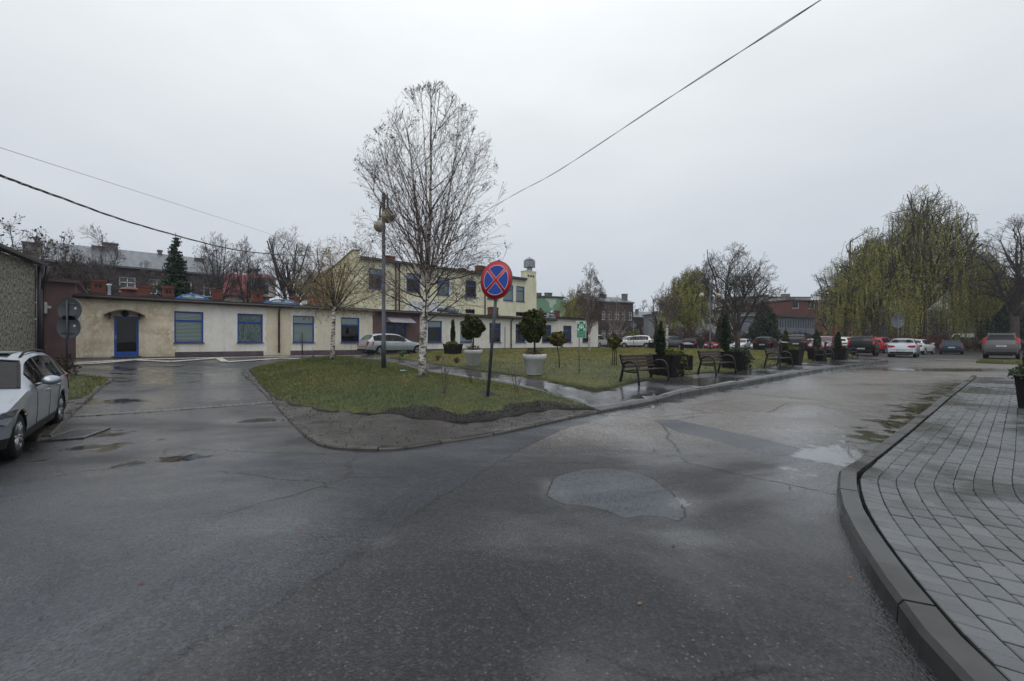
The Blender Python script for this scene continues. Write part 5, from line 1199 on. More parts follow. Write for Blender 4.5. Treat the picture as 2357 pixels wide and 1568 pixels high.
        mb.tube(rim_, .020, 5, cap=False); mb.build('windshield_seal', m_trim, root)
        for yy in (.30, -.25):
            mb = MB(); x0 = K['ws'][0]+.02; mb.tube([(L/2-x0, yy, zt(x0)+.03), (L/2-x0-.10, yy-.5, zt(x0+.10)+.035)], .010, 5); mb.build('wiper', m_trim, root)
        mb = MB(); mb.box((L/2-K['ws'][1]-.06, 0, K['H']-.16), (.03, .24, .07), bev=.01); mb.build('inner_mirror', m_trim, root)
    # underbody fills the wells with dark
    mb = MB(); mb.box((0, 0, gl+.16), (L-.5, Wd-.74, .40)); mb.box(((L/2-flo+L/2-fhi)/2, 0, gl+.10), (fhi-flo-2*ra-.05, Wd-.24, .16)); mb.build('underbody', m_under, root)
    for wx in (flo, fhi):
        for side in (1, -1):
            cy = side*(Wd/2-.125); cx = L/2-wx; r_ = wheel; tw = .105
            ty = empty('wheel', (cx, cy, r_)); ty.parent = root
            mb = MB(); mb.lathe([(r_*.66, -tw), (r_*.93, -tw), (r_, -tw*.7), (r_, tw*.7), (r_*.93, tw), (r_*.66, tw)], 28, axis='Y'); mb.build('tyre', m_tyre, ty)
            mb = MB(); o = side*.06; mb.lathe([(r_*.67, -side*.06), (r_*.67, side*.10), (r_*.63, side*.105), (r_*.60, side*.07), (r_*.60, -side*.05)], 28, axis='Y')
            mb.lathe([(0, side*.085), (r_*.13, side*.085), (r_*.15, side*.06)], 14, axis='Y')
            ns = 10 if detail else 7
            for s in range(ns):
                a = 2*PI*s/ns + (.16 if s % 2 and detail else 0)*1; mb.tube([(math.cos(a)*r_*.10, side*.078, math.sin(a)*r_*.10), (math.cos(a)*r_*.62, side*.088, math.sin(a)*r_*.62)], [.022, .026], 5)
            mb.build('rim', m_rim, ty)
            mb = MB(); mb.lathe([(0, side*.03), (r_*.6, side*.03)], 16, axis='Y'); mb.build('brake_disc', m_under, ty)
    # lamps: outline in (y,z) seen from the end, given for one side, wrapped round the corner
    def endx(z, frontend):
        if frontend:
            for a, b in zip(K['prof'], K['prof'][1:]):
                if a[1] <= z <= b[1]: return a[0]+(b[0]-a[0])*(z-a[1])/(b[1]-a[1]+1e-9)
            return 0.0
        pr = K['prof'][::-1]
        for a, b in zip(pr, pr[1:]):
            if a[1] <= z <= b[1]: return a[0]+(b[0]-a[0])*(z-a[1])/(b[1]-a[1]+1e-9)
        return L
    def lamp(nm, outline, mat, frontend, depth=.30, out=.012):
        for side in (1, -1):
            mb = MB(); n = len(outline); f0 = []; f1 = []
            for y, z in outline:
                e = endx(z, frontend); yy = min(y, hw(e)+.006)
                xx = (e-out) if frontend else (e+out)
                back = (e+depth*(.25+.75*max(0, (y-.45)/.4))) if frontend else (e-depth*(.25+.75*max(0, (y-.45)/.4)))
                back = max(0, min(L, back)); y2 = y if y < hw(e)-.02 else hw(back)+.012
                f0.append((L/2-xx, side*yy, z)); f1.append((L/2-back, side*y2, z))
            b = len(mb.v); mb.v += f0+f1; mb.f.append(tuple(range(n))); mb.f.append(tuple(n+i for i in reversed(range(n)))); mb.m += [0, 0]; mb.sm += [False, False]
            for i in range(n): j = (i+1) % n; mb.f.append((i, n+i, n+j, j)); mb.m.append(0); mb.sm.append(False)
            mb.build(nm, mat, root)
    hz = zs[2]; w2 = Wd/2
    lamp('headlight', [(w2-.50, hz-.10), (w2-.46, hz-.02), (w2-.12, hz+.03), (w2+.02, hz+.03), (w2+.02, hz-.06), (w2-.15, hz-.15), (w2-.40, hz-.16)], headm or m_head, True, .34)
    tz = K['belt'][1]; ts = tailspec or 'std'
    if ts == 'std': tl = [(w2-.20, tz-.32), (w2-.24, tz-.10), (w2-.20, tz-.04), (w2+.02, tz-.02), (w2+.02, tz-.32)]
    elif ts == 'wide': tl = [(w2-.52, tz-.20), (w2-.46, tz-.10), (w2-.10, tz-.06), (w2+.02, tz-.08), (w2+.02, tz-.26), (w2-.30, tz-.26)]
    elif ts == 'tall': tl = [(w2-.16, tz-.24), (w2-.16, tz-.12), (w2-.14, tz-.04), (w2-.24, tz+.40), (w2-.14, tz+.40), (w2-.02, tz+.0), (w2+.02, tz-.12), (w2+.02, tz-.26)]
    elif ts == 'high': tl = [(w2-.18, tz-.06), (w2-.24, tz+.36), (w2-.14, tz+.42), (w2-.04, tz+.2), (w2+.0, tz-.10), (w2-.06, tz-.10)]
    elif ts == 'arrow': tl = [(w2-.22, tz-.34), (w2-.26, tz-.10), (w2-.20, tz-.02), (w2+.02, tz-.06), (w2+.02, tz-.30)]
    elif ts == 'slim': tl = [(w2-.55, tz-.14), (w2-.50, tz-.08), (w2-.10, tz-.05), (w2+.02, tz-.05), (w2+.02, tz-.20), (w2-.2, tz-.19)]
    lamp('taillight', tl, m_tail, False, .34 if ts != 'high' else .14)
    # bumpers, grille, plates
    mb = MB(); mb.box((-L/2+.03, 0, gl+.16), (.10, Wd-.34, .16), bev=.03); mb.build('rear_valance', m_trim, root)
    mb = MB(); mb.box((L/2-.05, 0, .36 if 'suv' not in kind else .44), (.13, Wd*.56, .15), bev=.03); mb.box((L/2-.05, 0, hz-.07), (.12, Wd*.34, .09), bev=.02); mb.build('grille', m_trim, root)
    mb = MB(); mb.box((-L/2+.00, 0, gl+.40), (.05, Wd-.28, .012)); mb.build('bumper_seam', m_trim, root)
    zp = tz-.42 if ts in ('wide', 'tall') else tz-.30
    if 'suv' in kind and ts == 'high': zp = tz-.22
    zp = K.get('zp', zp)
    for s, txt, z in ((-1, rear, zp), (1, front, .44)):
        if not txt: continue
        xe = endx(z, s > 0); x = (L/2-xe)+.016 if s > 0 else (L/2-xe)-.016
        if s < 0: x = min(x, L/2-endx(z-.05, False)-.01, -L/2+.02 if z < .6 else 9)
        mb = MB(); mb.box((x, 0, z), (.012, .52, .115)); pl = mb.build('number_plate', m_plate, root)
        mb = MB(); mb.box((x+s*.007, s*-.235, z), (.004, .045, .105)); mb.build('blue_band', m_plb, pl)
        M4 = Matrix.Translation((x+s*.008, s*.02, z)) @ Matrix.Rotation(R(90)*s, 4, 'Z') @ Matrix.Rotation(R(90), 4, 'X')
        text_mesh('lettering', txt, .098, m_ink, pl, M4, sx=.88)
    # mirrors, handles
    mx = K['ws'][0]+.52
    for side in (1, -1):
        mb = MB(); zc = zb_(mx)+.09; mb.tube([(L/2-mx, side*(w2-.08), zc-.07), (L/2-mx+.01, side*(w2+.04), zc-.04)], .02, 6)
        mb.lathe([(0, -.07), (.062, -.06), (.082, -.02), (.084, .03), (.07, .05)], 14, c=(0, 0, 0), axis='X', cap=True)
        for i in range(14*5): 
            k = len(mb.v)-70+i; x, y, z = mb.v[k]; mb.v[k] = (L/2-mx-x*.9+.0, side*(w2+.125)+y*1.45, zc+z*.95)
        mb.build('mirror', pm if detail or color != (0, 0, 0) else m_trim, root)
        for k, w in enumerate(K['win'][-3:-1] if len(K['win']) > 2 else K['win'][:2]):
            mb = MB(); hx = w[1]-.12; mb.box((L/2-hx, side*(w2+.012), zb_(hx)-.115), (.19, .035, .035), bev=.012); mb.build('door_handle', pm, root)
    # door seams
    P = MB(); d0, d1, d2 = K['win'][-3][0]-.05 if len(K['win']) == 3 else K['win'][0][1]-.02, (K['win'][-3][1]+K['win'][-2][0])/2, K['win'][-2][1]+.04
    for side in (1, -1):
        for dx in (d0, d1, d2):
            pts = []
            for t in np.linspace(0, 1, 7):
                xx = dx+(0 if dx != d2 else -.22*max(0, t-.45)/.55*1.0); sc = sect(xx); ys = sc[4:8]; zz = sc[4][1]+(sc[7][1]-sc[4][1])*t
                yy = float(np.interp(-zz, [-q[1] for q in ys], [q[0] for q in ys])); pts.append((L/2-xx, side*(yy+.0005), zz))
            P.tube(pts, .0045 if detail else .007, 4)
        for xx0, xx1 in ((d0, d2),):
            P.tube([(L/2-x, side*(sect(x)[7][0]+.001), sect(x)[7][1]+.015) for x in np.linspace(xx0, xx1-.22, 8)], .005, 4)
    for x in (K['ws'][0]-.02,): pass
    P.build('door_seam', m_trim, root)
    if rails:
        for side in (1, -1):
            mb = MB(); xa, xb = K['ws'][1]+.15, K['rg'][0]-.05; pts = []
            for t in np.linspace(0, 1, 9): x = xa+(xb-xa)*t; pts.append((L/2-x, side*(sect(x)[2][0]-.02), zt(x)+.045*math.sin(PI*min(1, max(0, t)))**.35))
            mb.tube(pts, .018, 6); mb.build('roof_rail', rails, root)
    if roofbar:
        mb = MB()
        for x in (K['ws'][1]+.5, K['rg'][0]-.35): mb.box((L/2-x, 0, zt(x)+.075), (.08, Wd-.35, .03), bev=.01)
        mb.build('roof_bar', m_metal, root)
    return root, K
def on(px, py, off=0.0): g = G(px, py, off); return Vector((g.x, g.y, g.z-off+.004+off))
def put(px, py): g = G(px, py); return Vector((g.x, g.y, T(g.x, g.y)+.016))
def span(pl, pr, py_bottom, Lc, Wc, head):
    """centre of a car whose silhouette spans picture columns pl..pr and whose nearest wheel foot is at py_bottom"""
    best = None; d = Vector((math.cos(head), math.sin(head))); n = Vector((-d.y, d.x))
    g = G((pl+pr)/2, py_bottom)
    Yc = g.y+.3
    for _ in range(14):
        Xc = ((pl+pr)/2-CX)/FPX*Yc
        for _ in range(8):
            us = [((Xc+d.x*a*Lc/2+n.x*b*Wc/2)/(Yc+d.y*a*Lc/2+n.y*b*Wc/2)) for a in (-1, 1) for b in (-1, 1)]
            Xc += ((pl+pr)/2-CX)/FPX*Yc-(min(us)+max(us))/2*Yc
        ys = [HY+(EYE-T(Xc+d.x*a*Lc*.3+n.x*b*Wc/2, Yc+d.y*a*Lc*.3+n.y*b*Wc/2))/(Yc+d.y*a*Lc*.3+n.y*b*Wc/2)*FPX for a in (-1, 1) for b in (-1, 1)]
        Yc *= 1+(max(ys)-py_bottom)/(py_bottom-HY)*.6
    return Vector((Xc, Yc, T(Xc, Yc)+.016)), (max(us)-min(us))*FPX
# silver wagon in the left corner: placed by its two visible wheels
f_, r_ = Vector((-7.16, 6.3)), Vector((-8.83, 8.49)); d = (f_-r_).normalized(); n = Vector((-d.y, d.x)); mid = (f_+r_)/2-n*(.90-.02)
cw, K = car('parked_car', 'large silver station wagon with black roof rails cut off by the left edge', 'wagon', (mid.x, mid.y, 0), math.atan2(d.y, d.x), (150, 158, 168), .75, wheel=.32, rails=m_trim, front='SK 4182P', detail=True, headm=m_headd, dims=dict(W=1.82, fw=.80, rw=3.56))
sh = (K['fw']+K['rw'])/2-K['L']/2; cw.location.x += d.x*sh; cw.location.y += d.y*sh
zf, zr = T(*f_), T(*r_); cw.location.z = (zf+zr)/2+.012; cw.rotation_euler = (0, math.asin((zr-zf)/2.76), math.atan2(d.y, d.x))
L = K['L']
mb = MB(); mb.box((L/2-2.75, 0, 1.452), (.9, .95, .012), bev=.004); mb.build('sunroof', m_cg, cw)
mb = MB(); mb.lathe([(.06, 0), (.045, .03), (.012, .06), (0, .062)], 10, c=(L/2-3.55, 0, 1.45)); mb.build('antenna_fin', paint('fin paint', (176, 184, 192)), cw)
mb = MB(); mb.box((L/2-1.02, .915, .60), (.06, .012, .022), bev=.004); mb.build('side_repeater', M('pale amber lens', (200, 186, 140), rough=.2), cw)
# silver estate before the low building
hS = AZ+R(1); pS, wd_ = span(821, 985, 820, 4.6, 1.74, hS)
car('parked_car', 'silver estate car with red tail lamp parked before the maroon porch', 'wagon', pS, hS, (160, 166, 170), .6, wheel=.315, rear='SC 7036G', tailspec='arrow', detail=True, dims=dict(L=4.55, W=1.74, zp=.72))
GR = 'cars standing in the car park beyond the lawn'
print('SUBARU span', wd_)
A28, A208 = R(26), R(206)
CARS = [
 (1342, 1405, 801.6, AZ+R(-28), 'mpv', (196, 196, 194), 'white hatchback half hidden behind the right end of the low building', {}),
 (1428, 1462, 797, AZ+R(152), 'mpv', (200, 200, 198), 'white car seen only by its roof behind the white people carrier', dict(Y=60)),
 (1431, 1498, 803, R(152), 'mpv', (204, 204, 202), 'white people carrier parked side-on, facing left', dict(detail=True, Y=55)),
 (1512, 1556, 800, A208, 'suv', (92, 98, 104), 'dark grey car with bright headlamps behind the tall planter conifer', dict(Y=56)),
 (1568.6, 1622, 806, A28+R(8), 'hatch', (34, 38, 48), 'small black hatchback seen from behind, leftmost of the dark cars', dict(rear='SC 2207N')),
 (1619, 1667, 806, A208+R(14), 'hatch', (142, 22, 50), 'small cherry red hatchback facing forward beside the street lamp', dict(front='SK 1840A')),
 (1675, 1737, 807, A208+R(10), 'wagon', (196, 198, 200), 'white estate car facing forward behind the curly willow trunk', dict(front='ZS 3517', rails=m_trim)),
 (1733, 1787, 802, A208+R(12), 'wagon', (150, 156, 158), 'grey-green estate with roof rails behind the black hatchback', dict(rails=m_metal, Y=54)),
 (1731, 1794, 809.5, A28+R(8), 'hatch', (40, 44, 52), 'black hatchback with a full-width red lamp band seen from behind', dict(rear='SI 5888U', tailspec='slim')),
 (1789, 1834, 800, A208+R(10), 'hatch', (150, 26, 48), 'red hatchback mostly hidden behind the planter conifer', dict(Y=51)),
 (1804, 1862, 812, A28+R(8), 'suv', (38, 44, 50), 'dark green-black crossover seen from behind, beside bench and litter bin', dict(rear='SK 713EM', tailspec='slim')),
 (1849, 1884, 798, A208+R(10), 'hatch', (196, 198, 200), 'white car facing forward between the crossover and the maroon car', dict(Y=52)),
 (1857, 1938, 813.5, A208+R(12), 'mpv', (128, 34, 54), 'maroon people carrier facing forward behind the fourth bench', dict(front='SC 5920L')),
 (1930, 1968, 800, A28+R(4), 'suv', (198, 198, 196), 'white crossover with slim red lamp, left of the black crossover', dict(tailspec='slim', Y=46)),
 (1950, 2023, 820.5, A28+R(8), 'suv', (26, 28, 33), 'black crossover with tall red tail lamps seen from behind', dict(rear='SK 222UM', tailspec='tall', rails=m_metal, lowtrim=True, dims=dict(zp=.62))),
 (2008, 2048, 809, A28+R(2), 'suv', (176, 24, 40), 'bright red compact off-roader with silver roof bars', dict(rear='SK 4475', roofbar=True, Y=47)),
 (2040.5, 2117, 823, A28+R(8), 'sedan', (190, 196, 204), 'pale silver saloon seen from behind in the front row', dict(rear='SC 6052A', tailspec='wide', detail=True, dims=dict(zp=.50))),
 (2094, 2131, 812, A28+R(6), 'hatch', (202, 203, 204), 'white hatchback tucked beside the silver saloon', dict(tailspec='wide', Y=43)),
 (2158, 2221, 816.5, A28+R(18), 'wagon', (36, 52, 66), 'dark teal-blue estate parked alone before the willow', dict(rear='SC 904KL', rails=m_metal, dims=dict(zp=.70))),
 (2263, 2345, 827, AZ+R(-2), 'boxsuv', (88, 88, 90), 'tall grey-bronze off-roader with high tail lamps and roof bars', dict(rear='SC 8831V', tailspec='high', roofbar=True, rails=m_metal, wheel=.35, lowtrim=True))]
for pl, pr, pb, hd, kd, colr, lab, kw in CARS:
    KK = KIND[kd]; kw = dict(kw); Yf = kw.pop('Y', None); want = pr-pl
    if Yf:
        X_ = ((pl+pr)/2-CX)/FPX*Yf; p_ = Vector((X_, Yf, T(X_, Yf)+.016)); wpx = want
    else:
        va = math.atan2(FPX, (pl+pr)/2-CX); va += 0 if math.cos(va-hd) > 0 else PI
        dlt = math.atan2(math.sin(va-hd), math.cos(va-hd)); best = None
        for f in np.linspace(0, 1, 15):
            q, wq = span(pl, pr, pb, KK['L'], KK['W'], hd+dlt*f)
            if best is None or abs(wq*.97-want) < best[0]: best = (abs(wq*.97-want), q, wq, hd+dlt*f)
        _, p_, wpx, hd = best
    print(lab[:30], [round(v, 1) for v in p_], 'span', round(wpx), 'want', want, round(math.degrees(hd)))
    car('parked_car', lab, kd, p_, hd, colr, group=GR, **kw)
# white van and yellow machine far behind the willow
# ================================================================ street furniture
m_pole = M('grey painted pole', (60, 66, 74), (44, 50, 57), rough=.45, scale=4); m_galv = M('dull galvanised steel', (118, 122, 126), (92, 96, 100), rough=.5, metal=.5, scale=6)
m_signback = M('sign back grey', (92, 96, 102), (78, 82, 88), rough=.55, scale=3); m_red = M('sign red', (178, 24, 38), rough=.35); m_sblue = M('sign blue', (14, 62, 150), rough=.35); m_swhite = M('sign white', (206, 208, 210), rough=.4)
m_green = M('safety green', (0, 120, 78), rough=.35); m_iron = M('black powder coat', (12, 14, 17), (18, 21, 24), rough=.35, scale=8, spec=.4)
m_slat = M('wet dark slats', (56, 38, 38), (36, 25, 27), spec=.18, rough=.45, scale=3, stretch=(1, 8, 8), bmp=.3, bscale=20)
m_planter = M('charred black planter', (26, 24, 25), (14, 13, 15), spec=.2, rough=.7, scale=4, stretch=(3, 3, .6), bmp=.5, bscale=18); m_earth = M('potting soil', (34, 28, 24), (22, 19, 17), rough=.9, scale=12, bmp=.6)
m_pot = M('white plastic pot', (196, 198, 198), (168, 170, 168), rough=.45, scale=2.5, detail=6); m_globe = M('smoked globe', (178, 170, 138), (120, 110, 86), rough=.25, scale=7, detail=6)
def bench(pt, label):
    r_ = empty('park_bench', pt, AZ, label, 'bench', 'park benches along the pavement'); Lb = 1.62
    for x in (0, Lb):
        mb = MB(); arc = [(-.30, .0), (-.275, .25), (-.25, .42), (-.24, .50), (-.20, .585), (-.12, .64), (0, .655), (.11, .635), (.19, .575), (.225, .49), (.205, .42), (.14, .375), (.05, .365), (-.1, .365), (-.245, .365)]
        pp = []
        for i in range(len(arc)-1):
            for t in (0, .5): pp.append((x, arc[i][0]+(arc[i+1][0]-arc[i][0])*t, arc[i][1]+(arc[i+1][1]-arc[i][1])*t))
        pp.append((x, *arc[-1])); mb.tube(pp, .030, 8); mb.build('armrest_leg', m_iron, r_)
        mb = MB(); mb.prism([(0, 0), (.07, 0), (.07, .03), (0, .03)], 0, .01, fn=lambda a, b, c: (x-.03+a*.0, .34+a, c))
        mb = MB(); s = 1 if x == 0 else -1
        def bar(y0, z0, y1, z1, w=.055, t=.05):
            n_ = Vector((0, y1-y0, z1-z0)).normalized(); q = Vector((0, -n_.z, n_.y))*w/2
            A, B = Vector((x-t/2, y0, z0)), Vector((x-t/2, y1, z1)); X = Vector((t, 0, 0))
            pts = [A-q, A+q, B+q, B-q]; b = len(mb.v); mb.v += [tuple(p) for p in pts]+[tuple(p+X) for p in pts]
            for f in ((0, 1, 2, 3), (7, 6, 5, 4), (0, 4, 5, 1), (1, 5, 6, 2), (2, 6, 7, 3), (3, 7, 4, 0)): mb.f.append(tuple(b+i for i in f)); mb.m.append(0); mb.sm.append(False)
        bar(.33, 0, .20, .50); bar(.205, .46, .315, .84, .05, .045); mb.build('back_leg', m_iron, r_)
    for i in range(4):
        z = .50+i*.095; y = .185+(z-.45)*.29; mb = MB(); Mx = Matrix.Rotation(R(-16), 3, 'X'); mb.box((Lb/2, y-.01, z), (Lb-.05, .028, .075), mat=Mx, bev=.006); mb.build('back_slat', m_slat, r_)
    for i in range(4):
        mb = MB(); mb.box((Lb/2, -.20+i*.105, .415-i*.006), (Lb-.05, .085, .032), bev=.006); mb.build('seat_slat', m_slat, r_)
    mb = MB(); mb.tube([(Lb/2, -.24, .385), (Lb/2, .17, .36), (Lb/2, .20, .45), (Lb/2, .31, .80)], .014, 6); mb.build('centre_brace', m_iron, r_)
    return r_
def walkz(v): P = np.array([(v.x, v.y)]); return T(v.x, v.y)+float(walk_z(P)[0])
BL = ['nearest park bench beside the first black planter', 'second park bench standing between the litter bin and the curly willow', 'third park bench before the black planter with the half-open bin', 'fourth park bench in front of the maroon people carrier', 'farthest park bench at the end of the pavement by the black crossover']
for (px, py), lab in zip(((1470.7, 888), (1648, 866), (1795.8, 847.7), (1902, 833.6), (1962, 825)), BL):
    g = G(px, py, .11); g = G(px, py, walkz(g)-T(g.x, g.y)); o = Vector((g.x, g.y, 0))-DP*(-.30); bench((o.x, o.y, walkz(g)), lab)
# ---- foliage helpers
def leafm(name, cols, rough=.6):
    m, nt, p = mk(name); g = N(nt, 'ShaderNodeNewGeometry')
    nt.links.new(ramp(nt, g.outputs['Random Per Island'], [(i/(len(cols)-1), lin(c)) for i, c in enumerate(cols)]), p.inputs['Base Color']); p.inputs['Roughness'].default_value = rough; p.inputs['Specular IOR Level'].default_value = .3; return m
m_thuja = leafm('clipped thuja', [(22, 34, 14), (34, 48, 18), (50, 62, 24), (70, 78, 34), (86, 78, 40)]); m_thuja_dk = leafm('dark yew', [(14, 26, 16), (20, 36, 20), (30, 46, 26), (42, 56, 34)])
m_juniper = leafm('golden juniper', [(62, 70, 26), (92, 98, 38), (120, 122, 52), (74, 66, 34)]); m_jun_dk = leafm('grey juniper', [(36, 52, 36), (50, 68, 48), (66, 82, 58), (40, 48, 34)]); m_olive = leafm('olive topiary', [(50, 54, 24), (74, 76, 34), (96, 92, 44), (104, 82, 46)])
m_bark = M('dark wet bark', (66, 58, 50), (38, 34, 30), rough=.8, scale=9, stretch=(1, 1, .25), bmp=.6, bscale=20, bdist=.02)
def blob_pts(n, c, rx, rz, lump=.18, shell=.55, kind='ball'):
    u = rng.normal(size=(n, 3)); u /= np.linalg.norm(u, axis=1, keepdims=True); rr = rng.uniform(shell**3, 1, n)**(1/3)
    ph = rng.uniform(0, 6, 3); l = 1+lump*np.sin(u[:, 0]*4+ph[0])*np.sin(u[:, 1]*4+ph[1])+lump*.6*np.sin(u[:, 2]*7+ph[2]+u[:, 0]*5)
    P = u*(rr*l)[:, None]*np.array([rx, rx, rz])
    if kind == 'cone': t = (P[:, 2]/rz+1)/2; P[:, :2] *= (1.25*(1-t)**.8+.12)[:, None]
    if kind == 'column': t = (P[:, 2]/rz+1)/2; P[:, :2] *= (1.15-.55*t)[:, None]
    return P+np.array(c)
def foliage(name, mat, parent, pts, size, aspect=1.0, hang=None, core=None):
    C = cards_at(pts, size, aspect, hang); mats = [mat]
    t = Tubes(); o = t.build(name, mats, parent, cards=[(C, 0)])
    return o
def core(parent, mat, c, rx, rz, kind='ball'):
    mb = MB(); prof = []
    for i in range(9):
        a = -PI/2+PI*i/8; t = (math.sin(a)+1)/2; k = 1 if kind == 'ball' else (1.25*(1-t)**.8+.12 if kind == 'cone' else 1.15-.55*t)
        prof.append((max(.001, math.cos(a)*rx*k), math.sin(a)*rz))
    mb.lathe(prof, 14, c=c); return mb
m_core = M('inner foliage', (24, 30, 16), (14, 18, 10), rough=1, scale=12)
# ---- white pots with ball trees
def pot_tree(px, py, rim_px, ball, label, ptop):
    g = G(px, py, .17); Y = g.y; k = Y/FPX; g.z = T(g.x, g.y)+.16; H = (py-ptop)*k; Rr = rim_px*k/2
    r_ = empty('ball_tree_pot', (g.x, g.y, g.z), 0, label, 'potted tree', 'clipped ball trees in white pots')
    mb = MB(); mb.lathe([(Rr*.62, 0), (Rr*.64, .01), (Rr*.88, H*.74), (Rr*.97, H*.76), (Rr, H*.97), (Rr*.97, H), (Rr*.90, H), (Rr*.88, H*.9)], 36); mb.lathe([(0, 0.005), (Rr*.62, .005)], 36); mb.build('pot', m_pot, r_)
    mb = MB(); mb.lathe([(0, H*.9), (Rr*.9, H*.9)], 24); mb.build('soil', m_earth, r_)
    bz = EYE+(HY-ball[1])*k-g.z; bx = (ball[0]-px)*k; br = ball[2]*k; bh = ball[3]*k
    mb = MB(); mb.tube([(0, 0, H*.85), (bx*.3+.02, 0, (H+bz)/2), (bx, 0, bz)], [.035, .03, .025], 8); mb.build('stem', m_bark, r_)
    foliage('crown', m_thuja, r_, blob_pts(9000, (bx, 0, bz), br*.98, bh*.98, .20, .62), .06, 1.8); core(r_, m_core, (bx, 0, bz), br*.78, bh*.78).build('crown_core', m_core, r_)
    t = Tubes()
    for _ in range(46):
        a = random.uniform(0, 6.28); q = random.uniform(0, Rr*.7); p0 = np.array([math.cos(a)*q, math.sin(a)*q, H*.9]); d = np.array([math.cos(a)*.5, math.sin(a)*.5, 1])*random.uniform(.12, .28); t.add([p0, p0+d*.5+rng.normal(0, .02, 3), p0+d], [.004, .003, .002], 3)
    C = cards_at(blob_pts(260, (0, 0, H+.08), Rr*.75, .13), .035, 1.4); t.build('underplanting', [m_bark, leafm('heather', [(60, 40, 34), (84, 66, 40), (58, 64, 34)])], r_, cards=[(C, 1)])
pot_tree(1230, 862, 56, (1226, 752, 30.5, 36), 'nearer white pot with a clipped ball thuja, between sign pole and evacuation sign', 815)
pot_tree(1088.5, 841, 43, (1086.5, 753, 25.5, 26), 'farther white pot with a clipped ball thuja, left of the no-stopping sign', 805)
# ---- small standard trees on the lawn
def standard(px, py, ball, stems, label, mat):
    g = G(px, py, .17); k = g.y/FPX; g.z = T(g.x, g.y)+.16; bz = EYE+(HY-ball[1])*k-g.z; bx = (ball[0]-px)*k
    r_ = empty('standard_tree', (g.x, g.y, g.z), 0, label, 'small tree')
    for i in range(stems):
        o = (i-(stems-1)/2)*.09; mb = MB(); mb.tube([(o, 0, -.03), (o*.8+bx*.3+.015, 0, bz*.4), (o*.6+bx*.8-.01, 0, bz*.75), (o*.3+bx, 0, bz)], [.022, .02, .018, .014], 6); mb.build('trunk' if stems == 1 or i == 1 else 'stake', m_bark, r_)
    foliage('crown', mat, r_, blob_pts(2600, (bx, 0, bz), ball[2]*k, ball[3]*k, .28, .35), .055, 1.5)
standard(1287, 849, (1282, 781, 17, 16), 1, 'single-stemmed little olive-green ball tree left of the evacuation sign', m_olive)
standard(1413, 841, (1414, 785, 16, 15), 3, 'little round tree tied to upright stakes left of the nearest bench', m_olive)
# ---- planters
def conifer_col(r_, x, y, z0, h, w, mat=m_thuja_dk, kind='column', n=2600, size=.055):
    foliage('column_conifer', mat, r_, blob_pts(n, (x, y, z0+h/2), w/2, h/2, .22, .3, kind), size, 1.8, hang=(.6, (0, 0, 1)))
def trailing(r_, x, y, z, rr, mat, n=120, drop=.35):
    t = Tubes(); cs = []
    for _ in range(n):
        a = random.uniform(0, 6.28); L_ = rr*random.uniform(.5, 1.3); p0 = np.array([x, y, z]); up = random.uniform(.1, .45)
        pts = [p0+np.array([math.cos(a)*L_*s, math.sin(a)*L_*s, up*math.sin(s*2.2)*rr*1.3-drop*s*s*s*(1.5 if random.random() < .3 else .6)]) for s in (0, .35, .7, 1)]
        t.add(pts, [.006, .005, .004, .002], 3, 0)
        for s in np.linspace(.2, 1, 12): q = (1-(s*3 % 1)); i = min(2, int(s*3)); f = s*3-i; cs.append(pts[i]*(1-f)+pts[min(3, i+1)]*f+rng.normal(0, .02, 3))
    C = cards_at(np.array(cs), .045, 2.0); t.build('trailing_juniper', [m_bark, mat], r_, cards=[(C, 1)])
def planter(px, py, label, side=.78, H=.70, off=.13, plants=(), rot=AZ):
    g = G(px, py, off); g.z = T(g.x, g.y)+off
    r_ = empty('black_planter', (g.x, g.y, g.z-.02), rot, label, 'planter', 'black planters with conifers along the pavement')
    mb = MB(); s1 = side/2; s0 = side*.40; t = .035
    for i in range(4):
        a = i*PI/2; ca, sa = math.cos(a), math.sin(a); rt = lambda x, y: (x*ca-y*sa, x*sa+y*ca)
        A = [(*rt(-s0, -s0), 0), (*rt(s0, -s0), 0), (*rt(s1, -s1), H), (*rt(-s1, -s1), H)]; B = [(*rt(-s0+t, -s0+t), 0.02), (*rt(s0-t, -s0+t), .02), (*rt(s1-t, -s1+t), H), (*rt(-s1+t, -s1+t), H)]
        mb.quad(*A); mb.quad(*B[::-1]); mb.quad(A[3], A[2], B[2], B[3])
    mb.build('box', m_planter, r_, fix=False); mb = MB(); q = s1-.045; mb.quad((-q, -q, H-.06), (q, -q, H-.06), (q, q, H-.06), (-q, q, H-.06)); mb.build('soil', m_earth, r_)
    for pl in plants:
        if pl[0] == 'col': conifer_col(r_, pl[1], pl[2], H-.08, pl[3], pl[4], mat=pl[5] if len(pl) > 5 else m_thuja_dk)
        else: trailing(r_, pl[1], pl[2], H-.02, pl[3], pl[4], n=pl[5] if len(pl) > 5 else 150, drop=pl[6] if len(pl) > 6 else .35)
    return r_
planter(1534, 864, 'black planter directly behind the nearest bench, yew column and golden juniper', side=.98, plants=(('col', -.28, .05, 1.05, .30), ('tr', .22, -.05, .46, m_juniper, 230, .45)))
planter(1691, 849, 'black planter behind the second bench with grey trailing juniper at the willow', side=.86, plants=(('col', -.25, .25, 1.55, .34), ('tr', .15, -.1, .45, m_jun_dk, 260, .75)))
planter(1821, 836.5, 'black planter to the right of the third bench, with a round-topped conifer', side=.90, plants=(('col', -.20, .2, .95, .36, m_thuja), ('tr', .25, .1, .38, m_juniper, 170, .3)))
planter(1880, 830, 'black planter behind the fourth bench with a wispy bluish conifer', side=.8, plants=(('col', 0, 0, 1.05, .38, m_jun_dk),))
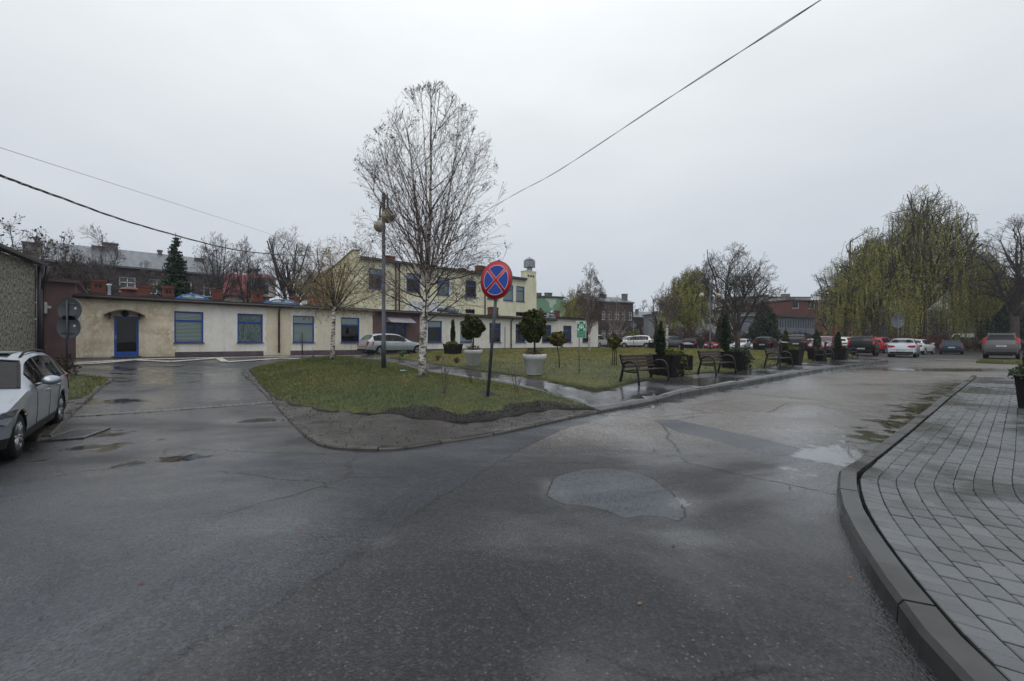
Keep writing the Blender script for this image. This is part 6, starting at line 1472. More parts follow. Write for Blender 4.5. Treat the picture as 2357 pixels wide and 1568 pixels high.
planter(1930, 827, 'black planter between the fourth and fifth benches with a leaning dark conifer', side=.9, plants=(('col', -.15, 0, 1.0, .36), ('tr', .2, 0, .36, m_juniper, 140, .3)))
planter(1042, 817, 'lone black planter with conifer in front of the silver estate', side=.9, off=.15, plants=(('col', 0, 0, 1.55, .32), ('tr', -.15, -.1, .35, m_juniper, 120, .2)))
planter(1507, 804, 'small black planter beside the white people carrier', side=.95, off=.13, plants=(('col', .1, 0, 1.1, .42),))
# planter cut by the right edge
planter(2386, 940, 'tall dark planter with a spreading conifer cut off by the right edge', side=.50, H=.75, off=.04, rot=R(20), plants=(('tr', 0, 0, .34, m_jun_dk, 190, .1), ('col', 0, 0, .7, .42, m_thuja_dk)))
# ---- litter bins
def bin_(px, py, label, s=1.0):
    g = G(px, py, .12); r_ = empty('litter_bin', (g.x, g.y, T(g.x, g.y)+.12), AZ-R(20), label, 'litter bin', 'black litter bins with small roofs')
    mb = MB(); mb.box((0, 0, .52), (.075, .075, 1.08)); mb.build('post', m_iron, r_)
    mb = MB(); mb.box((.14, 0, 1.0), (.3, .05, .05)); mb.prism([(0, .86), (.0, 1.02), (.22, 1.02)], -.01, .01); mb.build('bracket', m_iron, r_)
    mb = MB(); mb.lathe([(0, 1.095), (.10, 1.085), (.18, 1.055), (.215, 1.025), (.22, 1.02), (0, 1.03)], 24, c=(.22, 0, 0)); mb.build('roof', M('bin roof', (110, 114, 120), (80, 84, 90), rough=.2, metal=.6), r_)
    mb = MB(); mb.lathe([(0, .16), (.165, .16), (.17, .18), (.172, .62), (.18, .63), (.18, .66), (.165, .66), (.16, .2), (0, .2)], 24, c=(.235, 0, 0)); mb.build('bucket', m_iron, r_)
bin_(1569.5, 863, 'litter bin between the nearest and the second bench'); bin_(1796, 838, 'litter bin hidden behind the third bench'); bin_(1899.5, 829, 'litter bin behind the fourth bench')
# ---- street lamps
def lamp_post(g, H, axis, label, arm=.72, asym=0.0):
    r_ = empty('street_lamp', g, math.atan2(axis[1], axis[0]), label, 'street lamp', 'old-fashioned street lamps with two globes')
    mb = MB(); mb.tube([(0, 0, -.1), (0, 0, 1.0), (0, 0, 1.02), (0, 0, H-.05)], [.088, .088, .07, .065], 12); mb.lathe([(.07, H-.1), (.08, H-.05), (.05, H), (.075, H+.06), (.05, H+.12), (0, H+.14)], 12); mb.build('pole', m_pole, r_)
    for s in (1, -1):
        mb = MB(); pts = [(s*.04, 0, H-.75)]+[(s*(.04+arm*(.02+.98*t)), 0, H-.75+.72*math.sin(PI*(.22+.60*t))-.30+.0) for t in np.linspace(0, 1, 12)]
        pts = [(s*.045, 0, H-.95)]+[(s*(.05+arm*(1-math.cos(PI*t))/2), 0, H-.60+.50*math.sin(PI*t)-.02*t) for t in np.linspace(0, 1, 14)]
        mb.tube(pts, .034, 8); a = mb.build('arm', m_pole, r_)
        e = pts[-1]; mb = MB(); mb.lathe([(.03, .04), (.05, -.04), (.10, -.10), (.11, -.14)], 16, c=e); mb.build('collar', m_pole, a)
        gc = (e[0], 0, e[2]-.33); mb = MB(); mb.lathe([(.235*math.cos(t), .235*math.sin(t)) for t in np.linspace(-PI/2, PI/2*.72, 18)], 28, c=gc); mb.build('globe', m_globe, a)
g = GI(882.5, 848); lamp_post(g, (HY-452)*g.y/FPX+EYE-g.z, (.46, -.89), 'tall nearer street lamp rising from the grass island before the silver estate', arm=.70)
g = G(1634, 806.5, .14); lamp_post(g, (HY-657)*g.y/FPX+EYE-g.z, (1, .15), 'farther street lamp on the lawn left of the curly willow', arm=.80)
# ---- signs
def disc(mb, r, y, n=48, t=.004, m=0): mb.lathe([(0, y-t), (r, y-t), (r, y), (0, y)], n, axis='Y', m=m)
# no-stopping sign on its leaning pole
g = GI(1122, 907); Ys = g.y; k = Ys/FPX; topz = EYE+(HY-600)*k; ctr = Vector(((1142-CX)*k, Ys, EYE+(HY-646)*k)); lean = math.atan2((1148-1122)*k, topz-g.z)
r_ = empty('no_stopping_sign', g, 0, 'round blue no-stopping sign with red rim and red cross on a leaning grey pole', 'road sign')
Hs = topz-g.z; r_.rotation_euler = (0, lean, 0)
mb = MB(); mb.tube([(0, 0, -.15), (0, 0, Hs)], .034, 12); mb.lathe([(.037, Hs-.02), (.037, Hs+.02), (0, Hs+.022)], 12); mb.build('pole', m_pole, r_)
fc = empty('sign_face', (-.02, -.05, (ctr.z-g.z)/math.cos(lean)), R(-34)); fc.parent = r_; RR = 44*k
mb = MB(); disc(mb, RR, 0, t=.012); mb.lathe([(RR-.004, -.016), (RR+.004, -.016), (RR+.004, .012), (RR-.004, .012)], 48, axis='Y'); mb.build('plate', m_signback, fc)
mb = MB(); disc(mb, RR-.005, -.013, t=.002); mb.build('red_face', m_red, fc)
def sector(q, r, w):
    # quadrant q of a disc between two crossing bars of half width w
    n = 18; a0 = q*PI/2; s = math.asin(w/r); pts = [(w*math.sqrt(2), 0)]+[(r*math.cos(-PI/4+s+(PI/2-2*s)*i/n), r*math.sin(-PI/4+s+(PI/2-2*s)*i/n)) for i in range(n+1)]
    return [(x*math.cos(a0)-z*math.sin(a0), x*math.sin(a0)+z*math.cos(a0)) for x, z in pts]
mb = MB(); mw = MB()
for q in range(4):
    mw.poly([(x, -.0165, z) for x, z in sector(q, RR*.785, RR*.075)]); mb.poly([(x, -.018, z) for x, z in sector(q, RR*.76, RR*.092)])
mw.build('white_outline', m_swhite, fc); mb.build('blue_field', m_sblue, fc)
mb = MB(); mb.box((0, .015, .12), (.10, .03, .03)); mb.box((0, .015, -.12), (.10, .03, .03)); mb.build('clamp', m_galv, fc)
# evacuation assembly point sign
g = G(1333, 862, .16); k = g.y/FPX; g.z = T(g.x, g.y)+.15; bz0, bz1 = EYE+(HY-778)*k-g.z, EYE+(HY-739)*k-g.z; bw = 22.8*k; bh = bz1-bz0
r_ = empty('assembly_point_sign', g, R(3), 'green and white evacuation assembly point sign on a thin post in the lawn', 'sign')
mb = MB(); mb.tube([(0, .03, -.1), (0, .03, bz1-.02)], .017, 8); mb.build('post', m_galv, r_)
mb = MB(); cx = 4.3*k; mb.box((cx, 0, (bz0+bz1)/2), (bw, .02, bh), bev=.004); mb.box((cx-bw/2+.01, .04, (bz0+bz1)/2), (.02, .07, bh*.98)); mb.build('board', m_swhite, r_)
e = bw*.045; zdv = bz0+bh*.345; mb = MB(); mb.quad((cx-bw/2+e*1.4, -.0115, zdv+e*.35), (cx+bw/2-e, -.0115, zdv+e*.35), (cx+bw/2-e, -.0115, bz1-e), (cx-bw/2+e*1.4, -.0115, bz1-e)); mb.quad((cx-bw/2+e*1.4, -.0115, bz0+e), (cx+bw/2-e, -.0115, bz0+e), (cx+bw/2-e, -.0115, zdv-e*.35), (cx-bw/2+e*1.4, -.0115, zdv-e*.35)); mb.build('green_field', m_green, r_)
u = bw; X0 = cx+.01*u; Z0 = zdv+(bz1-zdv)*.5; mb = MB(); yy = -.0135
def circ(x, z, r): mb.poly([(X0+x*u+r*u*math.cos(a), yy, Z0+z*u+r*u*math.sin(a)) for a in np.linspace(0, 2*PI, 17)[:-1]])
def rect(x0, z0_, x1, z1): mb.quad((X0+x0*u, yy, Z0+z0_*u), (X0+x1*u, yy, Z0+z0_*u), (X0+x1*u, yy, Z0+z1*u), (X0+x0*u, yy, Z0+z1*u))
circ(0, .24, .055); circ(-.135, .17, .055); circ(.135, .17, .055); yy -= .001; circ(0, .085, .055)
for sx_ in (-1, 1): rect(*( (-.25, -.14, -.14, .09) if sx_ < 0 else (.14, -.14, .25, .09)))
rect(-.105, -.22, .105, .015)
for sx_ in (-1, 1):
    for sz_ in (-1, 1):
        def pt(a, b): return (X0+sx_*a*u, yy, Z0+.04*u+sz_*b*u)
        mb.poly([pt(.22, .24), pt(.40, .24), pt(.42, .31), pt(.33, .33), pt(.43, .44), pt(.38, .47), pt(.29, .37), pt(.27, .46), pt(.20, .45)])
mb.build('pictogram', m_swhite, r_, fix=False)
for i, tx in enumerate(('Miejsce zbiórki', 'do ewakuacji')):
    text_mesh('lettering', tx, bw*.125, m_swhite, r_, Matrix.Translation((cx+.01*u, -.013, bz0+bh*(.225-.10*i))) @ Matrix.Rotation(R(90), 4, 'X'), depth=.0008)
# backs of round signs
def sign_backs(px, py, poletop, discs, label, off=.1, kind='road sign', gi=False, Y=None):
    g = W(px, py, Y) if Y else G(px, py, off); k = g.y/FPX; g.z = T(g.x, g.y)+(off if not Y else .05)
    r_ = empty('road_sign', g, 0, label, kind); H = EYE+(HY-poletop)*k-g.z
    mb = MB(); mb.tube([(0, -.03, -.05), (0, -.03, H)], .03, 8); mb.build('pole', m_galv if Y else m_pole, r_)
    for (x, y, r) in discs:
        mb = MB(); c = ((x-px)*k, .02, EYE+(HY-y)*k-g.z); mb.lathe([(0, -.012), (r*k-.01, -.012), (r*k, -.022), (r*k, .008), (0, .008)], 36, c=c, axis='Y'); pl = mb.build('plate', m_signback, r_)
        mb = MB(); mb.box((c[0]+r*k*.5, c[1]-.014, c[2]+r*k*.1), (.07, .004, .07)); mb.build('sticker', m_swhite, pl)
        mb = MB(); mb.box((c[0], c[1]-.022, c[2]+r*k*.5), (r*k*1.2, .02, .03)); mb.build('rail', m_signback, pl); mb = MB(); mb.box((c[0], c[1]-.022, c[2]-r*k*.5), (r*k*1.2, .02, .03)); mb.build('rail', m_signback, pl)
sign_backs(156, 872, 692, [(159, 712.5, 27.5), (156.5, 753, 27.5)], 'pair of round grey sign backs on one pole in the left verge', .08)
sign_backs(2066, 806, 726, [(2066, 739.5, 15.5)], 'round grey sign back standing behind the silver saloon', Y=46)
sign_backs(1457.5, 803, 738, [(1457.7, 747.8, 7)], 'small round sign back before the white people carrier', Y=50)
sign_backs(1403.3, 790, 750, [(1403.3, 760, 3.2)], 'tiny sign back just right of the end wall of the low building', Y=64)
sign_backs(1479.5, 790, 750, [(1479.5, 757, 3.4)], 'tiny sign back beside the yellow bush', Y=64)
# ---- overhead cables
def cable(pts, r, label, twist=0, mat=M('cable', (30, 30, 33), rough=.5)):
    P = [W(*p) for p in pts]; Q = []
    for i in range(len(P)-1):
        for t in np.linspace(0, 1, 14)[:-1]:
            a = P[max(0, i-1)]; b, c = P[i], P[i+1]; d = P[min(len(P)-1, i+2)]
            Q.append(.5*((2*b)+(c-a)*t+(2*a-5*b+4*c-d)*t*t+(3*b-a-3*c+d)*t**3))
    Q.append(P[-1]); mb = MB(); o0 = Q[0].copy()
    if twist:
        for s in range(twist):
            mb.tube([q-o0+Vector((math.sin(i*.55+s*6.28/twist)*r*1.5, 0, math.cos(i*.55+s*6.28/twist)*r*1.5)) for i, q in enumerate(Q)], r, 5)
    else: mb.tube([q-o0 for q in Q], r, 5)
    o = mb.build('overhead_cable', mat); o.location = o0; tag(o, label, 'cable')
cable([(-400, 250, 6.5), (0, 404, 9.5), (125, 450, 11.2), (330, 521, 15.5), (540, 575, 23), (660, 587, 31), (722, 588, 40.5)], .013, 'thick twisted black cable sagging from the upper left to the yellow building', 3)
cable([(-300, 240, 8), (0, 340, 10), (300, 436, 15), (600, 532, 26), (760, 585, 44)], .006, 'thin single wire above the thick twisted cable')
cable([(2150, -180, 6.5), (1893, -3, 8), (1525, 235, 14), (1280, 396, 22), (1180, 450, 29), (1060, 520, 38), (960, 588, 45)], .009, 'pair of thin cables rising from the yellow building to the upper right', 2)
# ---- far van and machine behind the willow hedge
g = W(2228, 800, 70); vn = empty('white_van', (g.x, g.y, T(g.x, g.y)), AZ+R(60), 'white delivery van glimpsed beyond the hedge behind the blue estate', 'van')
mb = MB(); mb.prism([(-2.4, .35), (2.4, .35), (2.4, 1.1), (1.9, 1.35), (1.4, 2.2), (1.2, 2.35), (-2.4, 2.35)], -.95, .95); mb.build('body', M('van white', (206, 208, 210), rough=.4), vn)
mb = MB()
for y in (-.96, .955): mb.prism([(.5, 1.35), (1.7, 1.35), (1.3, 2.1), (.5, 2.1)], y, y+.005)
mb.build('window', m_cg, vn)
for x in (-1.5, 1.5):
    for y in (-.9, .9): mb = MB(); mb.lathe([(0, -.1), (.34, -.1), (.34, .1), (0, .1)], 18, c=(x, y, .34), axis='Y'); mb.build('wheel', m_tyre, vn)
g = W(2255, 800, 66); ym = empty('yellow_skip', (g.x, g.y, T(g.x, g.y)+.3), AZ, 'yellow skip glimpsed under the willow strands', 'skip'); mb = MB(); mb.prism([(-1.0, 0), (1.0, 0), (1.5, 1.1), (-1.5, 1.1)], -.8, .8); mb.build('hopper', M('yellow paint', (206, 156, 34), (170, 120, 30), rough=.5), ym)
mb = MB(); mb.box((0, -.82, 1.05), (3.0, .06, .10)); mb.build('rim', m_trim, ym)
# ================================================================ trees and plants
def birch_bark():
    m, nt, p = mk('birch bark'); v = coords(nt, 'Object', scale=(3, 3, 9)); v2 = coords(nt, 'Object'); s = N(nt, 'ShaderNodeSeparateXYZ'); nt.links.new(v2, s.inputs[0])
    n1 = noise(nt, v, 1.6, 5, .7); n2 = noise(nt, v2, 5, 5, .7)
    c = mix(nt, ramp(nt, n1, [(.50, 0.0), (.57, 1.0)]), lin((196, 190, 182)), lin((52, 46, 44)))
    c = mix(nt, ramp(nt, n2, [(.50, 0.0), (.60, .9)]), c, lin((64, 56, 46)))
    nt.links.new(c, p.inputs['Base Color']); p.inputs['Roughness'].default_value = .7; bump(nt, p, n1, .5, .01); return m
m_birch = birch_bark()
m_twig_b = M('birch twigs', (92, 76, 72), (62, 50, 50), rough=.7, scale=3); m_twig_o = M('orange brown twigs', (152, 136, 92), (110, 94, 66), rough=.7, scale=2)
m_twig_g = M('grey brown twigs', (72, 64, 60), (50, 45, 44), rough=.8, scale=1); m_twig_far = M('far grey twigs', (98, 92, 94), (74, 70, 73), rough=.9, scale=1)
m_limb_pale = M('pale limb', (150, 142, 132), (84, 74, 66), rough=.7, scale=4, stretch=(1, 1, 3))
m_wil = leafm('young willow leaves', [(128, 136, 56), (156, 162, 76), (180, 182, 100), (136, 130, 68)]); m_wil_tw = M('willow twigs', (112, 104, 50), (80, 74, 38), rough=.7, scale=2)
m_catk = leafm('catkins', [(52, 40, 34), (80, 58, 44), (38, 32, 32)]); m_dryleaf = leafm('withered oak leaves', [(70, 52, 44), (84, 62, 50), (52, 42, 40)])
m_spruce = leafm('spruce needles', [(20, 38, 26), (32, 54, 36), (46, 68, 46), (26, 44, 32)])
RN = random.Random(11)
def nrm(d):
    l = math.sqrt(d[0]*d[0]+d[1]*d[1]+d[2]*d[2])+1e-9; return (d[0]/l, d[1]/l, d[2]/l)
def turned(d, a):
    """a direction at angle a from d with random azimuth"""
    r = nrm((RN.gauss(0, 1), RN.gauss(0, 1), RN.gauss(0, 1))); dt = r[0]*d[0]+r[1]*d[1]+r[2]*d[2]
    q = nrm((r[0]-d[0]*dt, r[1]-d[1]*dt, r[2]-d[2]*dt)); c, s = math.cos(a), math.sin(a)
    return (d[0]*c+q[0]*s, d[1]*c+q[1]*s, d[2]*c+q[2]*s)
def lv(n, wob, trop, k, ang, lr, rr=.55, t0=.2, sides=3, taper=.75, up=0.0):
    return dict(n=n, wob=wob, trop=trop, k=k, ang=ang, lr=lr, rr=rr, t0=t0, sides=sides, taper=taper, up=up)
def grow(tb, p, d, L, r, lvl, S, env, rmin=.003, tips=None, m=0, mtw=1, twl=1):
    s = S[lvl]; n = s['n']; st = L/n; pts = [p]; rad = [r]; ds = [d]; ok = True
    for i in range(n):
        w = s['wob']; d = nrm((d[0]+RN.gauss(0, w), d[1]+RN.gauss(0, w), d[2]+RN.gauss(0, w)+s['trop']))
        q = (p[0]+d[0]*st, p[1]+d[1]*st, p[2]+d[2]*st)
        if env is not None and not env(q): break
        p = q; pts.append(p); rad.append(max(rmin, r*(1-s['taper']*(i+1)/n))); ds.append(d)
    if len(pts) < 2: return
    tb.add(pts, rad, s['sides'], m if lvl < twl else mtw)
    if lvl+1 < len(S):
        k = s['k']; k = k if isinstance(k, int) else RN.randint(*k); nn = len(pts)-1
        for _ in range(k):
            t = s['t0']+(1-s['t0'])*RN.random(); x = t*nn; i = min(nn-1, int(x)); f = x-i
            a, b = pts[i], pts[i+1]; pp = (a[0]+(b[0]-a[0])*f, a[1]+(b[1]-a[1])*f, a[2]+(b[2]-a[2])*f)
            dd = turned(ds[i+1], R(RN.uniform(*s['ang']))); 
            if s['up']: dd = nrm((dd[0], dd[1], dd[2]+s['up']))
            grow(tb, pp, dd, L*RN.uniform(*s['lr'])*(1.2-.6*t), max(rmin, rad[i]*s['rr']), lvl+1, S, env, rmin, tips, m, mtw, twl)
    elif tips is not None: tips.append(pts[-1]); 
    if tips is not None and lvl == len(S)-1 and len(pts) > 2: tips.append(pts[len(pts)//2])
def env_prof(prof, lean=(0, 0), ell=1.0, jag=.12):
    zs = [a for a, _ in prof]; rs = [b for _, b in prof]
    def f(q):
        z = q[2]
        if z > zs[-1]: return False
        r = float(np.interp(z, zs, rs)); cx, cy = lean[0]*z, lean[1]*z; dx, dy = q[0]-cx, (q[1]-cy)/ell
        a = math.atan2(dy, dx); r *= 1+jag*math.sin(a*3+z*1.7)+jag*.7*math.sin(a*5-z*2.3)
        return dx*dx+dy*dy < r*r
    # fast lookup
    z0, z1 = zs[0], zs[-1]; N_ = 64; tab = [float(np.interp(z0+(z1-z0)*i/(N_-1), zs, rs)) for i in range(N_)]
    def g(q):
        z = q[2]
        if z > z1: return False
        i = int((z-z0)/(z1-z0)*(N_-1)); i = 0 if i < 0 else i
        r = tab[i]; dx, dy = q[0]-lean[0]*z, (q[1]-lean[1]*z)/ell; a = math.atan2(dy, dx)
        r *= 1+jag*math.sin(a*3+z*1.7)+jag*.7*math.sin(a*5-z*2.3); return dx*dx+dy*dy < r*r
    return g
def tree_root(name, g, label, cat='tree', group=None): return empty(name, g, 0, label, cat, group)
# ---- the big birch on the island
g = GI(972, 867); k = g.y/FPX
def zr(py, gz, kk): return EYE+(HY-py)*kk-gz
prof = [(zr(y, g.z, k), w*k) for y, w in ((760, 40), (720, 112), (680, 150), (620, 178), (560, 186), (500, 184), (430, 170), (360, 150), (300, 128), (258, 92), (218, 46), (188, 14))]
env = env_prof(prof, lean=(.0035*1, 0), jag=.10); Ht = prof[-1][0]
def shift_env(e, dx, dy): return lambda q: e((q[0]-dx, q[1]-dy, q[2]))
env = shift_env(env, 26*k, 0)
br = tree_root('birch_tree', g, 'tall bare birch with white trunk on the mound, largest tree of the island')
tt = Tubes(); tc_ = Tubes(); tips = []
zf_ = zr(668, g.z, k); trunk = [(0, 0, -.1), (-.01, .0, .5), (.02, 0, 1.2), (.06, 0, zf_*.7), (.13, 0, zf_)]
mb = MB(); mb.tube(trunk, [.135, .105, .098, .092, .088], 14)
S_lead = [lv(16, .04, .03, 19, (30, 58), (.28, .50), .40, .04, 6, .86), lv(9, .05, .055, 7, (18, 38), (.32, .60), .50, .15, 4, .8), lv(7, .07, .01, 4, (18, 42), (.30, .6), .6, .2, 3, .6), lv(5, .10, -.06, 0, (20, 40), (.3, .5), .6, .2, 3, .5)]
for dx, dy, L_, r_ in ((-.10, .05, 6.8, .058), (.085, -.03, 6.5, .062), (.24, .1, 5.6, .046), (-.30, -.12, 5.0, .040), (.46, -.15, 4.4, .032), (.0, -.25, 5.4, .036), (-.55, .12, 3.9, .028), (.62, .2, 3.8, .026)):
    grow(tc_, trunk[-1], nrm((dx, dy, 1)), L_, r_, 0, S_lead, env, .0028, tips, 0, 1, 1)
S_low = [lv(8, .09, .05, 9, (25, 50), (.35, .6), .5, .2, 5, .8), lv(6, .11, -.02, 6, (25, 50), (.35, .6), .6, .2, 3, .7), lv(5, .12, -.10, 2, (20, 45), (.3, .6), .7, .3, 3, .5), lv(3, .1, -.15, 0, (20, 40), (.3, .5), .6, .2, 3, .5)]
for i in range(15):
    t = .62+.36*i/14; a = i*2.4; p0 = (trunk[-1][0]*t, 0, zf_*t+.25*i/14)
    grow(tc_, p0, nrm((math.cos(a), math.sin(a), RN.uniform(.25, .8))), RN.uniform(1.9, 3.1), .022, 0, S_low, env, .0028, tips, 2, 1, 1)
mb.build('trunk', m_birch, br)
ck = np.array(tips); ck = ck[rng.uniform(0, 1, len(ck)) < .16]; ck = ck+np.array([0, 0, -.02])
tc_.build('crown', [m_birch, m_twig_b, m_twig_g, m_catk], br, cards=[(cards_at(ck, .030, 1.9, hang=(.35, (0, 0, 1))), 3)])
mb = MB(); mb.lathe([(.20, -.06), (.16, .0), (.12, .05), (.10, .09)], 14); mb.build('root_flare', m_bark, br)
print('birch tips', len(tips))
# ---- smaller drooping birch
g = GI(764, 832); k = g.y/FPX
prof = [(zr(y, g.z, k), w*k) for y, w in ((765, 60), (740, 100), (700, 118), (660, 100), (600, 82), (550, 70), (500, 42), (480, 12))]
env = shift_env(env_prof(prof, jag=.15), 12*k, 0); b2 = tree_root('birch_tree', g, 'smaller birch with orange-brown drooping twigs left of the street lamp')
zf_ = zr(706, g.z, k); trunk = [(0, 0, -.1), (.03, 0, .6), (.06, 0, zf_*.6), (.10, 0, zf_)]; mb = MB(); mb.tube(trunk, [.125, .095, .085, .075], 12); mb.build('trunk', m_birch, b2)
tc_ = Tubes(); tips = []
S2 = [lv(9, .10, .05, 9, (25, 52), (.32, .55), .45, .1, 5, .85), lv(6, .10, .0, 5, (22, 45), (.4, .7), .55, .15, 3, .8), lv(5, .10, -.07, 3, (20, 45), (.4, .7), .7, .2, 3, .6), lv(3, .1, -.15, 0, (20, 40), (.3, .5), .6, .2, 3, .5)]
for i in range(12):
    a = i*2.4; sp = RN.uniform(.15, .9); grow(tc_, (trunk[-1][0], 0, zf_*(.88+.12*RN.random())), nrm((math.cos(a)*sp, math.sin(a)*sp, 1)), RN.uniform(2.0, 4.6), .036, 0, S2, env, .004, tips, 2, 1, 1)
for i in range(12):
    a = i*2.4; grow(tc_, (trunk[-1][0], 0, zf_*(.9+.08*RN.random())), nrm((math.cos(a), math.sin(a)*.8, .25)), RN.uniform(1.6, 2.8), .022, 0, S_low, env, .0035, tips, 2, 1, 1)
ck = np.array(tips); ck = ck[rng.uniform(0, 1, len(ck)) < .2]
tc_.build('crown', [m_birch, m_twig_o, m_twig_g, m_catk], b2, cards=[(cards_at(ck, .045, 1.5), 3)])
# ---- generic bare tree
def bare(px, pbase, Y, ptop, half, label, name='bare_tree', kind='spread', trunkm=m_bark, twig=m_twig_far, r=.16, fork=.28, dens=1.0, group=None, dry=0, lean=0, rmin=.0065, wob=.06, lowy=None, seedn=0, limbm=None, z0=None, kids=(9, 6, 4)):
    RN.seed(int(px*7+ptop)+seedn); kk = Y/FPX; x = (px-CX)*kk; z = T(x, Y) if z0 is None else z0; H = EYE+(HY-ptop)*kk-z; hw_ = half*kk
    r_ = tree_root(name, (x, Y, z), label, group=group); env = env_prof([(H*.12, hw_*.35), (H*.3, hw_*.85), (H*.55, hw_), (H*.75, hw_*.85), (H*.9, hw_*.5), (H, hw_*.12)], jag=.14)
    zf = H*fork; tr = [(0, 0, -.2), (lean*zf*.3, 0, zf*.4), (lean*zf, 0, zf)]; mb = MB(); mb.tube(tr, [r*1.25, r, r*.85], 9); mb.build('trunk', trunkm, r_)
    tb = Tubes(); tips = [] if dry else None
    S = [lv(9, wob, .05, int(kids[0]*dens), (25, 50), (.3, .55), .5, .15, 5, .8), lv(6, wob, .03, int(kids[1]*dens), (25, 50), (.32, .6), .55, .15, 3, .75), lv(4, wob, .02, kids[2], (22, 50), (.3, .6), .65, .15, 3, .6), lv(3, wob, .01, 2, (20, 45), (.4, .7), .7, .15, 3, .5), lv(2, wob, 0, 0, (20, 40), (.4, .6))]
    for i in range(int(8*max(.8, dens))):
        a = i*2.4+RN.random(); sp = RN.uniform(.1, .95) if kind == 'spread' else RN.uniform(.05, .4); grow(tb, (tr[-1][0], 0, zf*(1-.25*RN.random())), nrm((math.cos(a)*sp, math.sin(a)*sp, 1)), (H-zf)*RN.uniform(.75, 1.05), r*.5, 0, S, env, rmin, tips, 0, 1, 2)
    cd = []
    if dry: ck = np.array(tips); ck = ck[rng.uniform(0, 1, len(ck)) < dry]; cd = [(cards_at(ck, .11, 1.3), 2)]
    tb.build('crown', [limbm or trunkm, twig, m_dryleaf], r_, cards=cd); return r_
GB = 'bare trees behind the low building'
bare(55, 0, 31, 492, 85, 'bare tree with withered brown leaves above the pebble-dashed house', dry=.22, group=GB, r=.14, twig=m_twig_g)
bare(150, 0, 30, 520, 48, 'bare tree with withered brown leaves between the pebble-dashed gable and first chimney', dry=.22, group=GB, r=.12, twig=m_twig_g)
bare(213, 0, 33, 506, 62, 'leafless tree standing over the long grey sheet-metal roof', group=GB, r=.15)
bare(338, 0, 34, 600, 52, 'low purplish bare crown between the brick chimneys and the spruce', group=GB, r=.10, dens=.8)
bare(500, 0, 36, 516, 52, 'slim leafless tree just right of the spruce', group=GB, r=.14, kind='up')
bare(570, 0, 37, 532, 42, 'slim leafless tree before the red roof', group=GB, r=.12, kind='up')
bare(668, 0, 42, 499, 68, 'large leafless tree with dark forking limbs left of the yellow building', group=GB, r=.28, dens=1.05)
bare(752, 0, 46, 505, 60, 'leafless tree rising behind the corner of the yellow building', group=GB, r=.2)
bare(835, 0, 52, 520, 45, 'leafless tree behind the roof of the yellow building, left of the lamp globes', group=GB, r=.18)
bare(1172, 0, 72, 592, 36, 'small leafless crown peeping over the yellow building beside the no-stopping sign', r=.2)
bare(1356, 810, 36, 600, 36, 'slender white birch in front of the end wall behind the evacuation sign', name='birch_tree', kind='up', trunkm=m_birch, limbm=m_limb_pale, twig=m_twig_b, r=.10, fork=.22, rmin=.006, dens=1.15)
bare(1419, 800, 60, 680, 36, 'white-stemmed birch before the brick tenement', name='birch_tree', trunkm=m_birch, limbm=m_limb_pale, twig=m_twig_b, r=.16, fork=.2, dens=.9)
bare(1512, 790, 70, 668, 30, 'gnarled bare tree beyond the brick workshop', r=.3, wob=.2, dens=.7)
bare(1534, 803, 48, 640, 34, 'leaning birch with pale trunk before the yellow-green willow', name='birch_tree', trunkm=m_birch, limbm=m_limb_pale, twig=m_twig_b, r=.14, fork=.35, lean=.03)
bare(1907, 790, 66, 636, 40, 'bare tree in front of the brick flats', r=.26, dens=.9)
bare(1943, 795, 62, 560, 62, 'wide-spreading bare tree at the left flank of the big willow', r=.3, fork=.2)
bare(2335, 800, 50, 492, 110, 'large dark oak-like bare tree at the right edge', name='oak_tree', r=.42, wob=.17, fork=.3, dens=1.15, twig=m_twig_g, kids=(10, 6, 4))
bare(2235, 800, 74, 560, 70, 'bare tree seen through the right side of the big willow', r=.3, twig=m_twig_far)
bare(2100, 800, 80, 560, 80, 'bare tree hidden behind the big willow', r=.3)
for i, (px, pt, hf, Y) in enumerate(((1440, 672, 22, 100), (1485, 690, 24, 105), (1550, 690, 30, 110), (1822, 650, 26, 105), (1290, 664, 26, 96), (1985, 640, 30, 95))):
    bare(px, 0, Y, pt, hf, ['hazy bare crown right of the brick tenement ridge', 'hazy bare crown above the brick workshop roof', 'hazy bare crown left of the yellow-green willow', 'hazy bare crown right of the curly willow', 'hazy bare crown above the green block of flats', 'hazy bare crown right of the brick flats'][i], r=.25, rmin=.014, dens=.8)
for i, (px, pt, hf, Y) in enumerate(((2010, 700, 44, 84), (2070, 690, 44, 88), (2135, 694, 46, 82), (2190, 700, 44, 90), (2240, 690, 40, 86), (1965, 715, 36, 90))):
    bare(px, 0, Y, pt, hf, ['thicket tree behind the left willow trunk', 'thicket tree behind the round sign back', 'thicket tree behind the tallest willow trunk', 'thicket tree behind the blue estate', 'thicket tree behind the white van', 'thicket tree right of the brick flats'][i], r=.2, fork=.08, rmin=.018, dens=1.1, twig=m_twig_g, group='thicket beyond the willows')
# ---- curly willow
bare(1697, 807, 42, 524, 94, 'curly willow with dark twisted limbs standing on the lawn', name='curly_willow', r=.24, wob=.24, fork=.16, dens=1.25, twig=m_twig_g, kids=(10, 6, 4), rmin=.008)
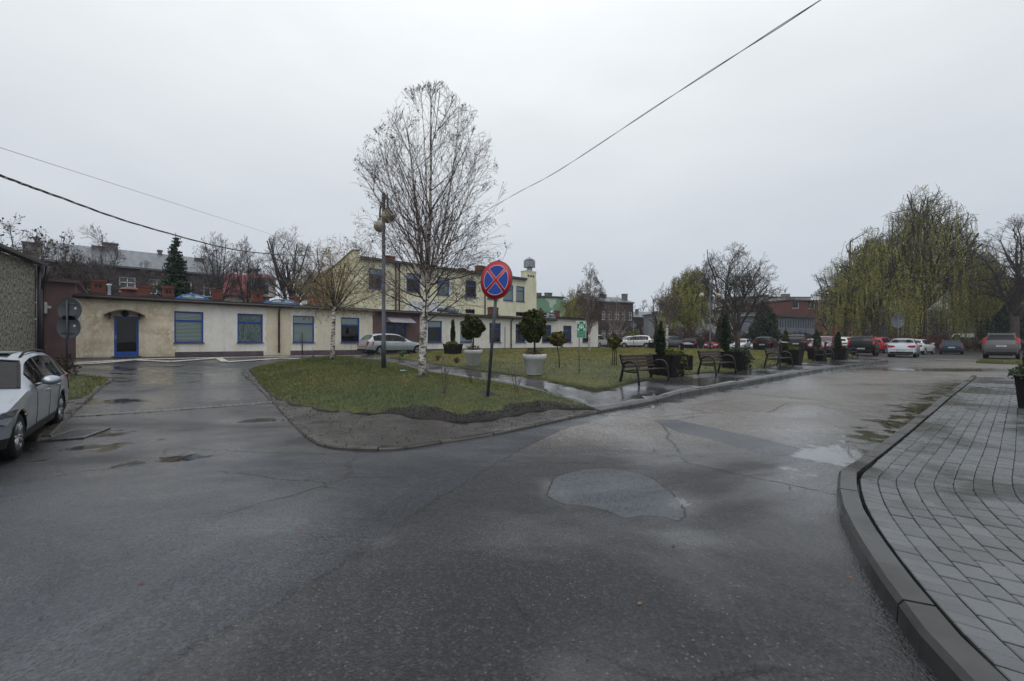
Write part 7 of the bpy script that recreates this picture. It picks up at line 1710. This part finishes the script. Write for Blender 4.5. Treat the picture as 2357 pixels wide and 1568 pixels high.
# ---- weeping willows
def willow(px, Y, ptop, half, label, n_limb=9, strands=900, r=.45, seed=1, zlow=1.0, greens=1.0, lean=0, leafsz=.062):
    RN.seed(seed); kk = Y/FPX; x = (px-CX)*kk; z = T(x, Y); H = EYE+(HY-ptop)*kk-z; hw_ = half*kk
    r_ = tree_root('weeping_willow', (x, Y, z), label, group='weeping willows beyond the car park')
    env = env_prof([(H*.2, hw_*.9), (H*.45, hw_), (H*.65, hw_*.82), (H*.85, hw_*.5), (H, hw_*.15)], jag=.15)
    zf = H*.24; tr = [(0, 0, -.2), (lean*.4, 0, zf*.5), (lean, 0, zf)]; mb = MB(); mb.tube(tr, [r*1.2, r, r*.9], 10); mb.build('trunk', m_bark, r_)
    tb = Tubes(); nodes = []
    def limb(p, d, L, rr, lvl):
        n = 8; pts = [p]; rad = [rr]
        for i in range(n):
            d = nrm((d[0]+RN.gauss(0, .13), d[1]+RN.gauss(0, .13), d[2]+RN.gauss(0, .10)+(.06 if lvl == 0 else -.01))); q = (p[0]+d[0]*L/n, p[1]+d[1]*L/n, p[2]+d[2]*L/n)
            if not env(q): break
            p = q; pts.append(p); rad.append(max(.02, rr*(1-.8*(i+1)/n)))
            if lvl >= 1 or i > 4: nodes.append(p)
            if lvl < 3 and i >= 1:
                for _ in range((2, 2, 1)[lvl]):
                    if RN.random() < (.85, .75, .6)[lvl]: limb(p, turned(d, R(RN.uniform(30, 60))), L*RN.uniform(.35, .6), rad[-1]*.6, lvl+1)
        if len(pts) > 1: tb.add(pts, rad, 5 if lvl < 2 else 3, 0)
    for i in range(n_limb):
        a = i*2.4+RN.random(); sp = RN.uniform(.15, 1.1); limb(tr[-1], nrm((math.cos(a)*sp, math.sin(a)*sp, 1)), (H-zf)*RN.uniform(.75, 1.1), r*.5, 0)
    tb.build('limbs', [m_bark], r_); tb = Tubes(); cs = []
    top = [q for q in nodes if q[2] > H*.25]
    for _ in range(strands):
        q = RN.choice(top); q = (q[0]+RN.gauss(0, .3), q[1]+RN.gauss(0, .3), q[2]); L_ = min(RN.uniform(.08, .42)*H, q[2]-zlow*RN.uniform(.2, 1.6)); 
        if L_ < .6: continue
        a = RN.uniform(0, 6.28); o = RN.uniform(.2, .7); pts = []; n = 8; ph = RN.uniform(0, 6)
        for i in range(n+1):
            t = i/n; pts.append((q[0]+math.cos(a)*o*(1-math.exp(-3*t))+.08*math.sin(t*5+ph), q[1]+math.sin(a)*o*(1-math.exp(-3*t))+.08*math.cos(t*4+ph), q[2]+.25*math.sin(min(1, t*4)*PI/2)*(1 if t < .3 else 1)-L_*t))
        tb.add(pts, [.014]*(n+1), 3, 0)
        for i in range(int(30*greens)):
            t = RN.random()*n; j = min(n-1, int(t)); f = t-j; A, B = pts[j], pts[j+1]; cs.append((A[0]+(B[0]-A[0])*f+RN.gauss(0, .05), A[1]+(B[1]-A[1])*f+RN.gauss(0, .05), A[2]+(B[2]-A[2])*f))
    C = cards_at(np.array(cs), leafsz, 1.9, hang=(.35, (0, 0, 1)))
    tb.build('hanging_twigs', [m_wil_tw, m_wil], r_, cards=[(C, 1)]); return r_
willow(2125, 58, 424, 112, 'tallest weeping willow with yellow-green strands, in the middle of the big clump', strands=1350, n_limb=13, r=.6, seed=3)
willow(1998, 56, 520, 88, 'weeping willow with dense curtains at the left of the big clump', strands=1400, n_limb=12, r=.5, seed=5)
willow(2252, 60, 560, 62, 'weeping willow with long curtains at the right end of the clump', strands=1400, n_limb=11, r=.4, seed=8)
willow(1588, 62, 608, 68, 'smaller weeping willow behind the leaning birch and brown hedge', strands=1400, n_limb=11, r=.45, seed=4, leafsz=.07)
willow(1318, 70, 660, 42, 'small round-headed weeping willow behind the low building end', strands=900, n_limb=7, r=.3, seed=6, leafsz=.062)
# ---- spruce and other conifers
def spruce(px, Y, ptop, half, label, z0=None, mat=None, whorl=30, name='spruce_tree'):
    RN.seed(int(px)); kk = Y/FPX; x = (px-CX)*kk; z = T(x, Y) if z0 is None else z0; H = EYE+(HY-ptop)*kk-z; hw_ = half*kk; r_ = tree_root(name, (x, Y, z), label)
    mb = MB(); mb.tube([(0, 0, 0), (0, 0, H*.5), (0, 0, H)], [.16, .09, .015], 8); mb.build('trunk', m_bark, r_); tb = Tubes(); cs = []
    for i in range(whorl):
        t = i/whorl; zz = H*(.12+.86*t); Lb = hw_*(1-t)**1.05*RN.uniform(.7, 1.2)+.10
        for j in range(9 if t < .8 else 5):
            a = j*6.28/9+i*1.3+RN.uniform(-.25, .25); L_ = Lb*RN.uniform(.75, 1.15); pts = [(math.cos(a)*L_*s, math.sin(a)*L_*s, zz+(.25*s if t > .6 else -.15*s+.25*s*s)*L_) for s in (0, .35, .7, 1)]
            tb.add(pts, [.02, .015, .01, .006], 3, 0)
            for _ in range(int(22+44*Lb)):
                s = RN.uniform(.12, 1)*3; q = min(2, int(s)); f = s-q; A, B = pts[q], pts[q+1]; cs.append((A[0]+(B[0]-A[0])*f+RN.gauss(0, .05+.04*Lb), A[1]+(B[1]-A[1])*f+RN.gauss(0, .05+.04*Lb), A[2]+(B[2]-A[2])*f-abs(RN.gauss(0, .07))))
    tb.build('crown', [m_bark, mat or m_spruce], r_, cards=[(cards_at(np.array(cs), .085, 2.2, hang=(.5, (0, 0, -1))), 1)]); return r_
spruce(404, 31, 536, 54, 'dark green spruce with a thin pointed top behind the low building')
spruce(1244, 70, 705, 15, 'small spruce before the green block of flats', whorl=18)
def thuja(px, pb, Y, ptop, half, label, kind='cone', mat=None, n=5000, size=.16, name='thuja_tree'):
    kk = Y/FPX; x = (px-CX)*kk; z = T(x, Y); H = EYE+(HY-ptop)*kk-z; r_ = tree_root(name, (x, Y, z), label)
    mb = MB(); mb.tube([(0, 0, -.1), (0, 0, H*.7)], [.10, .04], 8); mb.build('trunk', m_bark, r_)
    foliage('crown', mat or m_thuja_dk, r_, blob_pts(n, (0, 0, H*.5), half*kk, H*.5, .22, .55, kind), size, 1.7, hang=(.6, (0, 0, 1)))
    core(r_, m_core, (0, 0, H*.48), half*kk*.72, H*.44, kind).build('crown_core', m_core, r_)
thuja(1757, 0, 58, 692, 32, 'broad dark conifer between the curly willow and the office block', n=9000)
thuja(1664, 0, 56, 706, 17, 'narrow dark conifer behind the street lamp', n=4000)
thuja(2330, 0, 56, 690, 46, 'dark mass of spruce at the right edge behind the bronze off-roader', n=9000, name='dark_conifer')
thuja(2278, 0, 66, 715, 26, 'dark conifer under the right end of the willow', n=5000, name='dark_conifer')
# ---- shrubs and hedges
def shrub(px, Y, ptop, half, label, twig, n=26, leafc=None, name='shrub', zoff=.0, dens=1, rm=.009, gg=None, lsz=.1, group=None):
    RN.seed(int(px*3)); kk = Y/FPX; x = (px-CX)*kk; z = (T(x, Y)+zoff) if gg is None else gg.z
    if gg is not None: x, Y = gg.x, gg.y; kk = Y/FPX
    H = EYE+(HY-ptop)*kk-z; hw_ = half*kk; r_ = tree_root(name, (x, Y, z), label, 'shrub', group)
    env = env_prof([(0, hw_*.8), (H*.4, hw_), (H*.75, hw_*.85), (H, hw_*.4)], jag=.15, ell=.7); tb = Tubes(); tips = []
    S = [lv(6, .10, .02, int(9*dens), (20, 50), (.3, .6), .6, .1, 3, .7), lv(4, .12, .0, 5, (20, 50), (.35, .7), .6, .1, 3, .6), lv(3, .12, 0, 2, (20, 45), (.4, .7)), lv(2, .1, 0, 0, (20, 40), (.4, .6))]
    for i in range(n):
        a = RN.uniform(0, 6.28); q = hw_*.75*math.sqrt(RN.random()); grow(tb, (math.cos(a)*q, math.sin(a)*q*.7, 0), nrm((math.cos(a)*.35, math.sin(a)*.35, 1)), H*RN.uniform(.6, 1.05), rm*1.6, 0, S, env, rm, tips, 0, 0, 1)
    cd = []
    if leafc: ck = np.array(tips); cd = [(cards_at(ck, lsz, 1.4), 1)]
    tb.build('branches', [twig, leafc or twig], r_, cards=cd); return r_
m_tw_br = M('brown hedge twigs', (82, 60, 52), (58, 44, 42), rough=.9, scale=1); m_tw_red = M('reddish hedge twigs', (100, 54, 48), (74, 44, 42), rough=.9, scale=1)
HG = 'bushes behind the parked cars'
for px, Y, pt, hf, lab, tw in ((1556, 57, 745, 30, 'brown bush behind the leaning birch', m_tw_br), (1600, 58, 742, 34, 'brown bush behind the small black hatchback', m_tw_br), (1648, 59, 752, 26, 'reddish bush behind the cherry hatchback', m_tw_red), (1698, 62, 758, 24, 'reddish bush behind the curly willow trunk', m_tw_red),
    (1835, 66, 756, 28, 'grey-brown bush before the office block', m_tw_br), (1880, 66, 764, 22, 'grey-brown bush before the brick flats', m_tw_br), (2010, 52, 768, 34, 'reddish bush left of the round sign back', m_tw_red), (2075, 53, 764, 34, 'reddish bush behind the silver saloon', m_tw_red), (2140, 54, 762, 34, 'reddish bush left of the blue estate', m_tw_red), (2205, 55, 776, 30, 'low brown brushwood right of the blue estate', m_tw_br), (2265, 52, 772, 30, 'low brown brushwood left of the bronze off-roader', m_tw_br), (2350, 46, 770, 34, 'brown brushwood at the right edge', m_tw_br)):
    shrub(px, Y, pt, hf, lab, tw, n=34, rm=.014, group=HG)
shrub(1452, 66, 752, 20, 'yellow-green flowering bush beside the brick tenement', m_juniper, n=26, leafc=m_juniper, lsz=.22, rm=.02)
gg = G(148, 870, .1); gg.z = T(gg.x, gg.y)+.08; shrub(148, 0, 798, 26, 'spindly dry shrub with seed heads at the foot of the paired sign backs', m_twig_b, n=10, leafc=m_catk, gg=gg, rm=.005, lsz=.045, dens=.6)
# ---- saplings on the island
def sapling(px, py, ptop, label, n=3):
    RN.seed(int(px)); g = GI(px, py); kk = g.y/FPX; H = (py-ptop)*kk; r_ = tree_root('sapling', g, label, 'sapling', 'leafless saplings planted on the island'); tb = Tubes()
    S = [lv(6, .06, .03, 4, (20, 45), (.3, .55), .6, .25, 5, .6), lv(4, .1, .05, 2, (25, 45), (.2, .4), .6, .2, 3, .5), lv(2, .1, .05, 0, (20, 40), (.3, .5))]
    for i in range(n): a = RN.uniform(0, 6.28); sp = RN.uniform(.05, .35); grow(tb, (0, 0, -.02), nrm((math.cos(a)*sp, math.sin(a)*sp, 1)), H*RN.uniform(.65, 1.0), .009, 0, S, None, .0035, None, 0, 0, 1)
    tb.build('stems', [m_twig_b], r_)
for px, py, pt, lab, n in ((720, 835, 800, 'sapling left of the smaller birch trunk', 3), (805, 848, 796, 'sapling just right of the smaller birch', 3), (848, 862, 806, 'sapling left of the tall street lamp', 3), (868, 836, 800, 'short sapling behind the silver estate tail, left of the lamp pole', 2), (913, 851, 800, 'sapling between the lamp and the large birch', 2), (1022, 906, 824, 'tallest sapling, on the front of the mound right of the large birch', 4), (1084, 883, 826, 'sapling before the farther white pot', 4), (1188, 905, 834, 'sapling right of the no-stopping sign pole', 3), (985, 868, 815, 'sapling hugging the large birch trunk', 2)):
    sapling(px, py, pt, lab, n)
# ---- tufts on the lawn
def tuft_(px, py, ptop, half, label, cols, n=160, name='dry_grass_clump', cat='grass clump'):
    g = G(px, py, .16); g.z = T(g.x, g.y)+.15; kk = g.y/FPX; H = (py-ptop)*kk; w = half*kk; r_ = tree_root(name, g, label, cat); tb = Tubes()
    for _ in range(n):
        a = RN.uniform(0, 6.28); s = RN.uniform(.2, 1); h = H*RN.uniform(.6, 1.1); tb.add([(math.cos(a)*w*.15, math.sin(a)*w*.15, 0), (math.cos(a)*w*.5*s, math.sin(a)*w*.5*s, h*.7), (math.cos(a)*w*s, math.sin(a)*w*s, h*(1-.4*s))], [.012, .009, .003], 3, 0)
    tb.build('blades', [cols], r_)
m_dry = M('dry brown grass', (120, 84, 56), (86, 60, 44), rough=.9, scale=8); m_yuc = M('yucca leaves', (84, 112, 74), (60, 90, 58), rough=.5, scale=5)
tuft_(1007, 831, 815, 10, 'brown dry grass clump left of the lone black planter', m_dry); tuft_(1050, 836, 821, 11, 'brown dry grass clump left of the farther white pot', m_dry); tuft_(925, 822, 803, 14, 'green spiky yucca beside the path in front of the silver estate', m_yuc, 70, 'yucca', 'plant')
mb = MB(); g = GI(927, 856); mb.lathe([(0, -.1), (.032, -.1), (.034, .06), (.014, .10), (.014, .13), (0, .13)], 12, c=(0, 0, 0), axis='X'); o = mb.build('plastic_bottle', M('clear plastic', (150, 176, 186), (110, 134, 144), rough=.1, scale=9)); o.location = (g.x, g.y, g.z+.035); o.rotation_euler = (0, 0, .3); tag(o, 'discarded clear plastic bottle on the grass right of the street lamp', 'bottle')

# ---- the wood far behind the willows: one mass of thin stems and twigs
RN.seed(77); tb = Tubes()
for _ in range(330):
    Y = RN.uniform(92, 125); px = RN.uniform(1930, 2420); x = (px-CX)/FPX*Y; z = T(x, Y); h = RN.uniform(5.5, 10); r0 = RN.uniform(.06, .2); q = (x+RN.gauss(0, .4), Y, z+h)
    tb.add([(x, Y, z-.2), ((x+q[0])/2+RN.gauss(0, .2), Y, z+h*.5), q], [r0, r0*.7, r0*.2], 4, 0)
    for _ in range(26):
        t = RN.uniform(.15, 1); p0 = (x+(q[0]-x)*t, Y, z+h*t); L_ = RN.uniform(.8, 3.0); d = nrm((RN.gauss(0, 1), RN.gauss(0, .6), RN.uniform(-.1, 1.1))); p1 = tuple(p0[i]+d[i]*L_*.5 for i in range(3)); p2 = (p0[0]+d[0]*L_+RN.gauss(0, .3), p0[1]+d[1]*L_, p0[2]+d[2]*L_+RN.gauss(0, .3))
        tb.add([p0, p1, p2], [.035, .028, .018], 3, 0)
        for _ in range(2): e = tuple(p1[i]+RN.gauss(0, .7) for i in range(3)); tb.add([p1, tuple((p1[i]+e[i])/2+RN.gauss(0, .1) for i in range(3)), e], [.024, .020, .014], 3, 0)
tag(tb.build('woodland', [M('wood in the distance', (70, 68, 66), (50, 52, 50), rough=.9, scale=.3)], None), 'dark leafless wood far behind the big willows', 'wood', kind='stuff')

# ---- drizzle haze
mb = MB(); mb.box((20, 60, 14), (330, 260, 32)); hz = mb.build('haze', M('haze', (200, 205, 212))); hm = hz.data.materials[0]; nt = hm.node_tree; nt.nodes.clear()
o = N(nt, 'ShaderNodeOutputMaterial'); v = N(nt, 'ShaderNodeVolumePrincipled'); v.inputs['Color'].default_value = (.93, .96, 1, 1); v.inputs['Density'].default_value = .0005; v.inputs['Anisotropy'].default_value = .2
nt.links.new(v.outputs[0], o.inputs['Volume']); tag(hz, kind='stuff')
